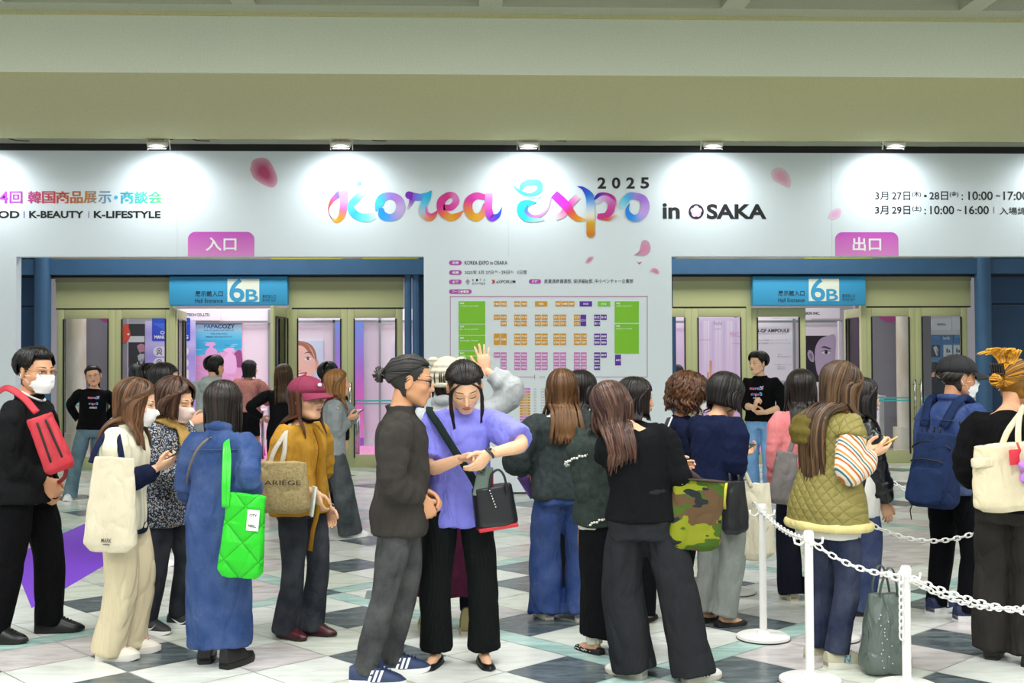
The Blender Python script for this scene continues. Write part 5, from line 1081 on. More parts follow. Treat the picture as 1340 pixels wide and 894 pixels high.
# ---- hair
def hair_mat(col, col2, gloss=.38):
    k = ('hair', col, col2, gloss)
    if k in MATS: return MATS[k]
    m, nt, b = nodemat('hair'); N = nt.nodes.new; L = nt.links.new
    a = N('ShaderNodeAttribute'); a.attribute_name = 'ink'; s = N('ShaderNodeSeparateColor'); L(a.outputs['Color'], s.inputs[0])
    mx = N('ShaderNodeMix'); mx.data_type = 'RGBA'; mx.inputs[6].default_value = srgb(col); mx.inputs[7].default_value = srgb(col2); L(s.outputs[0], mx.inputs[0]); L(mx.outputs[2], b.inputs['Base Color'])
    b.inputs['Roughness'].default_value = gloss; b.inputs['Specular IOR Level'].default_value = .32; MATS[k] = m; return m
def make_hair(rig, parent, style='long', col='#1a1310', col2='#3a2a20', length=.3, bangs='swept', n=250, seed=1, vol=.0, part=.25, curl=0.0, tip=0.0, wave=.0, thick=1.0, name='hair', neckpush=True, ends=0, amin=0.0, wl=.0085, clear=.036, fskip=0):
    """locks follow the skull then hang; ends colours the tips"""
    rg = random.Random(seed); m = MB(); m.c = []; man = rig.man; C = V3((0, -.014, .028)); Rx = V3((.081 + vol, .101 + vol, .087 + vol)); hat = rig.hat; R3 = rig.HM
    def tubec(P, R, ci, flat=.4, up=None, tipc=0):
        n0 = len(m.v); m.tube(P, R, 6, 0, True, flat, up); k = len(m.v) - n0; g = k // 6
        for r in range(g):
            for _ in range(6): m.c.append((min(1, max(0, ci + tipc * (r / max(g - 1, 1)) ** 1.5)), 0, 0, 1))
    def scalp(al, th, off=0): return C + V3(((Rx.x + off) * math.sin(al) * math.sin(th), (Rx.y + off) * math.sin(al) * math.cos(th), (Rx.z + off) * math.cos(al)))
    # the scalp under the locks
    P, F, D = head_grid(man); keep = []
    for f in F:
        c = sum((V3(P[i]) for i in f), V3()) / len(f)
        az = abs(math.atan2(c.x, c.y)); lim = .062 if az < .75 else (.062 - (az - .75) * .11 if az < 1.35 else (-.004 if az < 1.75 else -.075))
        if c.z > lim: keep.append(f)
    used = sorted({i for f in keep for i in f}); ix = {u: k for k, u in enumerate(used)}
    cc = V3((0, -.01, .02)); sv = [hat @ (cc + (V3(P[u]) - cc) * (1.035 + vol * 3)) for u in used]
    m.add(sv, [tuple(ix[i] for i in f) for f in keep]); m.c += [(.25, 0, 0, 1)] * len(sv)
    zsh = rig.at(.83)[0].z
    def hang(P, L, out, step=.022, back=True, ci=.3, w=.012, tipc=0):
        """let a lock fall from the last point of P"""
        p = P[-1].copy(); d0 = (P[-1] - P[-2]).normalized(); k = 0; tot = 0; ph = rg.random() * 6.3; ctr = rig.nb
        while tot < L:
            t = min(1, k / 3.0); d = d0.lerp(V3((0, 0, -1)), smooth01(t) * .97); hv = V3((p.x - ctr.x, p.y - ctr.y, 0)); hv = hv.normalized() if hv.length > 1e-4 else V3((0, -1, 0))
            q = tot / L; d = d + hv * (out * (q - .35) * 1.1 + tip * q * q) + V3((math.sin(ph + tot * 42) * wave, math.cos(ph + tot * 36) * wave, 0))
            d.normalize(); p = p + d * step
            if neckpush and p.z < zsh + .05:
                zz = min(max(p.z / rig.H, .6), .84); c, M = rig.at(zz); ww, dd, yo = torso_at(man, zz); ww = ww * rig.bulk * rig.H + clear * .9; dd = dd * rig.bulk * rig.H + clear
                q_ = M.inverted() @ (p - c); x_ = min(abs(q_.x) / ww, .999)
                if math.hypot(q_.x / ww, q_.y / dd) < 1.02 or (back and q_.y > -dd * .3 and abs(q_.x) < ww):
                    if x_ < .93 or back: yb = dd * math.sqrt(max(1 - x_ * x_, .05)) * (-1 if back else 1); tgt = c + M @ V3((q_.x, yb + yo * rig.H, 0))
                    else: tgt = c + M @ V3((math.copysign(ww, q_.x), q_.y, 0))
                    p = p.lerp(V3((tgt.x, tgt.y, p.z)), .75)
            P.append(p.copy()); k += 1; tot += step
        nn = len(P); R = [w * np.interp(i / (nn - 1), (0, .12, .5, .85, 1), (.5, 1, 1.05, .75, .15)) for i in range(nn)]
        tubec(P, R, ci, .42, None, tipc)
    for i in range(n):
        th = -PI + 2 * PI * (i + rg.random() * .9) / n; f = abs(th)
        if f < fskip: continue
        off = rg.random() * .008 + vol * .3; ci = rg.random() ** 1.3; w = (wl + rg.random() * .005) * thick
        a0 = max(amin, .05 + rg.random() * .35); px_ = part * .35
        if style in ('long', 'bob'):
            if f < .78 and bangs == 'full':
                ae = 1.06 + .10 * rg.random() + (.12 if f > .55 else 0); L_ = [hat @ scalp(a0 + (ae - a0) * k / 7, th * (.55 + .45 * k / 7), off * .6 + .004) for k in range(8)]
                p = L_[-1] + R3 @ V3((0, .003, -.012)); L_.append(p); tubec(L_, [w * q for q in (.5, 1, 1.1, 1.1, 1.1, 1.0, .9, .7, .2)], ci, .4); continue
            if f < .85:
                s = 1 if th > px_ * .8 - .1 else -1; te = s * (1.22 + rg.random() * .35) ; t0 = px_ + (th - px_) * .3; ae = 1.62
                Q = [hat @ scalp(a0 + (ae - a0) * (k / 8), t0 + (te - t0) * smooth01(k / 8) * (.35 + .65 * k / 8), off + .004) for k in range(9)]
            else:
                ae = 1.7 + (.25 if f > 2 else 0); Q = [hat @ scalp(a0 + (ae - a0) * k / 8, px_ * (1 - k / 8) * .3 + th, off + .003) for k in range(9)]
            z0 = (hat.inverted() @ Q[-1]).z; L = max(.03, (length + z0) * rig.hs * (1 + (rg.random() - .6) * .14)); hang(Q, L, .05 + curl, w=w, ci=ci, tipc=ends, back=f > 1.3)
        elif style == 'short':
            ae = (2.05 if f > 1.9 else 1.5 if f > 1.0 else 1.02) * (1 + (.12 if f > 1 else .07) * (rg.random() - .3)); sw = (.5 if f < 1.0 else 0) * (1 if part >= 0 else -1)
            ks = 7; Q = [hat @ scalp(a0 + (ae - a0) * k / ks, th * (.8 + .2 * k / ks) + sw * (k / ks) ** 2, off * (1 - .7 * k / ks) + .004 + (.010 * (rg.random()) if k == ks - 1 and f < 1.2 else 0) + (.012 + length * .1 if f < 1.3 else .009) * math.sin(k / ks * PI) * (1 - .3 * k / ks)) for k in range(ks + 1)]
            if length > .02 and f < 1.2: Q.append(Q[-1] + (Q[-1] - Q[-2]) * .6 + V3((0, 0, -length * .5)))
            if ae < amin + .12: continue
            tubec(Q, [w * np.interp(k / (len(Q) - 1), (0, .2, .7, 1), (.5, 1, .95, .15)) for k in range(len(Q))], ci, .42)
        elif style == 'back':  # drawn back to a knot behind the head
            kn = V3((0, -.118, .012)); a1 = 1.02 if f < .8 else (1.02 + (f - .8) * .55 if f < 1.5 else 1.5 + (f - 1.5) * .55); a1 = min(a1, 2.25); st_ = scalp(a1, th, .002); Q = []
            for k in range(10):
                t = k / 9; p = st_.lerp(kn, t); d = p - C; e = math.sqrt((d.x / Rx.x) ** 2 + (d.y / Rx.y) ** 2 + (d.z / Rx.z) ** 2); lift = 1.02 + off * 2 if t < .93 else e
                Q.append(hat @ (C + d * (max(lift, e * .98) / max(e, .05)) if t < .93 else p))
            tubec(Q, [w * 1.05 * q for q in (.4, .8, 1, 1.05, 1.05, 1.05, 1, .9, .8, .6)], ci, .36)
        elif style == 'curly':
            ae = (1.1 if f < .7 else 1.9) + rg.random() * .25; Q = []; ph = rg.random() * 6.3
            for k in range(9): t = k / 8; Q.append(hat @ (scalp(a0 + (ae - a0) * t, th + .16 * math.sin(ph + t * 7), off + .01 + .014 * abs(math.sin(t * 9 + ph)))))
            L = max(.03, length * (.7 + rg.random() * .5)); p = Q[-1]; k = 0
            while k * .016 < L: p = p + V3((math.cos(ph + k * 1.3) * .011, math.sin(ph + k * 1.3) * .011, -.013)); Q.append(p); k += 1
            nn = len(Q); tubec(Q, [w * .95 * np.interp(k / (nn - 1), (0, .2, .8, 1), (.5, 1, .9, .2)) for k in range(nn)], ci, .6)
    if style == 'back' and tip is not None and wave == 0:
        for k in range(16):  # the knot: coiled strands
            a = rg.random() * 6.3; b = rg.random() * PI; r = .031; Q = []
            for j in range(14):
                t = j / 13 * 5.2 + a; q = V3((math.cos(t) * r, math.sin(t) * r * math.sin(b), math.sin(t) * r * math.cos(b))) * (.75 + .25 * rg.random()); Q.append(hat @ (V3((0, -.142, .004)) + V3((q.x, q.y * .9, q.z * 1.15))))
            tubec(Q, [.009] * 13 + [.003], rg.random(), .6)
    if style == 'back' and wave > 0: # low tail
        for k in range(22):
            Q = [hat @ V3((rg.uniform(-.012, .012), -.112, .012 + rg.uniform(-.012, .012))), hat @ V3((rg.uniform(-.02, .02), -.135, 0))]; hang(Q, length * (.85 + .3 * rg.random()), .05, w=.010, ci=rg.random())
    return m.build(name, hair_mat(col, col2), parent)
def strands(rig, parent, rows, col, col2, seed=1, w=.007, name='loose_lock'):
    """separate face-framing locks: head-space points run on into body space by gravity"""
    m = MB(); m.c = []; rg = random.Random(seed)
    for P, k in rows:
        for _ in range(k):
            Q = [rig.hat @ (V3(p) + V3((rg.uniform(-.006, .006), rg.uniform(-.004, .004), 0))) for p in P]; Q = [V3(q[:3]) for q in cr([tuple(q) for q in Q], 5)]; n0 = len(m.v)
            m.tube(Q, [w * np.interp(i / (len(Q) - 1), (0, .15, .7, 1), (.6, 1, .9, .2)) for i in range(len(Q))], 6, flat=.45); c = rg.random(); m.c += [(c, 0, 0, 1)] * (len(m.v) - n0)
    return m.build(name, hair_mat(col, col2), parent)
# ---- things worn on the head
def make_mask(rig, parent, col='#f3f3f3', pleats=True):
    man = rig.man; m = MB(); rows = []; zs = [-.012, -.02, -.032, -.045, -.058, -.072, -.086, -.1, -.106]
    for q, z in enumerate(zs):
        row_ = []
        for k in range(17):
            u = -1 + k / 8; a = u * (1.02 if -.09 < z else .8); base = face_pt(0, max(z, -.098), man); xw = math.sin(a) * (.068 if z > -.08 else .055); t = min(abs(u), .999)
            yb = math.cos(a) * (.084 if z > -.075 else .078) + .012; p = face_pt(np.clip(xw, -.064, .064), np.clip(z, -.09, 0), man) if abs(xw) < .058 else V3((xw, .028 + .02 * (1 - abs(u)), z))
            bulge = (.018 * (1 - u * u)) * max(math.sin(min(max((-.004 - z) / .10, 0), 1) * PI), 0) ** .7; y = max(p.y, yb * .985 if abs(u) < .75 else p.y) + .004 + bulge + (.002 * (q % 2) if pleats else .004 * (1 - abs(u)))
            row_.append(V3((xw * 1.04, y - .012 * (abs(u) ** 3), z - .004 * (1 - u * u) * (z < -.09))))
        rows.append(row_)
    outer = [[rig.hat @ p for p in r] for r in rows]; inner = [[rig.hat @ (p + V3((0, -.002, 0))) for p in r] for r in rows]
    m.loft(outer, caps=False, closed=False); m.loft([list(reversed(r)) for r in inner], caps=False, closed=False)
    r = m.build('face_mask', mat(col, .8, bump=.1, bscale=400), parent)
    e = MB()
    for s in (-1, 1):
        for k in (1, -2): p = rows[k][0 if s < 0 else -1]; e.tube([rig.hat @ q for q in (p, V3((s * .072, .012, -.022 if k == 1 else -.04)), V3((s * .080, -.014, .006 if k == 1 else -.034)), V3((s * .077, -.024, -.012)))], .0016, 5)
    e.build('ear_loop', mat(col, .8), r); return r
def make_glasses(rig, parent, col='#111114', w=.0022, rim=True):
    man = rig.man; m = MB()
    for s in (-1, 1):
        c = V3((s * .033, face_pt(s * .033, -.004, man).y + .013, -.004)); pts = [c + V3((.024 * math.copysign(abs(math.cos(t)) ** .7, math.cos(t)), -abs(math.cos(t)) * .002, .0155 * math.copysign(abs(math.sin(t)) ** .7, math.sin(t)))) for t in np.linspace(0, 2 * PI, 21)[:-1]]
        m.tube([rig.hat @ p for p in pts], w, 6, closed=True)
        m.tube([rig.hat @ p for p in (c + V3((s * .024, -.002, .006)), V3((s * .073, .05, .006)), V3((s * .08, -.005, .004)), V3((s * .079, -.03, -.016)))], w, 6)
    m.tube([rig.hat @ V3(p) for p in ((-.009, .107, .0), (0, .112, .003), (.009, .107, .0))], w, 6); r = m.build('glasses', mat(col, .35), parent)
    g = MB()
    for s in (-1, 1):
        c = V3((s * .033, face_pt(s * .033, -.004, man).y + .0125, -.004)); g.add([rig.hat @ (c + V3((.023 * math.cos(t), 0, .0148 * math.sin(t)))) for t in np.linspace(0, 2 * PI, 17)[:-1]], [tuple(range(16))])
    g.build('lens', M_glass, r, smooth=False); return r
def make_cap(rig, parent, col, vcol=None, logo=None, strap=True):
    m = MB(); C = V3((0, -.012, .034)); h = rig.hat; rings = []
    for k in range(9):
        al = PI * .5 * (1 - k / 8.6) + .02; rr = math.sin(al)
        rings.append([h @ (C + V3((.094 * rr * math.sin(t), .116 * rr * math.cos(t) + .002, .094 * math.cos(al) ** .85 if k else -.004))) for t in np.linspace(0, 2 * PI, 33)[:-1]])
    m.loft(rings); m.ball(h @ (C + V3((0, .002, .0945))), .006 * rig.hs)
    r = m.build('baseball_cap', mat(col, .8, bump=.2, bscale=500, nz=.06, nscale=60), parent)
    v = MB(); up, lo = [], []
    for k in range(5):
        t = k / 4; up.append([]); lo.append([])
        for j in range(13):
            a = (-1 + j / 6) * 1.12; rr = 1 + t * .72 * math.cos(a * .75) ** .8; x = .092 * math.sin(a) * (1 + t * .05); y = .117 * math.cos(a) * rr - .008; z = .034 - .022 * t - .02 * t * t + .016 * (1 - (j / 6 - 1) ** 2) * t - .002
            up[-1].append(h @ V3((x, y, z))); lo[-1].append(h @ V3((x, y, z - .005)))
    v.loft([u + list(reversed(l)) for u, l in zip(up, lo)]); v.build('visor', mat(vcol or col, .8, bump=.2, bscale=500), r)
    s_ = MB()
    for k in range(6): a = k * PI / 3 + .26; s_.tube([h @ (C + V3((.0945 * math.sin(al) * math.sin(a), .1165 * math.sin(al) * math.cos(a) + .002, .0945 * math.cos(al) ** .85))) for al in np.linspace(.08, 1.5, 9)], .0011, 5)
    s_.build('seam', mat(col, .9), r)
    if logo: q = MB(); q.ball(h @ V3((0, .104, .074)), (.016, .008, .012)); q.build('emblem', mat(logo, .7), r)
    return r
# ================================================================== CLOTHS
def _vecmat(name, rough=.85):
    m, nt, b = nodemat(name); b.inputs['Roughness'].default_value = rough; b.inputs['Specular IOR Level'].default_value = .16; tc = nt.nodes.new('ShaderNodeTexCoord'); return m, nt, b, tc
def dk(col):
    c = [int(col.lstrip('#')[i:i + 2], 16) / 255 for i in (0, 2, 4)]; l = .3 * c[0] + .6 * c[1] + .1 * c[2]; k = .74 + .24 * min(1, l / .65); return '#' + ''.join('%02x' % int(max(0, min(1, (l + (v - l) * 1.10) * k)) * 255 + .5) for v in c)
def cloth(col, rough=.9, weave=.25, nz=.10, sheen=.0, scale=9): return mat(dk(col), rough, 0, .12, nz=nz, nscale=scale, bump=weave, bscale=420, sheen=sheen, fold=.55)
def denim(col, fade=.18):
    k = ('denim', col, fade); col = dk(col)
    if k in MATS: return MATS[k]
    m, nt, b, tc = _vecmat('denim', .85); N = nt.nodes.new; L = nt.links.new
    n = N('ShaderNodeTexNoise'); n.inputs['Scale'].default_value = 7; n.inputs['Detail'].default_value = 6; L(tc.outputs['Object'], n.inputs['Vector'])
    mp = N('ShaderNodeMapping'); mp.inputs['Scale'].default_value = (420, 420, 160); L(tc.outputs['Object'], mp.inputs[0]); n2 = N('ShaderNodeTexNoise'); n2.inputs['Scale'].default_value = 1; L(mp.outputs[0], n2.inputs['Vector'])
    c = srgb(col); hi = tuple(min(1, v + fade * (1 - v) * .5) for v in c[:3]) + (1,); lo = tuple(v * .7 for v in c[:3]) + (1,)
    a = N('ShaderNodeMath'); a.operation = 'ADD'; L(n.outputs[0], a.inputs[0]); q5 = N('ShaderNodeMath'); q5.operation = 'MULTIPLY_ADD'; q5.inputs[1].default_value = .35; q5.inputs[2].default_value = .325; L(n2.outputs[0], q5.inputs[0]); L(q5.outputs[0], a.inputs[1]); h = N('ShaderNodeMath'); h.operation = 'MULTIPLY'; h.inputs[1].default_value = .5; L(a.outputs[0], h.inputs[0])
    r = N('ShaderNodeValToRGB'); r.color_ramp.elements[0].position = .36; r.color_ramp.elements[0].color = lo; r.color_ramp.elements[1].position = .64; r.color_ramp.elements[1].color = hi; L(h.outputs[0], r.inputs[0]); L(r.outputs[0], b.inputs['Base Color'])
    bp = N('ShaderNodeBump'); bp.inputs['Strength'].default_value = .2; bp.inputs['Distance'].default_value = .003; L(n2.outputs[0], bp.inputs['Height']); L(bp.outputs[0], b.inputs['Normal']); folds(nt, b, tc, .6, bp); MATS[k] = m; return m
def striped(cols, period=.05, axis=(0, 0, 1), rough=.85, dist=0):
    m, nt, b, tc = _vecmat('striped_knit', rough); N = nt.nodes.new; L = nt.links.new
    d = N('ShaderNodeVectorMath'); d.operation = 'DOT_PRODUCT'; d.inputs[1].default_value = tuple(a / period for a in axis); L(tc.outputs['Object'], d.inputs[0])
    f = N('ShaderNodeMath'); f.operation = 'FRACT'; L(d.outputs['Value'], f.inputs[0]); r = N('ShaderNodeValToRGB'); r.color_ramp.interpolation = 'CONSTANT'; e = r.color_ramp.elements; n = len(cols)
    e[0].position = 0; e[0].color = srgb(cols[0][1]); e[1].position = cols[1][0]; e[1].color = srgb(cols[1][1])
    for p, c in cols[2:]: q = e.new(p); q.color = srgb(c)
    L(f.outputs[0], r.inputs[0]); L(r.outputs[0], b.inputs['Base Color']); return m
def speckled(base, spots, scale=90, th=.30, rough=.85):
    """small flowers scattered on cloth"""
    m, nt, b, tc = _vecmat('flowered_cloth', rough); N = nt.nodes.new; L = nt.links.new; prev = None
    for i, c in enumerate(spots):
        v = N('ShaderNodeTexVoronoi'); v.inputs['Scale'].default_value = scale * (1 + .37 * i); L(tc.outputs['Object'], v.inputs['Vector']); lt = N('ShaderNodeMath'); lt.operation = 'LESS_THAN'; lt.inputs[1].default_value = th; L(v.outputs['Distance'], lt.inputs[0])
        mx = N('ShaderNodeMix'); mx.data_type = 'RGBA'; mx.inputs[7].default_value = srgb(c); L(lt.outputs[0], mx.inputs[0])
        if prev is None: mx.inputs[6].default_value = srgb(base)
        else: L(prev, mx.inputs[6])
        prev = mx.outputs[2]
    L(prev, b.inputs['Base Color']); return m
def camo():
    m, nt, b, tc = _vecmat('camouflage_cloth', .8); N = nt.nodes.new; L = nt.links.new; prev = None
    for i, (c, th, s) in enumerate((('#405a1e', .5, 7), ('#5a4630', .56, 8.5), ('#23282a', .6, 9))):
        mp = N('ShaderNodeMapping'); mp.inputs['Location'].default_value = (i * 3.1, i * 1.7, i * 5.3); mp.inputs['Scale'].default_value = (.7, .7, 1.3); L(tc.outputs['Object'], mp.inputs[0]); n = N('ShaderNodeTexNoise'); n.inputs['Scale'].default_value = s; n.inputs['Detail'].default_value = 2; L(mp.outputs[0], n.inputs['Vector'])
        g = N('ShaderNodeMath'); g.operation = 'GREATER_THAN'; g.inputs[1].default_value = th; L(n.outputs[0], g.inputs[0]); mx = N('ShaderNodeMix'); mx.data_type = 'RGBA'; mx.inputs[7].default_value = srgb(c); L(g.outputs[0], mx.inputs[0])
        if prev is None: mx.inputs[6].default_value = srgb('#7d8420')
        else: L(prev, mx.inputs[6])
        prev = mx.outputs[2]
    L(prev, b.inputs['Base Color']); return m
def quilted(col, rough=.5, scale=14, dist=.012, sheen=0):
    """padded cloth: stitched lozenges in the bump"""
    k = ('quilt', col, rough, scale, dist)
    if k in MATS: return MATS[k]
    m, nt, b, tc = _vecmat('quilted_cloth', rough); N = nt.nodes.new; L = nt.links.new; b.inputs['Base Color'].default_value = srgb(col); hs = []
    for ax_ in ((1, .3, 1), (1, .3, -1)):
        d = N('ShaderNodeVectorMath'); d.operation = 'DOT_PRODUCT'; d.inputs[1].default_value = tuple(a * scale for a in ax_); L(tc.outputs['Object'], d.inputs[0]); p = N('ShaderNodeMath'); p.operation = 'PINGPONG'; p.inputs[1].default_value = .5; L(d.outputs['Value'], p.inputs[0]); q = N('ShaderNodeMath'); q.operation = 'POWER'; q.inputs[1].default_value = .45; L(p.outputs[0], q.inputs[0]); hs.append(q.outputs[0])
    mn = N('ShaderNodeMath'); mn.operation = 'MINIMUM'; L(hs[0], mn.inputs[0]); L(hs[1], mn.inputs[1]); bp = N('ShaderNodeBump'); bp.inputs['Strength'].default_value = .9; bp.inputs['Distance'].default_value = dist; L(mn.outputs[0], bp.inputs['Height']); L(bp.outputs[0], b.inputs['Normal']); MATS[k] = m; return m
def ribbed(col, scale=60, rough=.9, dist=.004, ax_=(1, 1, 0)):
    k = ('rib', col, scale, ax_)
    if k in MATS: return MATS[k]
    m, nt, b, tc = _vecmat('ribbed_knit', rough); N = nt.nodes.new; L = nt.links.new; b.inputs['Base Color'].default_value = srgb(col)
    d = N('ShaderNodeVectorMath'); d.operation = 'DOT_PRODUCT'; d.inputs[1].default_value = tuple(a * scale for a in ax_); L(tc.outputs['Object'], d.inputs[0]); s = N('ShaderNodeMath'); s.operation = 'SINE'; L(d.outputs['Value'], s.inputs[0]); bp = N('ShaderNodeBump'); bp.inputs['Strength'].default_value = .6; bp.inputs['Distance'].default_value = dist; L(s.outputs[0], bp.inputs['Height']); L(bp.outputs[0], b.inputs['Normal']); MATS[k] = m; return m
# ---- one person at a place: pixel of the feet, stature, way they face (0 right, 90 away, 180 left, 270 toward)
class Person:
    def __init__(s, px, fy, H, face, L=None, R=None, **k):
        s.loc = G(px, fy); s.loc.z = 0; s.M = Matrix.Translation(s.loc) @ Matrix.Rotation(rad(face - 90), 4, 'Z'); s.Mi = s.M.inverted(); s.face = face
        for A in (L, R):
            if A and 'px' in A: q = A.pop('px'); A['to'] = s.lp(*q)
        s.rig = Rig(H, L=L, R=R, **k)
    def lp(s, px, py, dy=0.0): return s.Mi @ W(px, py, s.loc.y + dy)
    def body(s, label, group=None, **k):
        s.b = make_body(s.rig, **k); s.b.matrix_world = s.M; tag(s.b, label, 'person', group); return s.b
    def w(s, p): return s.M @ V3(p)
    def top(s, name, m, **k): return make_top(s.rig, name, m, s.b, **k)
    def pants(s, name, m, **k): return make_pants(s.rig, name, m, s.b, **k)
    def skirt(s, name, m, **k): return make_skirt(s.rig, name, m, s.b, **k)
    def shoes(s, *a, **k): return make_shoes(s.rig, s.b, *a, **k)
    def hair(s, *a, **k): return make_hair(s.rig, s.b, *a, **k)
    def sub(s, name, mb, m, parent=None, smooth=True): return mb.build(name, m, parent or s.b, smooth)
    def tring(s, z, k=1.0, e=.02, n=24):
        w, d, y = torso_at(s.rig.man, z); return s.rig.ring(z, (w * s.rig.bulk + e / s.rig.H) * k, (d * s.rig.bulk + e / s.rig.H) * k, y, n)
    def chest(s, x, z, e=.03):
        """point on the front of the chest (z in heights, x in metres); e in metres off the body; negative z: the back"""
        back = z < 0; z = abs(z); w, d, yo = torso_at(s.rig.man, z); w = w * s.rig.bulk * s.rig.H + e; d = d * s.rig.bulk * s.rig.H + e; c, M = s.rig.at(z); t = min(abs(x / w), .98); y = d * (1 - t ** 2.3) ** (1 / 2.3)
        return c + M @ V3((x, yo * s.rig.H + (-y if back else y), 0))
# ================================================================== THE QUEUE
BLK = '#17181b'
def buttons(p, mb, x, zs, r=.006, e=.03):
    for z in zs: mb.ball(p.chest(x, z, e), r, 8, 6)
def chest_logo(p, sc=.00062, zc=.735, x0=0.0, e=.026):
    """the fair's two-word mark printed on a sweatshirt"""
    global _xy
    keep = _xy; ink = Ink()
    for part, cx, cy, dz in ((LOGO[:12], 541, 262, .045), (LOGO[12:], 765, 262, -.035)):
        def m_(px, py, y): q = p.chest(x0 + (px - cx) * sc * 1.0, zc + (dz - (py - cy) * sc) / p.rig.H, e); return tuple(q)
        _xy = m_
        for i, (O, s_, rows, cap) in enumerate(part): brush(ink, O, s_, [(r[0], r[1], r[2] * 1.25, r[3]) for r in rows], 0, cap)
    _xy = keep; o = ink.build('chest_print', VM, p.b, smooth=False)
    t = MB(); v, f = text_mesh('OSAKA', 1, .03); lo, hi = v.min(0), v.max(0)
    t.add([p.chest(x0 + ((q[0] - lo[0]) / (hi[0] - lo[0]) - .5) * .085, zc + (-.098 + (q[1] - lo[1]) * .026) / p.rig.H, e) for q in v], f); t.build('chest_word', mat('#e8e8ee', .7), p.b, smooth=False)
def phone(p, i, label, col='#22242a', off=.085, tilt=0, cat='phone'):
    """a phone held in hand i of p, its screen toward the eyes"""
    r = p.rig; d, n, _, _ = r.hand[i]; n = (n - d * n.dot(d)).normalized(); pos = r.wr[i] + d * off + n * .024
    nr = (r.hc - pos).normalized(); up = (V3((0, 0, 1)) * .4 + d * .8); up = (up - nr * up.dot(nr)).normalized(); sd = up.cross(nr)
    M = p.M @ Matrix(((sd.x, up.x, nr.x, pos.x), (sd.y, up.y, nr.y, pos.y), (sd.z, up.z, nr.z, pos.z), (0, 0, 0, 1)))
    o = MB().box((0, 0, 0), (.073, .15, .009), bev=.004).build('smartphone', mat(col, .3), None); smooth_angle(o.data, 30); o.matrix_world = M; tag(o, label, cat)
    MB().box((0, 0, .0047), (.067, .142, .0008)).build('screen', mat('#3a4450', .12), o, smooth=False); MB().box((-.018, .052, -.0055), (.026, .03, .003), bev=.003).build('camera_bump', mat('#15161a', .3), o); return o
people = {}
# 1 -- man in black at the left edge
p = Person(33, 834, 1.68, -4, man=True, head=(-24, 4, 0), feet=((-.13, .10, 8), (.13, -.10, -6)), L=dict(px=(66, 636, .06), dir=(.25, .5, -.8), palm=(.8, -.5, 0), pose='curl', pole=(-.5, -.5, -.4)), R=dict(px=(60, 630, -.08), dir=(-.35, .5, -.8), palm=(-.8, -.4, -.2), pose='curl', pole=(.6, -.6, -.4)), bulk=1.12)
p.body('man in black jacket and white mask with a red bag on his chest', tone='#d3a07c', brow='#221a16')
p.top('jacket', cloth(BLK, .75, .15), hem=.47, ease=.035, sleeves=((0, .046), (.5, .042), (.9, .036), (1, .034)), bunch=.12, wr=.009, collar=.018, seed=3, shoulder=.004)
m = MB(); c, M = p.rig.at(.842)
m.tube([c + M @ V3((.072 * math.cos(t), .070 * math.sin(t) + .004, .036 - .045 * max(math.sin(t), 0))) for t in np.linspace(.56 * PI, 2.44 * PI, 16)], .02, 8, flat=.4, up=(0, 0, 1)); p.sub('shirt_collar', m, mat('#eef0f2', .7))
m = MB(); m.tube([p.chest(.0, z, .042) for z in np.linspace(.5, .8, 9)], .008, 6, flat=.4); p.sub('front_placket', m, cloth('#101113', .7))
m = MB(); q = p.chest(.105, .71, .04); m.box((0, 0, 0), (.11, .012, .1), M=Matrix.Translation(q) @ Matrix.Rotation(rad(-25), 4, 'Z'), bev=.005); p.sub('chest_pocket', m, cloth('#1b1c20', .7))
p.pants('trousers', cloth('#0e0f12', .9), rows=((0, .055), (.3, .060), (.5, .052), (.75, .050), (1, .047)), wr=.008, hemz=.05, seed=4)
p.shoes('oxford', ('#131315', '#0c0c0d', '#0c0c0c'), rough=.35)
p.hair('short', '#0d0b0a', '#1c1816', length=.0, seed=11, part=.3); make_mask(p.rig, p.b); make_glasses(p.rig, p.b, '#8a7448', .0015); P1 = p
# 2 -- woman in cream vest
p = Person(160, 858, 1.51, -2, head=(8, 16, 0), feet=((-.07, .03, 4), (.08, -.03, -6)), L=dict(px=(206, 612, .10), dir=(.3, .8, .25), palm=(.5, -.2, .8), pose='hold', pole=(-.4, -.4, -.8)), R=dict(px=(206, 612, -.08), dir=(-.25, .85, .35), palm=(-.55, -.1, .8), pose='hold', pole=(.35, -.7, -.6)))
p.body('woman in cream knit vest and beige trousers with a canvas tote', tone='#e4b796')
p.top('undershirt', cloth('#1c2342', .85), hem=.435, ease=.026, sleeves=((0, .040), (.5, .038), (.85, .037), (1, .026)), wr=.008, seed=5, vox=.009)
p.top('knit_vest', ribbed('#d9d4bd', 90, ax_=(1.2, .4, 0)), hem=.452, ease=.042, sleeves=((0, .052), (.25, .054), (1, .05)), end=(.36, .36), bunch=.03, wr=.008, collar=.02, seed=6, shoulder=.012)
p.pants('trousers', ribbed('#cfc2a2', 260, dist=.002), rows=((0, .055), (.25, .062), (.5, .058), (.8, .058), (1, .062)), hemz=.035, wr=.009, seed=7)
p.shoes('chunky', ('#e2dccd', '#e9e5da', '#c05a5a'), sc=1.02); p.hair('long', '#33200f', '#6a482e', length=.215, seed=12, curl=.10, ends=.35, wave=.10); make_mask(p.rig, p.b, '#f1efec'); P2 = p
phone(p, 1, 'dark smartphone in the hands of the woman in the cream vest')
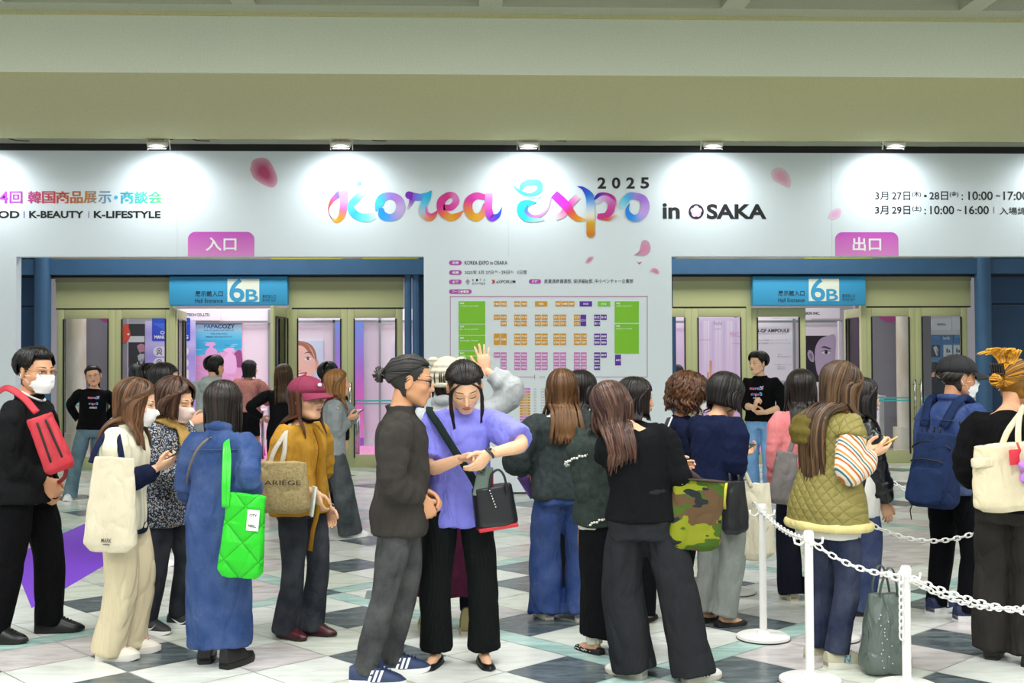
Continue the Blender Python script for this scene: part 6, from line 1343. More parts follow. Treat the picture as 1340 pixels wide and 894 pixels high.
# 3 -- woman in flowered blouse
p = Person(214, 824, 1.50, -24, head=(6, 15, 4), feet=((-.09, .05, 10), (.09, -.02, -4)), L=dict(to=(-.12, .3, .93), pose='hold'), R=dict(to=(.10, .31, .93), dir=(-.4, .8, .2), pole=(.5, -.6, -.6), pose='hold'))
p.body('woman in dark flowered blouse and mustard scarf with a pale pink mask', tone='#e6b995', closed=True)
fl_m = speckled('#232c40', ('#a9b0ba', '#66748c', '#b3a78c'), 62, .33)
p.top('blouse', fl_m, hem=.415, ease=.05, sleeves=((0, .050), (.5, .052), (.9, .05), (1, .03)), wr=.010, seed=8, hemw=.20, hemd=.155)
m = MB(); c, M = p.rig.at(.85)
for k in range(3): m.tube([c + M @ V3(((.072 + .008 * k) * math.cos(t), (.068 + .008 * k) * math.sin(t) + .004, -.012 * k + .018 * math.sin(2 * t + k) + .012)) for t in np.linspace(0, 2 * PI, 22)[:-1]], .021, 8, closed=True, flat=.8)
for k, x in enumerate((-.02, .03)): m.tube([p.chest(x * .6, .83, .04), p.chest(x, .79, .055), p.chest(x * 1.5, .74, .06), p.chest(x * 1.9, .70 - .02 * k, .055)], [.02, .032, .034, .028], 8, flat=.45)
v, f, nr = remesh(m, .007, 2); v = noise_push(v, nr, .006, (30, 30, 14), 4); to_obj('scarf', v, f, cloth('#b3945a', .9, .4), p.b)
p.pants('jeans', denim('#1b2336', .1), rows=((0, .053), (.3, .054), (.5, .041), (.75, .038), (1, .034)), hemz=.065, wr=.006, seed=9)
p.shoes('sneaker', ('#2b2c2e', '#f2f2f2', '#1c1c1c'), logo=('swoosh', '#f4f4f4')); p.hair('bob', '#2e1c12', '#5c4030', length=.075, seed=13, vol=.010, curl=.1, part=.4, wave=.12); make_mask(p.rig, p.b, '#edd3cb', False); P3 = p
# 4 -- woman in long denim dress
p = Person(288, 868, 1.49, 82, head=(-6, 2, 0), feet=((-.09, .04, 14), (.09, -.05, -20)), L=dict(to=(-.16, .22, .80), pose='curl'), R=dict(px=(331, 650, .02), dir=(-.1, .3, -.95), palm=(-.9, .3, 0), pose='curl', pole=(.25, -1, -.3)))
p.body('woman in a long blue denim dress with a green tote, from behind')
p.top('dress', denim('#28508f', .12), hem=.066, ease=.034, hemw=.168, hemd=.145, sleeves=((0, .046), (.5, .045), (.88, .044), (1, .03)), wr=.012, wsc=(11, 11, 2.6), bunch=.12, seed=10, collar=.016, yo=-.002)
m = MB(); m.tube([p.chest(x, -.765, .036) for x in np.linspace(-.14, .14, 13)], .003, 6); p.sub('yoke_seam', m, denim('#274878'))
p.pants('leggings', cloth('#121214', .9), rows=((0, .05), (.5, .036), (1, .026)), hemz=.05); p.shoes('boot', ('#121213', '#0b0b0c', '#0b0b0b'), sc=1.05, rough=.4); p.hair('bob', '#15100e', '#2e2420', length=.15, seed=14, curl=-.18, neckpush=False, part=0, bangs='full', n=280); P4 = p
# 5 -- woman in cap
p = Person(391, 832, 1.50, -32, head=(-8, -2, 0), feet=((-.06, .06, 10), (.07, -.02, -8)), L=dict(to=(-.20, .06, .72)), R=dict(px=(413, 645, -.13), dir=(.05, .35, -.93), palm=(-.85, .1, .1), pose='hold', pole=(.55, -.8, -.2)))
p.body('woman in burgundy cap and camel jacket carrying a fleecy lettered tote', tone='#e2b592')
p.top('jacket', cloth('#b98d3c', .9, .3), hem=.475, ease=.045, sleeves=((0, .052), (.5, .058), (.82, .056), (1, .032)), end=(.66, .66), wr=.008, bunch=.1, seed=11, shoulder=.008, hemw=.20, cuff=.004)
m = MB(); m.tube([p.chest(.02, z, .052) for z in np.linspace(.5, .83, 10)], .02, 6, flat=.25); p.sub('front_band', m, cloth('#a87c30', .9))
m = MB(); m.tube([p.chest(.05, .56, .07), p.chest(.06, .49, .075), p.chest(.07, .42, .08), p.chest(.075, .345, .07)], .018, 6, flat=.2); p.sub('tie_end', m, cloth('#a87c30', .9))
m = MB(); c, M = p.rig.at(.86); m.tube([c + M @ V3((.058 * math.cos(t), .056 * math.sin(t) + .004, .012 * math.cos(2 * t))) for t in np.linspace(0, 2 * PI, 19)[:-1]], .009, 8, closed=True); p.sub('neckerchief', m, cloth('#17151a', .8))
p.pants('jeans', denim('#1b2433', .1), rows=((0, .054), (.25, .056), (.5, .044), (.7, .045), (1, .056)), hemz=.03, wr=.006, seed=12)
p.shoes('oxford', ('#4a1722', '#2c0f14', '#3a121a'), rough=.3); p.hair('long', '#2f1a12', '#5c3626', length=.20, seed=15, amin=1.15, n=240, tip=.25, fskip=1.15); make_cap(p.rig, p.b, '#7d1f42', logo='#e8dfe2'); P5 = p
# 6 -- man with a knot of hair
p = Person(494, 890, 1.63, 2, man=True, head=(2, 8, 0), lean=(0, 0), hip=(0, .10), feet=((-.12, .08, 6), (.10, -.04, -4)), L=dict(px=(551, 640, .02), dir=(.35, .8, -.35), palm=(.3, -.2, -.9), pose='hold', pole=(-.5, -.8, -.3)), R=dict(px=(553, 655, -.10), dir=(-.3, .35, -.85), palm=(-.9, -.2, .1), pose='curl', pole=(.7, -.8, -.1)), bulk=1.0)
p.body('man in charcoal sweatshirt and glasses with grey-black hair tied in a knot', tone='#d09c74', brow='#1d1916')
p.top('sweatshirt', cloth('#45423f', .95, .3), hem=.44, ease=.04, sleeves=((0, .050), (.5, .045), (.9, .040), (1, .026)), wr=.012, bunch=.14, seed=13, shoulder=.01, collar=.012)
p.pants('jeans', denim('#2f3335', .16), rows=((0, .053), (.3, .052), (.5, .041), (.75, .037), (1, .034)), hemz=.055, wr=.009, seed=14)
p.shoes('sneaker', ('#26365c', '#e9e9e6', '#1b2440'), logo=('stripes', '#f2f2f2'), sc=1.02); p.hair('back', '#141312', '#4a4846', seed=16, n=260); make_glasses(p.rig, p.b, '#0e0e10', .0028); P6 = p
# 7 -- woman in lavender looking at her watch
p = Person(602, 868, 1.62, 266, head=(10, 36, 4), neck=(-.035, .03), lean=(4, 0), feet=((-.13, .02, 14), (.13, .03, -12)), R=dict(px=(604, 600, -.30), dir=(-.75, .5, .25), palm=(.0, .3, -.9), pose='hold', pole=(.6, -.1, -.8)), L=dict(px=(640, 594, -.36), dir=(.62, .25, -.65), palm=(.5, -.6, .3), pose='relaxed', pole=(-.75, .5, -.35)), bulk=.95)
p.body('woman in lavender top and wide black trousers adjusting her wristwatch with head bowed', tone='#e7bb97', closed=True)
p.top('top', cloth('#8b8ce6', .85, .15), hem=.445, ease=.05, hemw=.185, sleeves=((0, .047), (.5, .054), (1, .052)), end=(.43, .43), wr=.011, seed=15, shoulder=.012, bunch=.04)
p.pants('trousers', ribbed('#0f1414', 330, dist=.002), rows=((0, .052), (.25, .054), (.5, .050), (.8, .051), (1, .054)), hemz=.08, wr=.008, seed=16)
p.shoes('flat', ('#111112', '#0b0b0b', '#0b0b0b'), rough=.35); p.hair('back', '#0f0c0b', '#241d1a', seed=17, n=260, wave=.05, length=.14)
strands(p.rig, p.b, [([(.03, .085, .075), (.066, .085, .04), (.075, .088, -.02), (.068, .10, -.10), (.06, .11, -.17)], 14), ([(-.03, .085, .075), (-.066, .08, .04), (-.076, .075, -.02), (-.074, .085, -.09), (-.07, .10, -.15)], 9)], '#0f0c0b', '#241d1a')
m = MB(); d = p.rig.hand[0][0]; w_ = p.rig.wr[0] + d * -.004; u = d.orthogonal().normalized(); v_ = d.cross(u)
m.tube([w_ + u * .0275 * math.cos(t) + v_ * .024 * math.sin(t) for t in np.linspace(0, 2 * PI, 17)[:-1]], .006, 6, closed=True, flat=1.5); m.ball(w_ + V3((0, .012, .022)), (.014, .014, .007)); p.sub('wristwatch', m, mat('#3a3f46', .3, .5)); P7 = p
# 8 -- person waving in a knitted hat
p = Person(590, 826, 1.60, 92, head=(0, -4, 0), R=dict(px=(635, 484, .02), dir=(-.15, .05, 1), palm=(.1, 1, 0), pose='open', pole=(1, -.2, -.6)), L=dict(to=(-.2, .22, .95), pose='curl'), feet=((-.13, 0, 8), (.10, -.02, -8)), bulk=1.1)
p.body('person in cream knitted hat waving one raised hand, seen from behind')
p.top('hooded_jacket', cloth('#aaadae', .9, .3), hem=.46, ease=.06, sleeves=((0, .05), (.5, .05), (.86, .046), (1, .03)), end=(.97, .93), wr=.012, bunch=.12, seed=17, shoulder=.012, collar=.03)
p.skirt('skirt', cloth('#54203a', .9), hem=.145, rows=((0, .09), (1, .15)), seed=4); p.pants('leggings', cloth('#1c1f30', .9), rows=((0, .05), (.5, .038), (1, .03)), hemz=.12); p.shoes('boot', ('#8d8556', '#c9bd9a', '#6a6440'), sc=1.1); p.hair('bob', '#1a1310', '#2e221c', length=.08, seed=18, amin=1.2, n=120)
m = MB(); h = p.rig.hat; rings = []
for k in range(12):
    al = PI * .62 * (1 - k / 11.6) + .02; rings.append([h @ V3(((.098 + .004 * math.sin(t * 12)) * math.sin(al) * math.sin(t), -.014 + (.116 + .004 * math.sin(t * 12)) * math.sin(al) * math.cos(t), .032 + .108 * math.cos(al))) for t in np.linspace(0, 2 * PI, 73)[:-1]])
m.loft(rings)
for s in (-1, 1): m.ball(h @ V3((s * .078, -.02, .11)), (.034, .026, .03), 14, 10)
r_ = p.sub('knitted_hat', m, ribbed('#c0b9a4', 130, ax_=(0, 0, 1.4), dist=.006)); m = MB(); m.tube([h @ V3((.097 * math.sin(t), -.014 + .114 * math.cos(t), -.012)) for t in np.linspace(0, 2 * PI, 33)[:-1]], .015, 10, closed=True); m.build('brim', ribbed('#b8b19c', 160, ax_=(1, 1, 0)), r_); P8 = p
# 9 -- woman in grey jumper and blue wide jeans
p = Person(735, 808, 1.54, 96, head=(-8, 0, 0), lean=(0, 0), feet=((-.10, .02, 10), (.12, -.05, -22)), L=dict(px=(697, 622, .10), dir=(0, .6, -.7), palm=(.8, 0, -.3), pose='hold', pole=(-.8, -.6, -.1)), R=dict(px=(766, 628, .12), dir=(-.5, .7, -.4), palm=(-.8, 0, -.3), pose='curl', pole=(.9, -.5, -.1)), bulk=1.1)
p.body('woman with long brown hair in dark grey jumper and wide blue jeans')
p.top('undershirt', mat('#e6e4dc', .8), hem=.462, ease=.02, end=(0, 0), hemw=.15); p.top('jumper', cloth('#454e4d', .98, .5, .22, scale=30), hem=.485, ease=.062, hemw=.205, sleeves=((0, .056), (.5, .058), (.84, .054), (1, .034)), end=(.80, .80), wr=.012, bunch=.14, seed=18, shoulder=.012)
p.pants('jeans', denim('#234e97', .14), rows=((0, .056), (.25, .064), (.5, .060), (.8, .066), (1, .074)), hemz=.028, wr=.011, seed=19); p.shoes('sneaker', ('#d8d2c0', '#e6e2d6', '#c8c2b0')); p.hair('long', '#2a1b12', '#6a4828', length=.295, seed=19, curl=.14, ends=.9, wave=.08, n=300, tip=.3, clear=.055); P9 = p
# 9b -- the bobbed companion in front of her
p = Person(757, 784, 1.53, 60, head=(-20, 4, 0)); p.body('person with a dark bob and black top beyond the woman in the grey jumper'); p.top('jumper', cloth('#17191b', .9), hem=.48, ease=.03, seed=20); p.pants('trousers', cloth('#1a1b20', .9), seed=21); p.shoes('flat', ('#141414', '#0a0a0a', '#0a0a0a')); p.hair('bob', '#100d0c', '#221b18', length=.16, seed=20)
# 10 -- woman in green-grey cardigan
p = Person(792, 856, 1.47, 76, head=(-22, 4, 0), lean=(2, 0), feet=((-.07, .02, 50), (.09, .06, 10)), L=dict(px=(797, 705, -.05), dir=(.1, .2, -.97), palm=(.8, .2, 0), pose='curl', pole=(-.5, -.8, 0)), R=dict(to=(.16, .26, .86), pose='curl'), bulk=1.06)
p.body('woman in dark green-grey cardigan with white fringe and long black skirt')
p.top('undershirt', mat('#dfddd2', .8), hem=.45, ease=.022, end=(0, 0), hemw=.15); p.top('cardigan', cloth('#424b47', .98, .5, .2, scale=30), hem=.475, ease=.055, sleeves=((0, .058), (.5, .060), (1, .056)), end=(.97, .97), wr=.010, seed=22, shoulder=.014)
for i_, t_ in ((0, .22), (0, .97), (1, .97)):
    P = bend(p.rig.sh[i_], p.rig.el[i_], p.rig.wr[i_], 8, .3); k = int(t_ * (len(P) - 1)); d = (P[min(k + 1, len(P) - 1)] - P[k - 1]).normalized(); u = d.orthogonal().normalized(); w_ = d.cross(u); m = MB(); R_ = .098
    for j in range(40): t = 2 * PI * j / 40; m.ball(P[k] + u * R_ * math.cos(t) + w_ * R_ * math.sin(t) + d * .004 * math.sin(j * 2.3), .0075, 6, 5)
    p.sub('fringe', m, mat('#e6e4da', .9))
p.skirt('skirt', cloth('#15171a', .9), hem=.068, rows=((0, .080), (.3, .100), (1, .104)), depth=.85, folds=4, seed=5); p.pants('socks', ribbed('#e4dfcf', 200, ax_=(1, 1, 0)), rows=((0, .03), (.5, .03), (.9, .034), (1, .032)), hemz=.045); p.shoes('flat', ('#17171a', '#0c0c0c', '#0c0c0c'))
for i_ in (0, 1):
    m = MB(); x, y, yw = p.rig.feet[i_]; M = Matrix.Translation((x, y, 0)) @ Matrix.Rotation(rad(yw), 4, 'Z')
    for k in range(26): a = k * 2.4; yy = -.07 + .2 * ((k * .37) % 1); m.ball(M @ V3((.0405 * math.copysign(1, math.sin(a)) * (1 if yy < .08 else .8), yy, .012 + .016 * ((k * .61) % 1))), .003, 6, 5)
    p.sub('shoe_dots', m, mat('#e2e0d8', .6))
p.hair('bob', '#0f0c0b', '#231c19', length=.13, seed=21, bangs='full'); P10 = p
m = MB(); o_ = p.M @ (p.rig.wr[0] + V3((.0, .02, -.13)))
for s in (-1, 1): m.tube([o_ + V3((.012 * s + .004, 0, -.03 + s * .012)) + V3((.022 * math.cos(t) * .6, 0, .022 * math.sin(t))) for t in np.linspace(0, 2 * PI, 15)[:-1]], .002, 6, closed=True)
g_ = tag(m.build('eyeglasses', mat('#1a1a1a', .3)), 'dark eyeglasses dangling from the hand below the fringed sleeve', 'glasses'); m = MB().tube([o_ + V3((0, 0, -.01)), o_ + V3((.02, 0, .03)), o_ + V3((.03, 0, .07))], .002, 6); m.build('temple_arm', mat('#1a1a1a', .3), g_)
# 11 -- woman in black leaning on her friend
p = Person(866, 888, 1.51, 80, head=(-10, 6, -22), neck=(-.045, .0), lean=(3, -14), hip=(-.10, .0), feet=((-.15, .03, 62), (.17, -.02, -55)), R=dict(px=(877, 588, .10), dir=(-.1, .15, 1), palm=(-.6, .6, 0), pose='hold', pole=(.35, -.2, -1)), L=dict(to=(.06, .26, 1.02), dir=(.95, .2, .1), palm=(0, -1, 0), pose='hold', pole=(-.8, 0, -.6)), bulk=1.06)
p.body('woman all in black leaning left toward her friend with brown hair falling, phone raised')
p.top('jumper', cloth('#17191b', .95, .2, .05), hem=.52, ease=.04, sleeves=((0, .046), (.5, .044), (.85, .038), (1, .026)), wr=.009, bunch=.12, seed=23)
p.pants('trousers', cloth('#2f3135', .9, .15, .06), rows=((0, .058), (.25, .070), (.5, .070), (.8, .072), (1, .076)), hemz=.03, waistz=.63, wr=.014, wsc=(10, 10, 3), seed=24); m = MB(); m.tube(p.tring(.615, e=.014), .012, 8, closed=True, flat=1.6, up=(0, 0, 1)); p.sub('waistband', m, cloth('#303236', .9))
m = MB(); q = p.rig.hips[1]; m.tube([q + V3((.095, .02, .10)), q + V3((.105, -.0, .02)), q + V3((.108, -.01, -.07))], .004, 6); p.sub('pocket_seam', m, cloth('#26282b', .9))
p.shoes('sneaker', ('#e6e6e2', '#cfc8b6', '#e2e2de'), logo=('stripes', '#17181a')); p.hair('long', '#33201a', '#6a4a3c', length=.27, seed=22, curl=.08, wave=.12, n=300, tip=.2, clear=.05); P11 = p
phone(p, 1, 'pale smartphone held up by the woman all in black', '#d9d3cf', .10)
p = Person(827, 812, 1.49, 70, head=(-60, 6, 0), R=dict(to=(.14, .2, .95)), L=dict(to=(-.14, .22, .95))); p.body('dark-haired person just beyond the woman all in black, cheek turned to the right'); p.top('jumper', cloth('#1a1c20', .9), hem=.47, ease=.03, seed=90); p.pants('trousers', cloth('#191a1f', .9), seed=91); p.shoes('flat', ('#141414', '#0a0a0a', '#0a0a0a')); p.hair('bob', '#0f0c0b', '#231c19', length=.12, bangs='full', seed=92)
# 12, 13 -- two women in navy
p = Person(890, 786, 1.49, -10, head=(-10, 10, 0), lean=(4, 0), R=dict(to=(.1, .28, .98), pose='hold'), L=dict(to=(-.1, .28, .98), pose='hold')); p.body('curly-haired woman in navy and a white mask beside the pillar', tone='#dcae8a'); p.top('jumper', cloth('#1b2240', .9), hem=.44, ease=.04, seed=25); p.pants('trousers', cloth('#16171b', .9), rows=((0, .055), (.5, .048), (1, .045)), seed=26); p.shoes('flat', ('#151515', '#8a7440', '#0a0a0a')); p.hair('curly', '#2c1a10', '#6b4429', length=.09, seed=23, vol=.012, n=220); make_mask(p.rig, p.b); P12 = p
p = Person(936, 816, 1.52, 36, head=(-4, 22, 0), lean=(6, 0), feet=((-.07, .0, 4), (.09, .0, -14)), R=dict(px=(962, 598, .06), dir=(.15, .9, .25), palm=(-.4, 0, .9), pose='hold', pole=(.5, -.7, -.5)), L=dict(to=(-.08, .33, 1.0), dir=(.4, .8, .2), palm=(.4, 0, .9), pose='hold'), bulk=1.05)
p.body('woman with short dark hair in navy jumper and grey trousers reading her phone', tone='#deb08c', closed=True)
p.top('jumper', cloth('#1c2545', .95, .25), hem=.44, ease=.05, sleeves=((0, .054), (.5, .056), (.85, .046), (1, .028)), wr=.011, bunch=.12, seed=27, shoulder=.01)
p.pants('trousers', cloth('#8f958f', .9, .2), rows=((0, .054), (.25, .060), (.5, .054), (.8, .052), (1, .052)), hemz=.06, wr=.012, seed=28); p.shoes('flat', ('#131314', '#0a0a0a', '#0a0a0a'), rough=.7); p.hair('bob', '#12100f', '#2a2624', length=.085, seed=24, vol=.006, part=.1, curl=.06); P13 = p
phone(p, 1, 'smartphone with a light edge in the hand of the short-haired woman in navy', '#55504a')
# 14 -- staff man
p = Person(997, 647, 1.72, 238, man=True, head=(-26, 2, 0), feet=((-.10, 0, 14), (.10, .02, -10)), R=dict(px=(987, 534, -.28), dir=(-.35, .3, .8), palm=(-.7, -.3, .2), pose='curl', pole=(.6, -.5, -.6)), L=dict(px=(1001, 540, -.24), dir=(.9, .35, 0), palm=(.2, -.5, .8), pose='hold', pole=(-.8, -.4, -.6)), bulk=.96)
p.body('staff man in black printed sweatshirt and light blue jeans standing at the exit opening', tone='#e6bd9c', brow='#181412')
p.top('sweatshirt', cloth('#101113', .95, .2), hem=.515, ease=.04, sleeves=((0, .046), (.5, .044), (1, .034)), end=(.68, .68), wr=.008, seed=29, collar=.009); chest_logo(p, .00078, .735, e=.045)
p.pants('jeans', denim('#74a8dd', .25), rows=((0, .054), (.3, .058), (.5, .050), (.8, .048), (1, .046)), hemz=.045, wr=.008, seed=30); p.shoes('sneaker', ('#141416', '#1c1c1e', '#101010')); p.hair('short', '#0e0c0c', '#1d1a1a', length=.02, seed=25, vol=.006, part=-.3, wl=.010); P14 = p
# 15 -- woman in pink
p = Person(1052, 784, 1.53, 84, head=(-10, 6, 0), R=dict(to=(.14, .25, .95)), L=dict(to=(-.17, .08, .72), pole=(-.3, -1, 0))); p.body('dark-haired woman in a pink top half hidden behind the quilted vest'); p.top('blouse', cloth('#ea9294', .85), hem=.46, ease=.035, seed=31, sleeves=((0, .044), (.5, .042), (1, .034))); p.pants('trousers', cloth('#1f2230', .9), rows=((0, .055), (.5, .052), (1, .055)), seed=32); p.shoes('sneaker', ('#b5aa92', '#d8d0bc', '#a59a82')); p.hair('long', '#120e0d', '#2a211d', length=.3, seed=26, n=240); P15 = p
# 16 -- woman in olive quilted vest
p = Person(1086, 868, 1.59, 24, head=(-4, 24, 0), lean=(5, 0), feet=((-.08, .0, 0), (.09, -.01, -14)), R=dict(px=(1143, 594, -.14), dir=(.1, .95, .25), palm=(-.5, .1, .8), pose='hold', pole=(.25, -.35, -1)), L=dict(px=(1134, 592, .12), dir=(.35, .9, .25), palm=(.5, 0, .8), pose='hold', pole=(-.5, -.6, -.6)))
p.body('woman with long brown hair in an olive quilted hooded vest and striped knit', tone='#e6b996')
p.top('striped_jumper', striped([(0, '#d4cfc2'), (.3, '#b8622c'), (.45, '#d4cfc2'), (.6, '#43686f'), (.72, '#d4cfc2'), (.85, '#cc8840')], .062, (.15, .75, .65)), hem=.46, ease=.03, sleeves=((0, .044), (.5, .044), (.86, .042), (1, .026)), wr=.010, bunch=.1, seed=33); p.top('undershirt', mat('#e2dfd6', .8), hem=.415, ease=.032, end=(0, 0), hemw=.19)
p.top('quilted_vest', quilted('#857c46', .45, 16), hem=.452, ease=.04, hemw=.235, hemd=.175, sleeves=((0, .048), (1, .050)), end=(.16, .16), wr=.007, seed=34, shoulder=.004)
m = MB(); m.tube(low_ring(p.rig, .452, .245 / 1.59, .19 / 1.59, 0) if False else [q + (q - p.rig.at(.46)[0]).normalized() * .004 for q in p.rig.ring(.46, .232 / 1.59, .172 / 1.59, 0)], .016, 8, closed=True, flat=1.5, up=(0, 0, 1)); p.sub('hem_binding', m, cloth('#d8cc92', .8))
m = MB(); c, M = p.rig.at(.835)
for k, (rr, zz, yy, th_) in enumerate(((.09, .005, -.02, .028), (.10, -.03, -.045, .042), (.085, -.08, -.07, .046), (.06, -.125, -.085, .038))): m.tube([c + M @ V3((rr * math.cos(t) - .06, yy + rr * .75 * math.sin(t), zz + .02 * math.sin(t))) for t in np.linspace(PI * .92, PI * 2.08, 12)], th_, 10, flat=.8)
v, f, nr = remesh(m, .009, 4); v = noise_push(v, nr, .008, (14, 14, 14), 3); to_obj('hood', v, f, cloth('#6d6230', .7, .2), p.b); p.pants('jeans', denim('#182c54', .12), rows=((0, .054), (.3, .054), (.5, .043), (.8, .041), (1, .040)), hemz=.075, wr=.008, seed=35); p.shoes('sneaker', ('#b9b49a', '#d9d6cc', '#e2ded0'), logo=('N', '#2f86a8'), sc=1.04); p.hair('long', '#241810', '#6a4f36', length=.46, seed=27, curl=.02, n=330, wave=.03, clear=.042); P16 = p
phone(p, 1, 'smartphone in a pale yellow case held by the woman in the quilted vest', '#d6b668')
# 17 -- woman in leather jacket
p = Person(1121, 808, 1.48, 12, head=(-4, 4, 0), R=dict(px=(1160, 668, -.05), dir=(.1, .2, -1), palm=(-.9, .1, 0), pose='relaxed', pole=(.4, -.9, 0)), L=dict(to=(-.15, .2, .8))); p.body('dark-haired woman in a black leather jacket beyond the quilted vest', tone='#deb08c')
p.top('undershirt', mat('#dddcd6', .8), hem=.42, ease=.03, hemw=.18, end=(0, 0)); p.top('leather_jacket', mat('#15171a', .28, nz=.1, nscale=20, bump=.3, bscale=60), hem=.5, ease=.045, sleeves=((0, .050), (.5, .050), (.9, .044), (1, .036)), wr=.013, bunch=.14, seed=36, collar=.02, shoulder=.008)
m = MB(); m.tube([p.chest(.03, z, .055) for z in np.linspace(.52, .8, 8)], .005, 6); p.sub('zip', m, M_chrome); m = MB(); P = p.rig.wr[1]; m.ball(P + V3((.03, 0, .03)), .008, 8, 6); m.tube([P + V3((.038, .0, .02)), P + V3((.045, .0, .12))], .004, 6); p.sub('cuff_zip', m, M_chrome)
p.pants('jeans', denim('#22407c', .18), rows=((0, .054), (.3, .056), (.5, .050), (.8, .048), (1, .05)), hemz=.05, seed=37); p.shoes('sneaker', ('#161618', '#d6d6d2', '#222222')); p.hair('long', '#0f0d0d', '#26201e', length=.27, seed=28); P17 = p
# 18 -- man in cap and denim jacket
p = Person(1243, 808, 1.61, 24, man=True, head=(-18, 2, 0), feet=((-.14, .05, 12), (.12, .03, -16)), R=dict(to=(.17, .26, .98), pose='curl', pole=(.7, -.7, -.2)), L=dict(to=(-.15, .27, .98), pose='curl')); p.body('man in black cap and denim jacket wearing a navy backpack', tone='#c8946e', brow='#2c2622')
p.top('denim_jacket', denim('#26498c', .12), hem=.485, ease=.045, sleeves=((0, .050), (.5, .048), (.9, .044), (1, .034)), wr=.012, bunch=.13, seed=38, collar=.02, shoulder=.008); m = MB(); m.tube(p.tring(.495, e=.052), .018, 8, closed=True, flat=1.6, up=(0, 0, 1)); p.sub('waistband', m, denim('#264785')); m = MB(); m.tube([p.chest(x, -.76, .05) for x in np.linspace(-.15, .15, 11)], .003, 6); p.sub('yoke_seam', m, denim('#1d3768'))
p.pants('trousers', cloth('#141519', .9), rows=((0, .054), (.3, .055), (.5, .044), (.75, .042), (1, .042)), hemz=.05, wr=.010, seed=39); p.shoes('sneaker', ('#1f2b52', '#f0f0f0', '#26325c'), logo=('N', '#dfe3e8'), sc=1.04); p.hair('short', '#1f1d1b', '#57524c', length=0, seed=29, amin=1.5, vol=-.008, n=240); make_mask(p.rig, p.b); make_cap(p.rig, p.b, '#15161a'); P18 = p
# 19 -- woman with dyed hair at the right edge
p = Person(1328, 866, 1.59, 48, head=(-20, 4, 0), feet=((-.12, .04, 10), (.10, -.01, -12)), R=dict(to=(.19, .22, .95), pose='curl', pole=(.7, -.7, 0)), L=dict(to=(-.17, .22, .9)), bulk=1.08); p.body('woman with yellow-orange clipped hair and black top at the edge of the queue', tone='#dca882'); p.top('top', cloth('#131416', .9), hem=.5, ease=.04, sleeves=((0, .052), (.5, .052), (1, .046)), end=(.97, .97), seed=40, wr=.01)
p.pants('trousers', cloth('#3a3835', .9, .15), rows=((0, .058), (.25, .070), (.5, .068), (.8, .068), (1, .066)), hemz=.04, waistz=.62, wr=.013, seed=41); p.shoes('oxford', ('#141414', '#0c0c0c', '#0c0c0c'), sc=1.05)
p.hair('back', '#2a1c10', '#e09a20', seed=30, n=240); m = MB(); m.c = []; rg = random.Random(4)
for k in range(70):
    a = rg.uniform(-1.2, 1.2); b_ = rg.uniform(.2, 1.4); Q = [p.rig.hat @ V3((.01 * math.sin(a), -.10, .05)), p.rig.hat @ V3((.05 * math.sin(a), -.055 - .01 * b_, .105)), p.rig.hat @ V3((.075 * math.sin(a) * b_, -.06 - .02 * b_, .14 + .02 * math.cos(a))), p.rig.hat @ V3((.10 * math.sin(a) * b_, -.075 - .05 * b_, .115 + .035 * math.cos(a) * b_))]; n0 = len(m.v); m.tube([V3(q[:3]) for q in cr([tuple(q) for q in Q], 4)], [.008] * 8 + [.007, .006, .005, .004, .002], 6, flat=.5); c_ = rg.random(); m.c += [(.35 + .65 * c_, 0, 0, 1)] * (len(m.v) - n0)
m.build('swept_up_hair', hair_mat('#8a5a14', '#f2b53a', .4), p.b); m = MB()
for k in range(5): m.box((0, 0, 0), (.012, .02, .055), M=p.rig.hat.copy() @ Matrix.Translation((-.028 + .014 * k, -.138, .06)) @ Matrix.Rotation(.3, 4, 'X'), bev=.004)
m.tube([p.rig.hat @ V3((x, -.142, .034)) for x in np.linspace(-.04, .04, 6)], .007, 8); p.sub('hair_claw', m, mat('#1c1715', .3)); m = MB(); c, M = p.rig.at(.85); m.tube([c + M @ V3((.06 * math.cos(t), .058 * math.sin(t), .01 * math.sin(t))) for t in np.linspace(0, 2 * PI, 21)[:-1]], .0045, 6, closed=True); p.sub('lanyard', m, mat('#e2c52a', .6)); P19 = p
# ---- people farther off
def extra_person(px, fy, H, face, label, top, bot, hair, head=(0, 0, 0), shoes=('sneaker', ('#e8e8e8', '#f4f4f4', '#dddddd')), topk={}, botk={}, **k):
    p = Person(px, fy, H, face, head=head, **k); p.body(label); p.top('top', top, **dict(dict(hem=.49, ease=.035, seed=int(px)), **topk))
    if bot[0] == 'skirt': p.skirt('skirt', bot[1], **botk)
    else: p.pants(bot[0], bot[1], **dict(dict(seed=int(px) + 1), **botk))
    p.shoes(*shoes); p.hair(*hair[:3], **hair[3]); return p
pb = extra_person(122, 653, 1.60, 288, 'staff woman in black printed sweatshirt and glasses at the entrance doors', cloth('#0f1012', .95), ('jeans', denim('#5b7f8c', .2)), ('back', '#0f0c0b', '#201a18', dict(wave=.04, length=.2, seed=41)), head=(-4, 0, 8), feet=((-.05, .0, 6), (.27, .02, -14)), hip=(-.10, 0), lean=(0, -3), L=dict(to=(-.12, -.14, .92)), R=dict(to=(.16, -.12, .92)), topk=dict(hem=.52), botk=dict(rows=((0, .054), (.3, .056), (.5, .044), (.8, .046), (1, .056)))); chest_logo(pb, .0006, .74, e=.042); make_glasses(pb.rig, pb.b, '#6a6a6a', .0015)
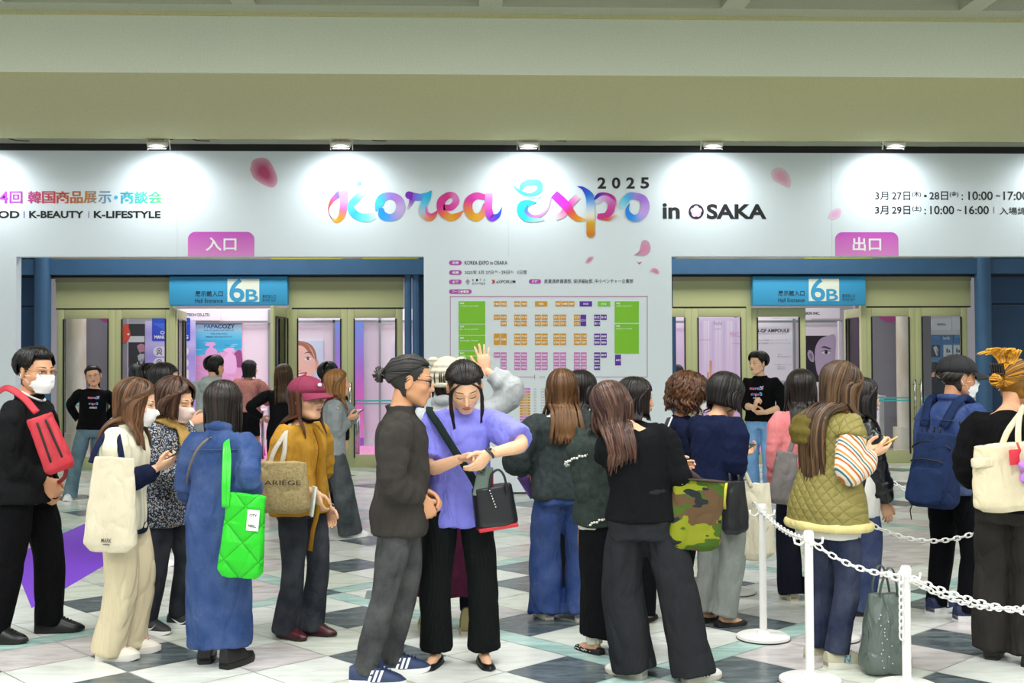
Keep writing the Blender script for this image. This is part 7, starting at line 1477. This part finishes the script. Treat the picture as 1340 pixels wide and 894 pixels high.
pb = extra_person(207, 738, 1.60, 6, 'woman with a black fringe and striped sleeves behind the flowered blouse', striped([(0, '#e6e6e6'), (.5, '#15161c')], .026, (.2, .8, .5)), ('trousers', cloth('#191a1f')), ('bob', '#0d0b0b', '#1e1a1a', dict(length=.17, bangs='full', seed=42)), R=dict(px=(252, 552, .0), dir=(0, .9, .4), pose='relaxed', pole=(.5, -.5, -.6)), L=dict(to=(-.15, .2, .95))); pb.top('waistcoat', cloth('#20262a', .8), hem=.47, ease=.048, end=(.12, .12), sleeves=((0, .054), (1, .056)), seed=77)
pb = extra_person(192, 694, 1.60, 88, 'short-haired man in a dark top and striped collar behind the black fringe', cloth('#1a1d22'), ('trousers', cloth('#16171a')), ('short', '#0f0d0c', '#2a2622', dict(length=0, seed=43)), man=True); m = MB(); c, M = pb.rig.at(.85); m.tube([c + M @ V3((.066 * math.cos(t), .064 * math.sin(t), .01)) for t in np.linspace(0, 2 * PI, 19)[:-1]], .018, 8, closed=True); pb.sub('collar', m, striped([(0, '#e6e6e6'), (.5, '#30343c')], .016))
extra_person(176, 603, 1.62, 88, 'long-haired person in dark blue far inside before the black display panel', cloth('#1b2030'), ('trousers', cloth('#15161a')), ('long', '#0c0b0b', '#1b1818', dict(length=.3, seed=44, n=160)))
pb = extra_person(277, 660, 1.70, 72, 'man in pale grey hoodie walking in at the entrance', cloth('#a9b2b0', .95, .3), ('trousers', cloth('#26282c')), ('short', '#0d0b0b', '#1e1a18', dict(length=.01, seed=45)), man=True, head=(-14, 0, 0), topk=dict(ease=.06, hem=.46, sleeves=((0, .056), (.5, .056), (.9, .05), (1, .032)), wr=.013), R=dict(to=(.30, .0, .84)), L=dict(to=(-.30, .10, .98), pole=(-1, -.5, 0))); m = MB(); c, M = pb.rig.at(.84)
for rr, zz, yy, th_ in ((.09, .03, -.02, .034), (.10, -.03, -.05, .045), (.07, -.09, -.075, .045)): m.tube([c + M @ V3((rr * math.cos(t), yy + rr * .8 * math.sin(t), zz)) for t in np.linspace(PI * .85, PI * 2.15, 12)], th_, 10)
v, f, nr = remesh(m, .010, 4); to_obj('hood', v, f, cloth('#a9b2b0', .95, .3), pb.b)
extra_person(324, 613, 1.68, 84, 'woman in dusty pink blouse and black skirt in the open entrance doorway', cloth('#b98078', .8), ('skirt', cloth('#111214')), ('bob', '#0d0b0b', '#1c1816', dict(length=.12, bangs='full', seed=46)), head=(-52, 4, 0), topk=dict(ease=.06, hem=.52, sleeves=((0, .056), (.5, .06), (.9, .052), (1, .03))), botk=dict(hem=.30, rows=((0, .08), (.4, .112), (1, .115)), folds=3), R=dict(to=(.24, .2, 1.0), pole=(.9, -.4, -.4)), barelegs=False) if False else None
pb = Person(324, 613, 1.68, 84, head=(-52, 4, 0), R=dict(to=(.20, .22, 1.02), pole=(.9, -.4, -.4)), L=dict(to=(-.16, .24, 1.0)), feet=((-.09, -.16, 8), (.12, .06, -30))); pb.body('woman in dusty pink blouse and black skirt in the open entrance doorway', barelegs=True, tone='#d8a684'); pb.top('blouse', cloth('#bb8278', .8), ease=.06, hem=.52, sleeves=((0, .056), (.5, .06), (.9, .052), (1, .03)), wr=.012, seed=46); pb.skirt('skirt', cloth('#111214'), hem=.30, rows=((0, .08), (.4, .112), (1, .115)), folds=3); pb.shoes('sneaker', ('#e6e6ea', '#f2f2f2', '#1c1c22'), logo=('swoosh', '#1c1c22')); pb.hair('bob', '#0d0b0b', '#1c1816', length=.12, bangs='full', seed=46)
extra_person(371, 660, 1.60, 98, 'woman with brown hair in a black jacket entering left of the capped woman', cloth('#15171a', .8), ('trousers', cloth('#17181c')), ('long', '#2a1c12', '#5a4028', dict(length=.28, seed=47)), topk=dict(ease=.045, hem=.46), R=dict(to=(.2, .22, 1.0)), L=dict(to=(-.24, .1, .98), pole=(-1, -.4, 0)))
pb = extra_person(440, 702, 1.54, 14, 'woman in grey jumper and wide dark jeans walking with a phone', cloth('#8f9698', .95, .3), ('jeans', denim('#333c42', .15)), ('long', '#4a2f18', '#a06f3c', dict(length=.22, seed=48)), feet=((-.06, -.22, 0), (.08, .14, -4)), R=dict(px=(456, 548, .0), dir=(.1, .9, .3), palm=(-.6, 0, .7), pose='hold', pole=(.4, -.6, -.7)), L=dict(px=(446, 524, .08), dir=(.1, .25, .95), palm=(.3, -.7, 0), pose='curl', pole=(-.3, .2, -.9)), botk=dict(rows=((0, .056), (.25, .066), (.5, .064), (.8, .068), (1, .074)), hemz=.03), topk=dict(sleeves=((0, .05), (.5, .048), (.9, .042), (1, .03)))); phone(pb, 1, 'black smartphone held by the walking woman in the grey jumper')
extra_person(428, 668, 1.60, 84, 'black-haired person behind the walking woman in grey', cloth('#191b20'), ('trousers', cloth('#16171b')), ('short', '#0b0a0a', '#1b1818', dict(length=.03, seed=49, vol=.01)))
extra_person(889, 603, 1.58, 170, 'dark-haired person far inside behind the left leaf by the pillar', cloth('#17181c'), ('trousers', cloth('#16171b')), ('bob', '#0b0a0a', '#1b1818', dict(length=.2, seed=50, n=140)))
extra_person(1225, 582, 1.60, 92, 'person in dark clothes standing at the blue stand', cloth('#1b2438'), ('trousers', cloth('#16171b')), ('short', '#0b0a0a', '#1b1818', dict(length=0, seed=51, n=120)), man=True)
extra_person(1033, 596, 1.30, 262, 'person in pale red behind the low counter beside the staff man', cloth('#c86a60'), ('trousers', cloth('#26262a')), ('bob', '#0b0a0a', '#1b1818', dict(length=.16, bangs='full', seed=52, n=140)))
# ================================================================== THINGS CARRIED, AND THE CHAINED QUEUE LANE
def bag(name, label, P0, w, h, d, face, m, top=.8, bulge=1.0, lean=(0, 0), slump=.0, seed=1, cat='bag', topd=.35, wr=.006):
    """soft bag: P0 bottom centre in the world, face = way its front looks (deg, 270 toward the camera)"""
    M = Matrix.Translation(P0) @ Matrix.Rotation(rad(face + 90), 4, 'Z') @ Matrix.Rotation(rad(lean[0]), 4, 'X') @ Matrix.Rotation(rad(lean[1]), 4, 'Y'); mb = MB(); rings = []
    for k in range(13):
        t = k / 12; ww = w / 2 * (1 + (top - 1) * t) * (1 - .25 * max(0, 1 - t * 9) ** 2); dd = d / 2 * ((1 - (1 - topd) * t ** 1.6)) * (1 - .35 * max(0, 1 - t * 7) ** 2) * bulge; n = 32
        rings.append([(ww * math.copysign(abs(math.cos(a)) ** .55, math.cos(a)), dd * math.copysign(abs(math.sin(a)) ** .8, math.sin(a)), h * t - slump * (1 - math.cos(a) ** 2) * t ** 3) for a in np.linspace(0, 2 * PI, n + 1)[:-1]])
    mb.loft(rings); v, f, nr = remesh(mb, max(.006, min(w, h) / 45), 3); v = noise_push(v, nr, wr, (12, 12, 7), seed)
    root = empty(name, (0, 0, 0), label=label, cat=cat); root.matrix_world = M; to_obj('bag_body', v, f, m, root); return root, M
def strap(root, M, pts, m, r=.012, flat=.2, name='strap', up=(0, -1, .15)):
    """a band through world points"""
    Mi = M.inverted(); Q = [V3(q[:3]) for q in cr([tuple(Mi @ V3(p)) for p in pts], 6)]; return MB().tube(Q, r, 8, flat=flat, up=up).build(name, m, root)
def front(root, w, h, z0, d, body, m, name='print', bold=.02, x0=0, rect=None, rcol=None):
    """lettering or a label on the front of a bag"""
    if rect: MB().box((rect[0], -d + .001, rect[1]), (rect[2], .004, rect[3])).build('label_patch', mat(rcol, .6), root, smooth=False)
    if body: mb = MB(); put_text(mb, body, x0 - w / 2, x0 + w / 2, z0, h, I4, bold, y=-d - .003); mb.build(name, m, root, smooth=False)
def at(px, py, Y): return W(px, py, Y)
canvas = cloth('#d8cfb8', .9, .3, .06)
# red sling bag
Y = P1.loc.y; c = at(66, 572, Y - .22); red = mat('#c02c3a', .6, nz=.1, nscale=14, bump=.2, bscale=300)
r_, M = bag('sling_bag', 'red sling bag with black zips on the chest of the man in black', at(80, 617, Y - .27), .165, .33, .11, 292, red, .86, 1.1, lean=(-4, -20), seed=3, topd=.55)
strap(r_, M, [at(48, 540, Y - .2), at(30, 520, Y - .16), at(10, 508, Y - .1), at(-4, 514, Y + .05)], red, .02, .2); strap(r_, M, [at(86, 600, Y - .2), at(84, 625, Y - .1), at(60, 640, Y + .05)], mat('#8f2530', .7), .012, .25)
for k, dx in enumerate((-.035, .03)): MB().tube([(dx - .01, -.075 + .02 * t, .05 + .26 * t) if False else (dx * (1 - .3 * t), -.068 * math.sin(min(t * 3 + .35, 1) * PI / 2) + .022 * t, .05 + .25 * t) for t in np.linspace(0, 1, 9)], .006, 6).build('zip', M_black, r_)
# canvas tote of the woman in the cream vest
Y = P2.loc.y; r_, M = bag('tote_bag', 'cream canvas tote with a small dark stamp hanging at the cream vest', at(143, 722, Y - .27), .28, .49, .10, 270, canvas, .74, .9, lean=(0, 3), seed=5, topd=.3, wr=.006)
strap(r_, M, [at(119, 606, Y - .25), at(127, 585, Y - .22), at(140, 565, Y - .16), at(150, 556, Y - .05)], cloth('#1f2544', .8), .016, .2); strap(r_, M, [at(160, 604, Y - .25), at(156, 580, Y - .22), at(152, 562, Y - .15), at(151, 556, Y - .04)], cloth('#1f2544', .8), .016, .2); front(r_, .052, .022, .066, .058, 'MARK', mat('#3a3a40', .7), x0=.0); MB().box((.0, -.0575, .045), (.034, .003, .004)).build('stamp_line', mat('#3a3a40', .7), r_, smooth=False)
# green quilted tote
Y = P4.loc.y; grn = mat('#35c832', .3, nz=.04, nscale=20); r_, M = bag('tote_bag', 'bright green quilted tote with a white patch hanging behind the denim dress', at(314, 756, Y - .25), .245, .42, .09, 262, quilted('#32c630', .28, 5.5, .03), .82, 1.1, lean=(0, 5), seed=6, topd=.5)
for dx in (-.032, .012): strap(r_, M, [at(296 + dx * 90, 664, Y - .27), at(297 + dx * 120, 630, Y - .27), at(298 + dx * 120, 600, Y - .22), at(297 + dx * 60, 580, Y - .14), at(300, 574, Y - .02)], grn, .013, .25)
front(r_, .038, .014, .325, .042, 'CITY', mat('#2a2c30', .7), x0=.055, rect=(.055, .30, .062, .105), rcol='#eef2ee'); front(r_, .042, .014, .272, .042, 'NEILL', mat('#2a2c30', .7), x0=.055)
r_, M = bag('crossbody_bag', 'small grey bag on a thin strap in front of the denim dress', at(285, 690, Y + .30), .18, .14, .05, 80, cloth('#6e6660', .7), .9, seed=7); strap(r_, M, [at(262, 672, Y + .28), at(247, 640, Y + .06), at(246, 620, Y - .1), at(256, 592, Y - .17), at(270, 576, Y - .14), at(284, 570, Y)], cloth('#7d7469', .7), .006, .5)
# fleecy tote
Y = P5.loc.y; fl = mat('#a08e62', .98, nz=.22, nscale=70, bump=.8, bscale=160); r_, M = bag('tote_bag', 'fleecy tan shoulder bag with dark capital letters on the capped woman', at(371, 671, Y - .30), .31, .28, .14, 262, fl, .84, 1.1, seed=8, topd=.5, wr=.007)
for px_ in (352, 366): strap(r_, M, [at(px_, 616, Y - .29), at(px_ + 6, 592, Y - .27), at(374, 566, Y - .2), at(380, 554, Y - .05)], cloth('#b9b2a4', .9), .014, .3)
front(r_, .205, .032, .175, .066, 'ARIÈGE', mat('#3b2f22', .8), bold=.0, x0=.015)
m = MB().box((0, 0, 0), (.012, .09, .17), bev=.003); o = m.build('notebook', mat('#dfe6dc', .6)); o.matrix_world = Matrix.Translation(at(409, 656, Y - .17)) @ Matrix.Rotation(rad(20), 4, 'Z') @ Matrix.Rotation(rad(8), 4, 'Y'); tag(o, 'slim pale green-edged notebook in the hand of the capped woman', 'notebook'); MB().box((.0065, 0, 0), (.002, .088, .166)).build('cover', mat('#4f8a6a', .5), o, smooth=False)
# black bucket bag of the woman in lavender
Y = P7.loc.y; lb = mat('#14161a', .38, bump=.15, bscale=200); r_, M = bag('handbag', 'black leather handbag with a red base beside the lavender top', at(651, 691, Y - .26), .22, .215, .13, 276, lb, .92, 1.1, lean=(0, -8), seed=9, topd=.9, wr=.002)
o = MB().box((0, -.0, .008), (.2, .128, .02), bev=.006).build('base', mat('#b8202c', .4), r_); smooth_angle(o.data, 30)
strap(r_, M, [at(626, 640, Y - .26), at(615, 620, Y - .24), at(595, 590, Y - .22), at(574, 556, Y - .17), at(563, 540, Y - .08), at(562, 533, Y + .02)], cloth('#23302e', .8), .019, .18, 'shoulder_strap')
strap(r_, M, [at(640, 642, Y - .33), at(643, 622, Y - .33), at(652, 615, Y - .33), at(660, 624, Y - .33), at(664, 646, Y - .33)], lb, .006, .8, 'handle'); ch = MB()
for k in range(7): ch.ball((-.02 + .003 * k, -.075, .20 - .014 * k), .0055, 8, 6)
ch.build('bead_charm', M_chrome, r_)
m = MB().box((0, 0, 0), (.078, .009, .155), bev=.004); o = m.build('smartphone', mat('#5d6d64', .4)); o.matrix_world = Matrix.Translation(at(632, 630, Y - .315)) @ Matrix.Rotation(.2, 4, 'Y'); tag(o, 'grey-green smartphone tucked upright in the black handbag', 'phone'); mm = MB().box((-.016, -.006, .048), (.036, .004, .04), bev=.003)
mm.build('camera_bump', mat('#3c4842', .3), o); mm = MB()
for a, b in ((-.024, .056), (-.008, .056), (-.016, .04)): mm.ball((a, -.0085, b), (.0055, .002, .0055), 10, 6)
mm.build('camera_lens', mat('#0c0d0f', .1), o)
m = MB().box((0, 0, 0), (.012, .05, .11), bev=.003); o = m.build('wallet', mat('#8a1f3a', .5)); o.matrix_world = Matrix.Translation(at(644, 632, Y - .25)); tag(o, 'burgundy wallet standing in the black handbag', 'wallet')
# booklet behind the grey jumper
Y = P9.loc.y; o = MB().box((0, 0, 0), (.10, .012, .16), bev=.002).build('booklet', mat('#7a5aa8', .6)); o.matrix_world = Matrix.Translation(at(693, 634, Y + .10)) @ Matrix.Rotation(rad(-32), 4, 'Y') @ Matrix.Rotation(rad(30), 4, 'Z'); tag(o, 'small purple booklet held at the side of the grey jumper', 'booklet'); MB().box((.0, .0, .075), (.096, .010, .012)).build('page_edge', mat('#e8e2ea', .7), o, smooth=False)
# camouflage tote
Y = P11.loc.y; cm_ = camo(); r_, M = bag('tote_bag', 'camouflage tote with a dark brown rim between the woman in black and the navy jumper', at(906, 719, Y - .04), .27, .345, .12, 278, cm_, .98, 1.0, lean=(0, 6), seed=10, topd=.45, wr=.007)
rm = MB(); rm.tube([(.134 * math.copysign(abs(math.cos(a)) ** .55, math.cos(a)), .031 * math.copysign(abs(math.sin(a)) ** .8, math.sin(a)), .345) for a in np.linspace(0, 2 * PI, 33)[:-1]], .014, 6, closed=True, flat=.35, up=(0, 0, 1)); rm.build('rim', mat('#3a2c26', .7), r_)
strap(r_, M, [at(882, 634, Y - .06), at(884, 624, Y - .06), at(887, 612, Y - .02)], mat('#3a2c26', .7), .013, .25, 'handle'); strap(r_, M, [at(925, 636, Y - .02), at(906, 620, Y - .03), at(888, 611, Y - .0)], mat('#3a2c26', .7), .013, .25, 'handle'); MB().ball((-.095, -.034, .325), (.011, .005, .011), 12, 8).build('snap_button', M_chrome, r_)
# black bag and canvas tote of the woman in navy
Y = P13.loc.y; lk = mat('#1b1d20', .42, bump=.3, bscale=40); r_, M = bag('handbag', 'soft black bag with a yellow tag at the elbow of the navy jumper', at(962, 698, Y - .20), .165, .31, .11, 285, lk, .78, 1.1, seed=11, topd=.6, wr=.008)
for dx in (-.03, .03): strap(r_, M, [at(962 + dx * 200, 634, Y - .2), at(960 + dx * 160, 618, Y - .18), at(955, 603, Y - .10)], lk, .010, .4)
MB().tube([(-.07, -.03, .30), (-.085, -.045, .26), (-.095, -.05, .2), (-.09, -.045, .15)], .009, 6, flat=.4).build('tag_ribbon', mat('#c9c238', .6), r_)
r_, M = bag('tote_bag', 'large white canvas tote hanging beyond the black bag', at(985, 732, Y - .02), .30, .46, .10, 290, cloth('#dcd6c0', .9, .3, .05), .75, 1, lean=(0, 2), seed=12, topd=.35, wr=.011)
for dx in (-.05, .03): strap(r_, M, [at(978 + dx * 200, 638, Y - .04), at(968 + dx * 60, 606, Y - .06), at(961, 582, Y - .06), at(956, 570, Y - .02)], cloth('#dcd6c0', .9), .014, .25)
# grey shoulder bag of the woman in pink
Y = P15.loc.y; r_, M = bag('shoulder_bag', 'plain grey bag at the back of the woman in the pink top', at(1022, 660, Y - .22), .19, .34, .09, 265, cloth('#85807e', .8, .3), .7, 1.1, lean=(0, 8), seed=13, topd=.5, wr=.006); strap(r_, M, [at(1032, 596, Y - .22), at(1040, 570, Y - .2), at(1046, 553, Y - .1)], cloth('#85807e', .8), .016, .25); MB().ball((.06, -.055, .12), (.012, .008, .014)).build('charm', mat('#8a3a9a', .5), r_)
# navy backpack
Y = P18.loc.y; nv = cloth('#26375e', .8, .4, .12); r_, M = bag('backpack', 'navy backpack with black buckles on the back of the man in the black cap', at(1219, 664, Y - .22), .31, .44, .22, 222, nv, .70, 1.15, lean=(-6, 2), seed=14, topd=.5, wr=.008)
q = MB(); rings = []
for k in range(9):
    t = k / 8; ww = .115 * (1 - .12 * t) * (1 - .3 * max(0, 1 - t * 6) ** 2 - .3 * max(0, t * 6 - 5) ** 2); rings.append([(ww * math.copysign(abs(math.cos(a)) ** .6, math.cos(a)), -.115 + .02 * t + .035 * math.sin(a), .02 + .21 * t) for a in np.linspace(0, 2 * PI, 21)[:-1]])
q.loft(rings); v, f, nr = remesh(q, .007, 3); to_obj('front_pocket', v, f, nv, r_)
MB().tube([(.10 * math.sin(t), -.118 + .012 * abs(t), .26 + .02 * math.cos(t)) for t in np.linspace(-1.4, 1.4, 11)], .005, 6).build('zip', M_black, r_); MB().tube([(.118 * math.sin(t), -.075 + .012 * abs(t), .34 + .05 * math.cos(t)) for t in np.linspace(-1.5, 1.5, 11)], .005, 6).build('zip', M_black, r_)
MB().tube([(-.02, .0, .43), (-.018, .0, .475), (.018, .0, .475), (.02, 0, .43)], .011, 8, flat=.5).build('grab_handle', M_black, r_); MB().tube([(-.1, -.03, .02), (-.108, -.05, -.03), (-.1, -.04, -.085)], .006, 6, flat=.4).build('strap_end', M_black, r_)
rg_ = P18.rig
for i in (0, 1):
    s = (-1, 1)[i]; strap(r_, M, [P18.w(P18.chest(s * .075, -.73, .05)), P18.w(rg_.sh[i] + V3((-s * .075, -.07, .075))), P18.w(rg_.sh[i] + V3((-s * .075, .03, .072))), P18.w(P18.chest(s * .11, .74, .05)), P18.w(P18.chest(s * .14, .66, .05)), P18.w(P18.chest(s * .15, -.60, .05))], nv if i else nv, .028, .22, 'shoulder_strap')
r_, M = bag('crossbody_bag', 'black crossbody bag at the front of the man with the backpack', at(1274, 626, Y - .10), .20, .20, .09, 320, cloth('#141519', .7), .9, 1, lean=(0, 10), seed=15, topd=.7); strap(r_, M, [at(1268, 590, Y - .1), at(1258, 560, Y - .14), at(1248, 545, Y - .1)], M_black, .014, .25, 'strap', None)
# white tote with plush at the right edge
Y = P19.loc.y; wt = cloth('#d9cfb2', .85, .3, .05); r_, M = bag('tote_bag', 'cream tote with side pocket, red tag and purple plush at the edge of the queue', at(1326, 668, Y - .33), .40, .33, .13, 270, wt, .86, 1.1, lean=(0, -4), seed=16, topd=.5, wr=.007)
for dx in (-.05, .07): strap(r_, M, [at(1318 + dx * 220, 596, Y - .33), at(1324 + dx * 120, 566, Y - .3), at(1335, 542, Y - .2), at(1340, 532, Y - .05)], wt, .016, .25)
q = MB(); q.box((-.15, -.03, .25), (.10, .05, .05), bev=.012); q.build('pocket_flap', wt, r_)
MB().box((-.01, -.078, .27), (.05, .01, .075), bev=.004).build('leather_tag', mat('#c8283a', .5), r_); MB().tube([(.01, -.075, .34), (.02, -.08, .30), (.0, -.078, .26)], .006, 6).build('tag_cord', mat('#c8283a', .5), r_)
q = MB(); pc = V3((.06, -.10, .20))
for dx, dz, s in ((0, 0, .042), (-.042, .026, .024), (.042, .026, .024), (-.036, -.034, .026), (.036, -.034, .026), (0, .034, .034)): q.ball(pc + V3((dx, 0, dz)), s, 14, 10)
v, f, nr = remesh(q, .006, 2); v = noise_push(v, nr, .004, (60, 60, 60), 2); o = to_obj('plush_toy', v, f, mat('#b57ad6', .95, bump=.8, bscale=200), None); o.matrix_world = M; tag(o, 'fuzzy purple plush hanging from the cream tote', 'plush')
# grey-green shopping bag on the floor
g_ = G(1158, 881); pl = mat('#5c6862', .32, nz=.12, nscale=9, bump=.3, bscale=26, fold=1.0); r_, M = bag('shopping_bag', 'grey-green plastic shopping bag standing on the floor by the chain post', V3((g_.x, g_.y, .004)), .275, .40, .20, 286, pl, .72, 1.0, lean=(0, 1), seed=17, topd=.28, wr=.006)
for dy in (-.03, .03): MB().tube([V3(q[:3]) for q in cr([(-.055, dy, .385), (-.05, dy * 1.2, .44), (-.02, dy * 1.3, .52), (.015, dy * 1.3, .52), (.04, dy * 1.2, .45), (.05, dy, .385)], 5)], .010, 8, flat=.3).build('handle', mat('#4c5a53', .4), r_)
dots = MB(); rg = random.Random(8)
for k in range(16): dots.ball((-.09 + .07 * rg.random(), -.094 + .03 * k / 16, .05 + .27 * k / 16), .0035, 6, 5)
dots.build('printed_dots', mat('#c9d2cc', .5), r_)
# ---- chain posts
PW = mat('#e9e8e4', .42, name='white_plastic')
def post(px, fy, label, ptop=None):
    g = G(px, fy); root = empty('chain_post', (g.x, g.y, 0), label=label, cat='post', group='white chain posts of the queue lane'); h = .85
    if ptop: h = W(ptop[0], ptop[1], g.y).z
    o = MB().lathe([(.145, 0), (.15, .006), (.148, .02), (.13, .028), (.04, .034), (.03, .05)], seg=40).build('base', PW, root); smooth_angle(o.data, 40)
    MB().lathe([(.149, .0), (.1525, .004), (.149, .008)], seg=40).build('base_ring', M_black, root); MB().lathe([(.021, .03), (.021, h - .05)], seg=20).build('pole', PW, root, auto=50)
    MB().lathe([(.021, h - .06), (.026, h - .055), (.026, h - .015), (.02, h - .003), (.006, h)], seg=20).build('cap', PW, root, auto=50)
    for a in (0, PI / 2, PI, 1.5 * PI):
        MB().tube([V3((math.cos(a) * r, math.sin(a) * r, h - .05 + z)) for r, z in ((.02, -.005), (.045, -.022), (.068, -.012), (.072, .014))], .006, 8).build('hook', PW, root)
    return g, h
LINK = None
def chain(a, b, sag, label, n=None):
    """plastic chain hung between two points, every link a part"""
    global LINK
    if LINK is None:
        mb = MB(); pts = []
        for t in np.linspace(0, 2 * PI, 21)[:-1]: pts.append((.0215 * math.copysign(abs(math.cos(t)) ** .8, math.cos(t)), .0115 * math.sin(t), 0))
        mb.tube(pts, .0042, 8, closed=True); LINK = mb.mesh('link', PW)
    a, b = V3(a), V3(b); L = (b - a).length; n = n or int(L * 1.04 / .0345); root = empty('plastic_chain', (a + b) / 2 - V3((0, 0, sag)), label=label, cat='chain', group='white plastic chains of the queue lane'); o0 = root.location.copy()
    for k in range(n):
        t0, t1 = k / n, (k + 1) / n; p = lambda t: a.lerp(b, t) - V3((0, 0, sag * 4 * t * (1 - t))); d = (p(t1) - p(t0)).normalized(); s_ = V3((0, 0, 1)).cross(d).normalized(); u = d.cross(s_)
        if k % 2: s_, u = (s_ * .4 + u * .9).normalized(), None
        else: s_, u = (s_ * .9 - u * .4).normalized(), None
        s_ = (s_ - d * s_.dot(d)).normalized(); u = d.cross(s_); c = (p(t0) + p(t1)) / 2 - o0
        o = bpy.data.objects.new('link', LINK); COL.objects.link(o); o.parent = root; o.matrix_local = Matrix(((d.x, s_.x, u.x, c.x), (d.y, s_.y, u.y, c.y), (d.z, s_.z, u.z, c.z), (0, 0, 0, 1)))
g1, h1 = post(999, 836, 'white chain post on a round base beside the white canvas tote', (999, 659))
g2, h2 = post(1060, 893, 'white chain post in front of the jeans of the quilted-vest woman', (1052, 694))
g3, h3 = post(1187, 902, 'white chain post just right of the shopping bag', (1187, 740))
g4, h4 = post(960, 776, 'white chain post half hidden behind the grey trousers')
g5, h5 = post(1356, 832, 'white chain post past the woman with dyed hair')
g6, h6 = post(1142, 752, 'white chain post hidden behind the leather jacket')
g7, h7 = post(1372, 744, 'farthest white chain post past the edge of the queue')
g8, h8 = post(1090, 836, 'white chain post hidden behind the quilted-vest woman')
def tp(g, h): return V3((g.x, g.y, h - .045))
chain(tp(g1, h1), tp(g2, h2), .03, 'white chain from the post by the canvas tote to the post before the jeans')
chain(tp(g2, h2), tp(g3, h3), .05, 'white chain drooping across the jeans above the shopping bag')
chain(tp(g3, h3), at(1375, 806, g3.y - .55), .03, 'thick white chain running from the bag-side post past the dark trousers')
chain(tp(g3, h3) + V3((0, .03, -.01)), at(1345, 795, g3.y + .35), .06, 'second white chain from the bag-side post sagging toward the navy sneakers')
chain(tp(g1, h1), tp(g4, h4), .02, 'white chain running back from the canvas tote to the half hidden post')
chain(tp(g8, h8), tp(g5, h5), .26, 'white chain sagging across the black trousers behind the shopping bag')
chain(tp(g6, h6), tp(g7, h7), .30, 'far white chain at the hip of the capped man')
vc = MB(); chv = tp(g3, h3); chain(chv + V3((-.03, -.02, 0)), chv + V3((-.032, -.02, -.30)), 0, 'short end of white chain hanging straight down the bag-side post')

q = [G(477, 784), G(537, 783), G(535, 772), G(480, 773)]; tag(MB().loft([[V3((p.x, p.y, .0004)) for p in q], [V3((p.x, p.y, .0012)) for p in q]]).build('floor_tape', mat('#7f8a86', .35, nz=.1, nscale=30), smooth=False), 'strip of grey tape stuck on the stone floor behind the man in glasses', 'tape')
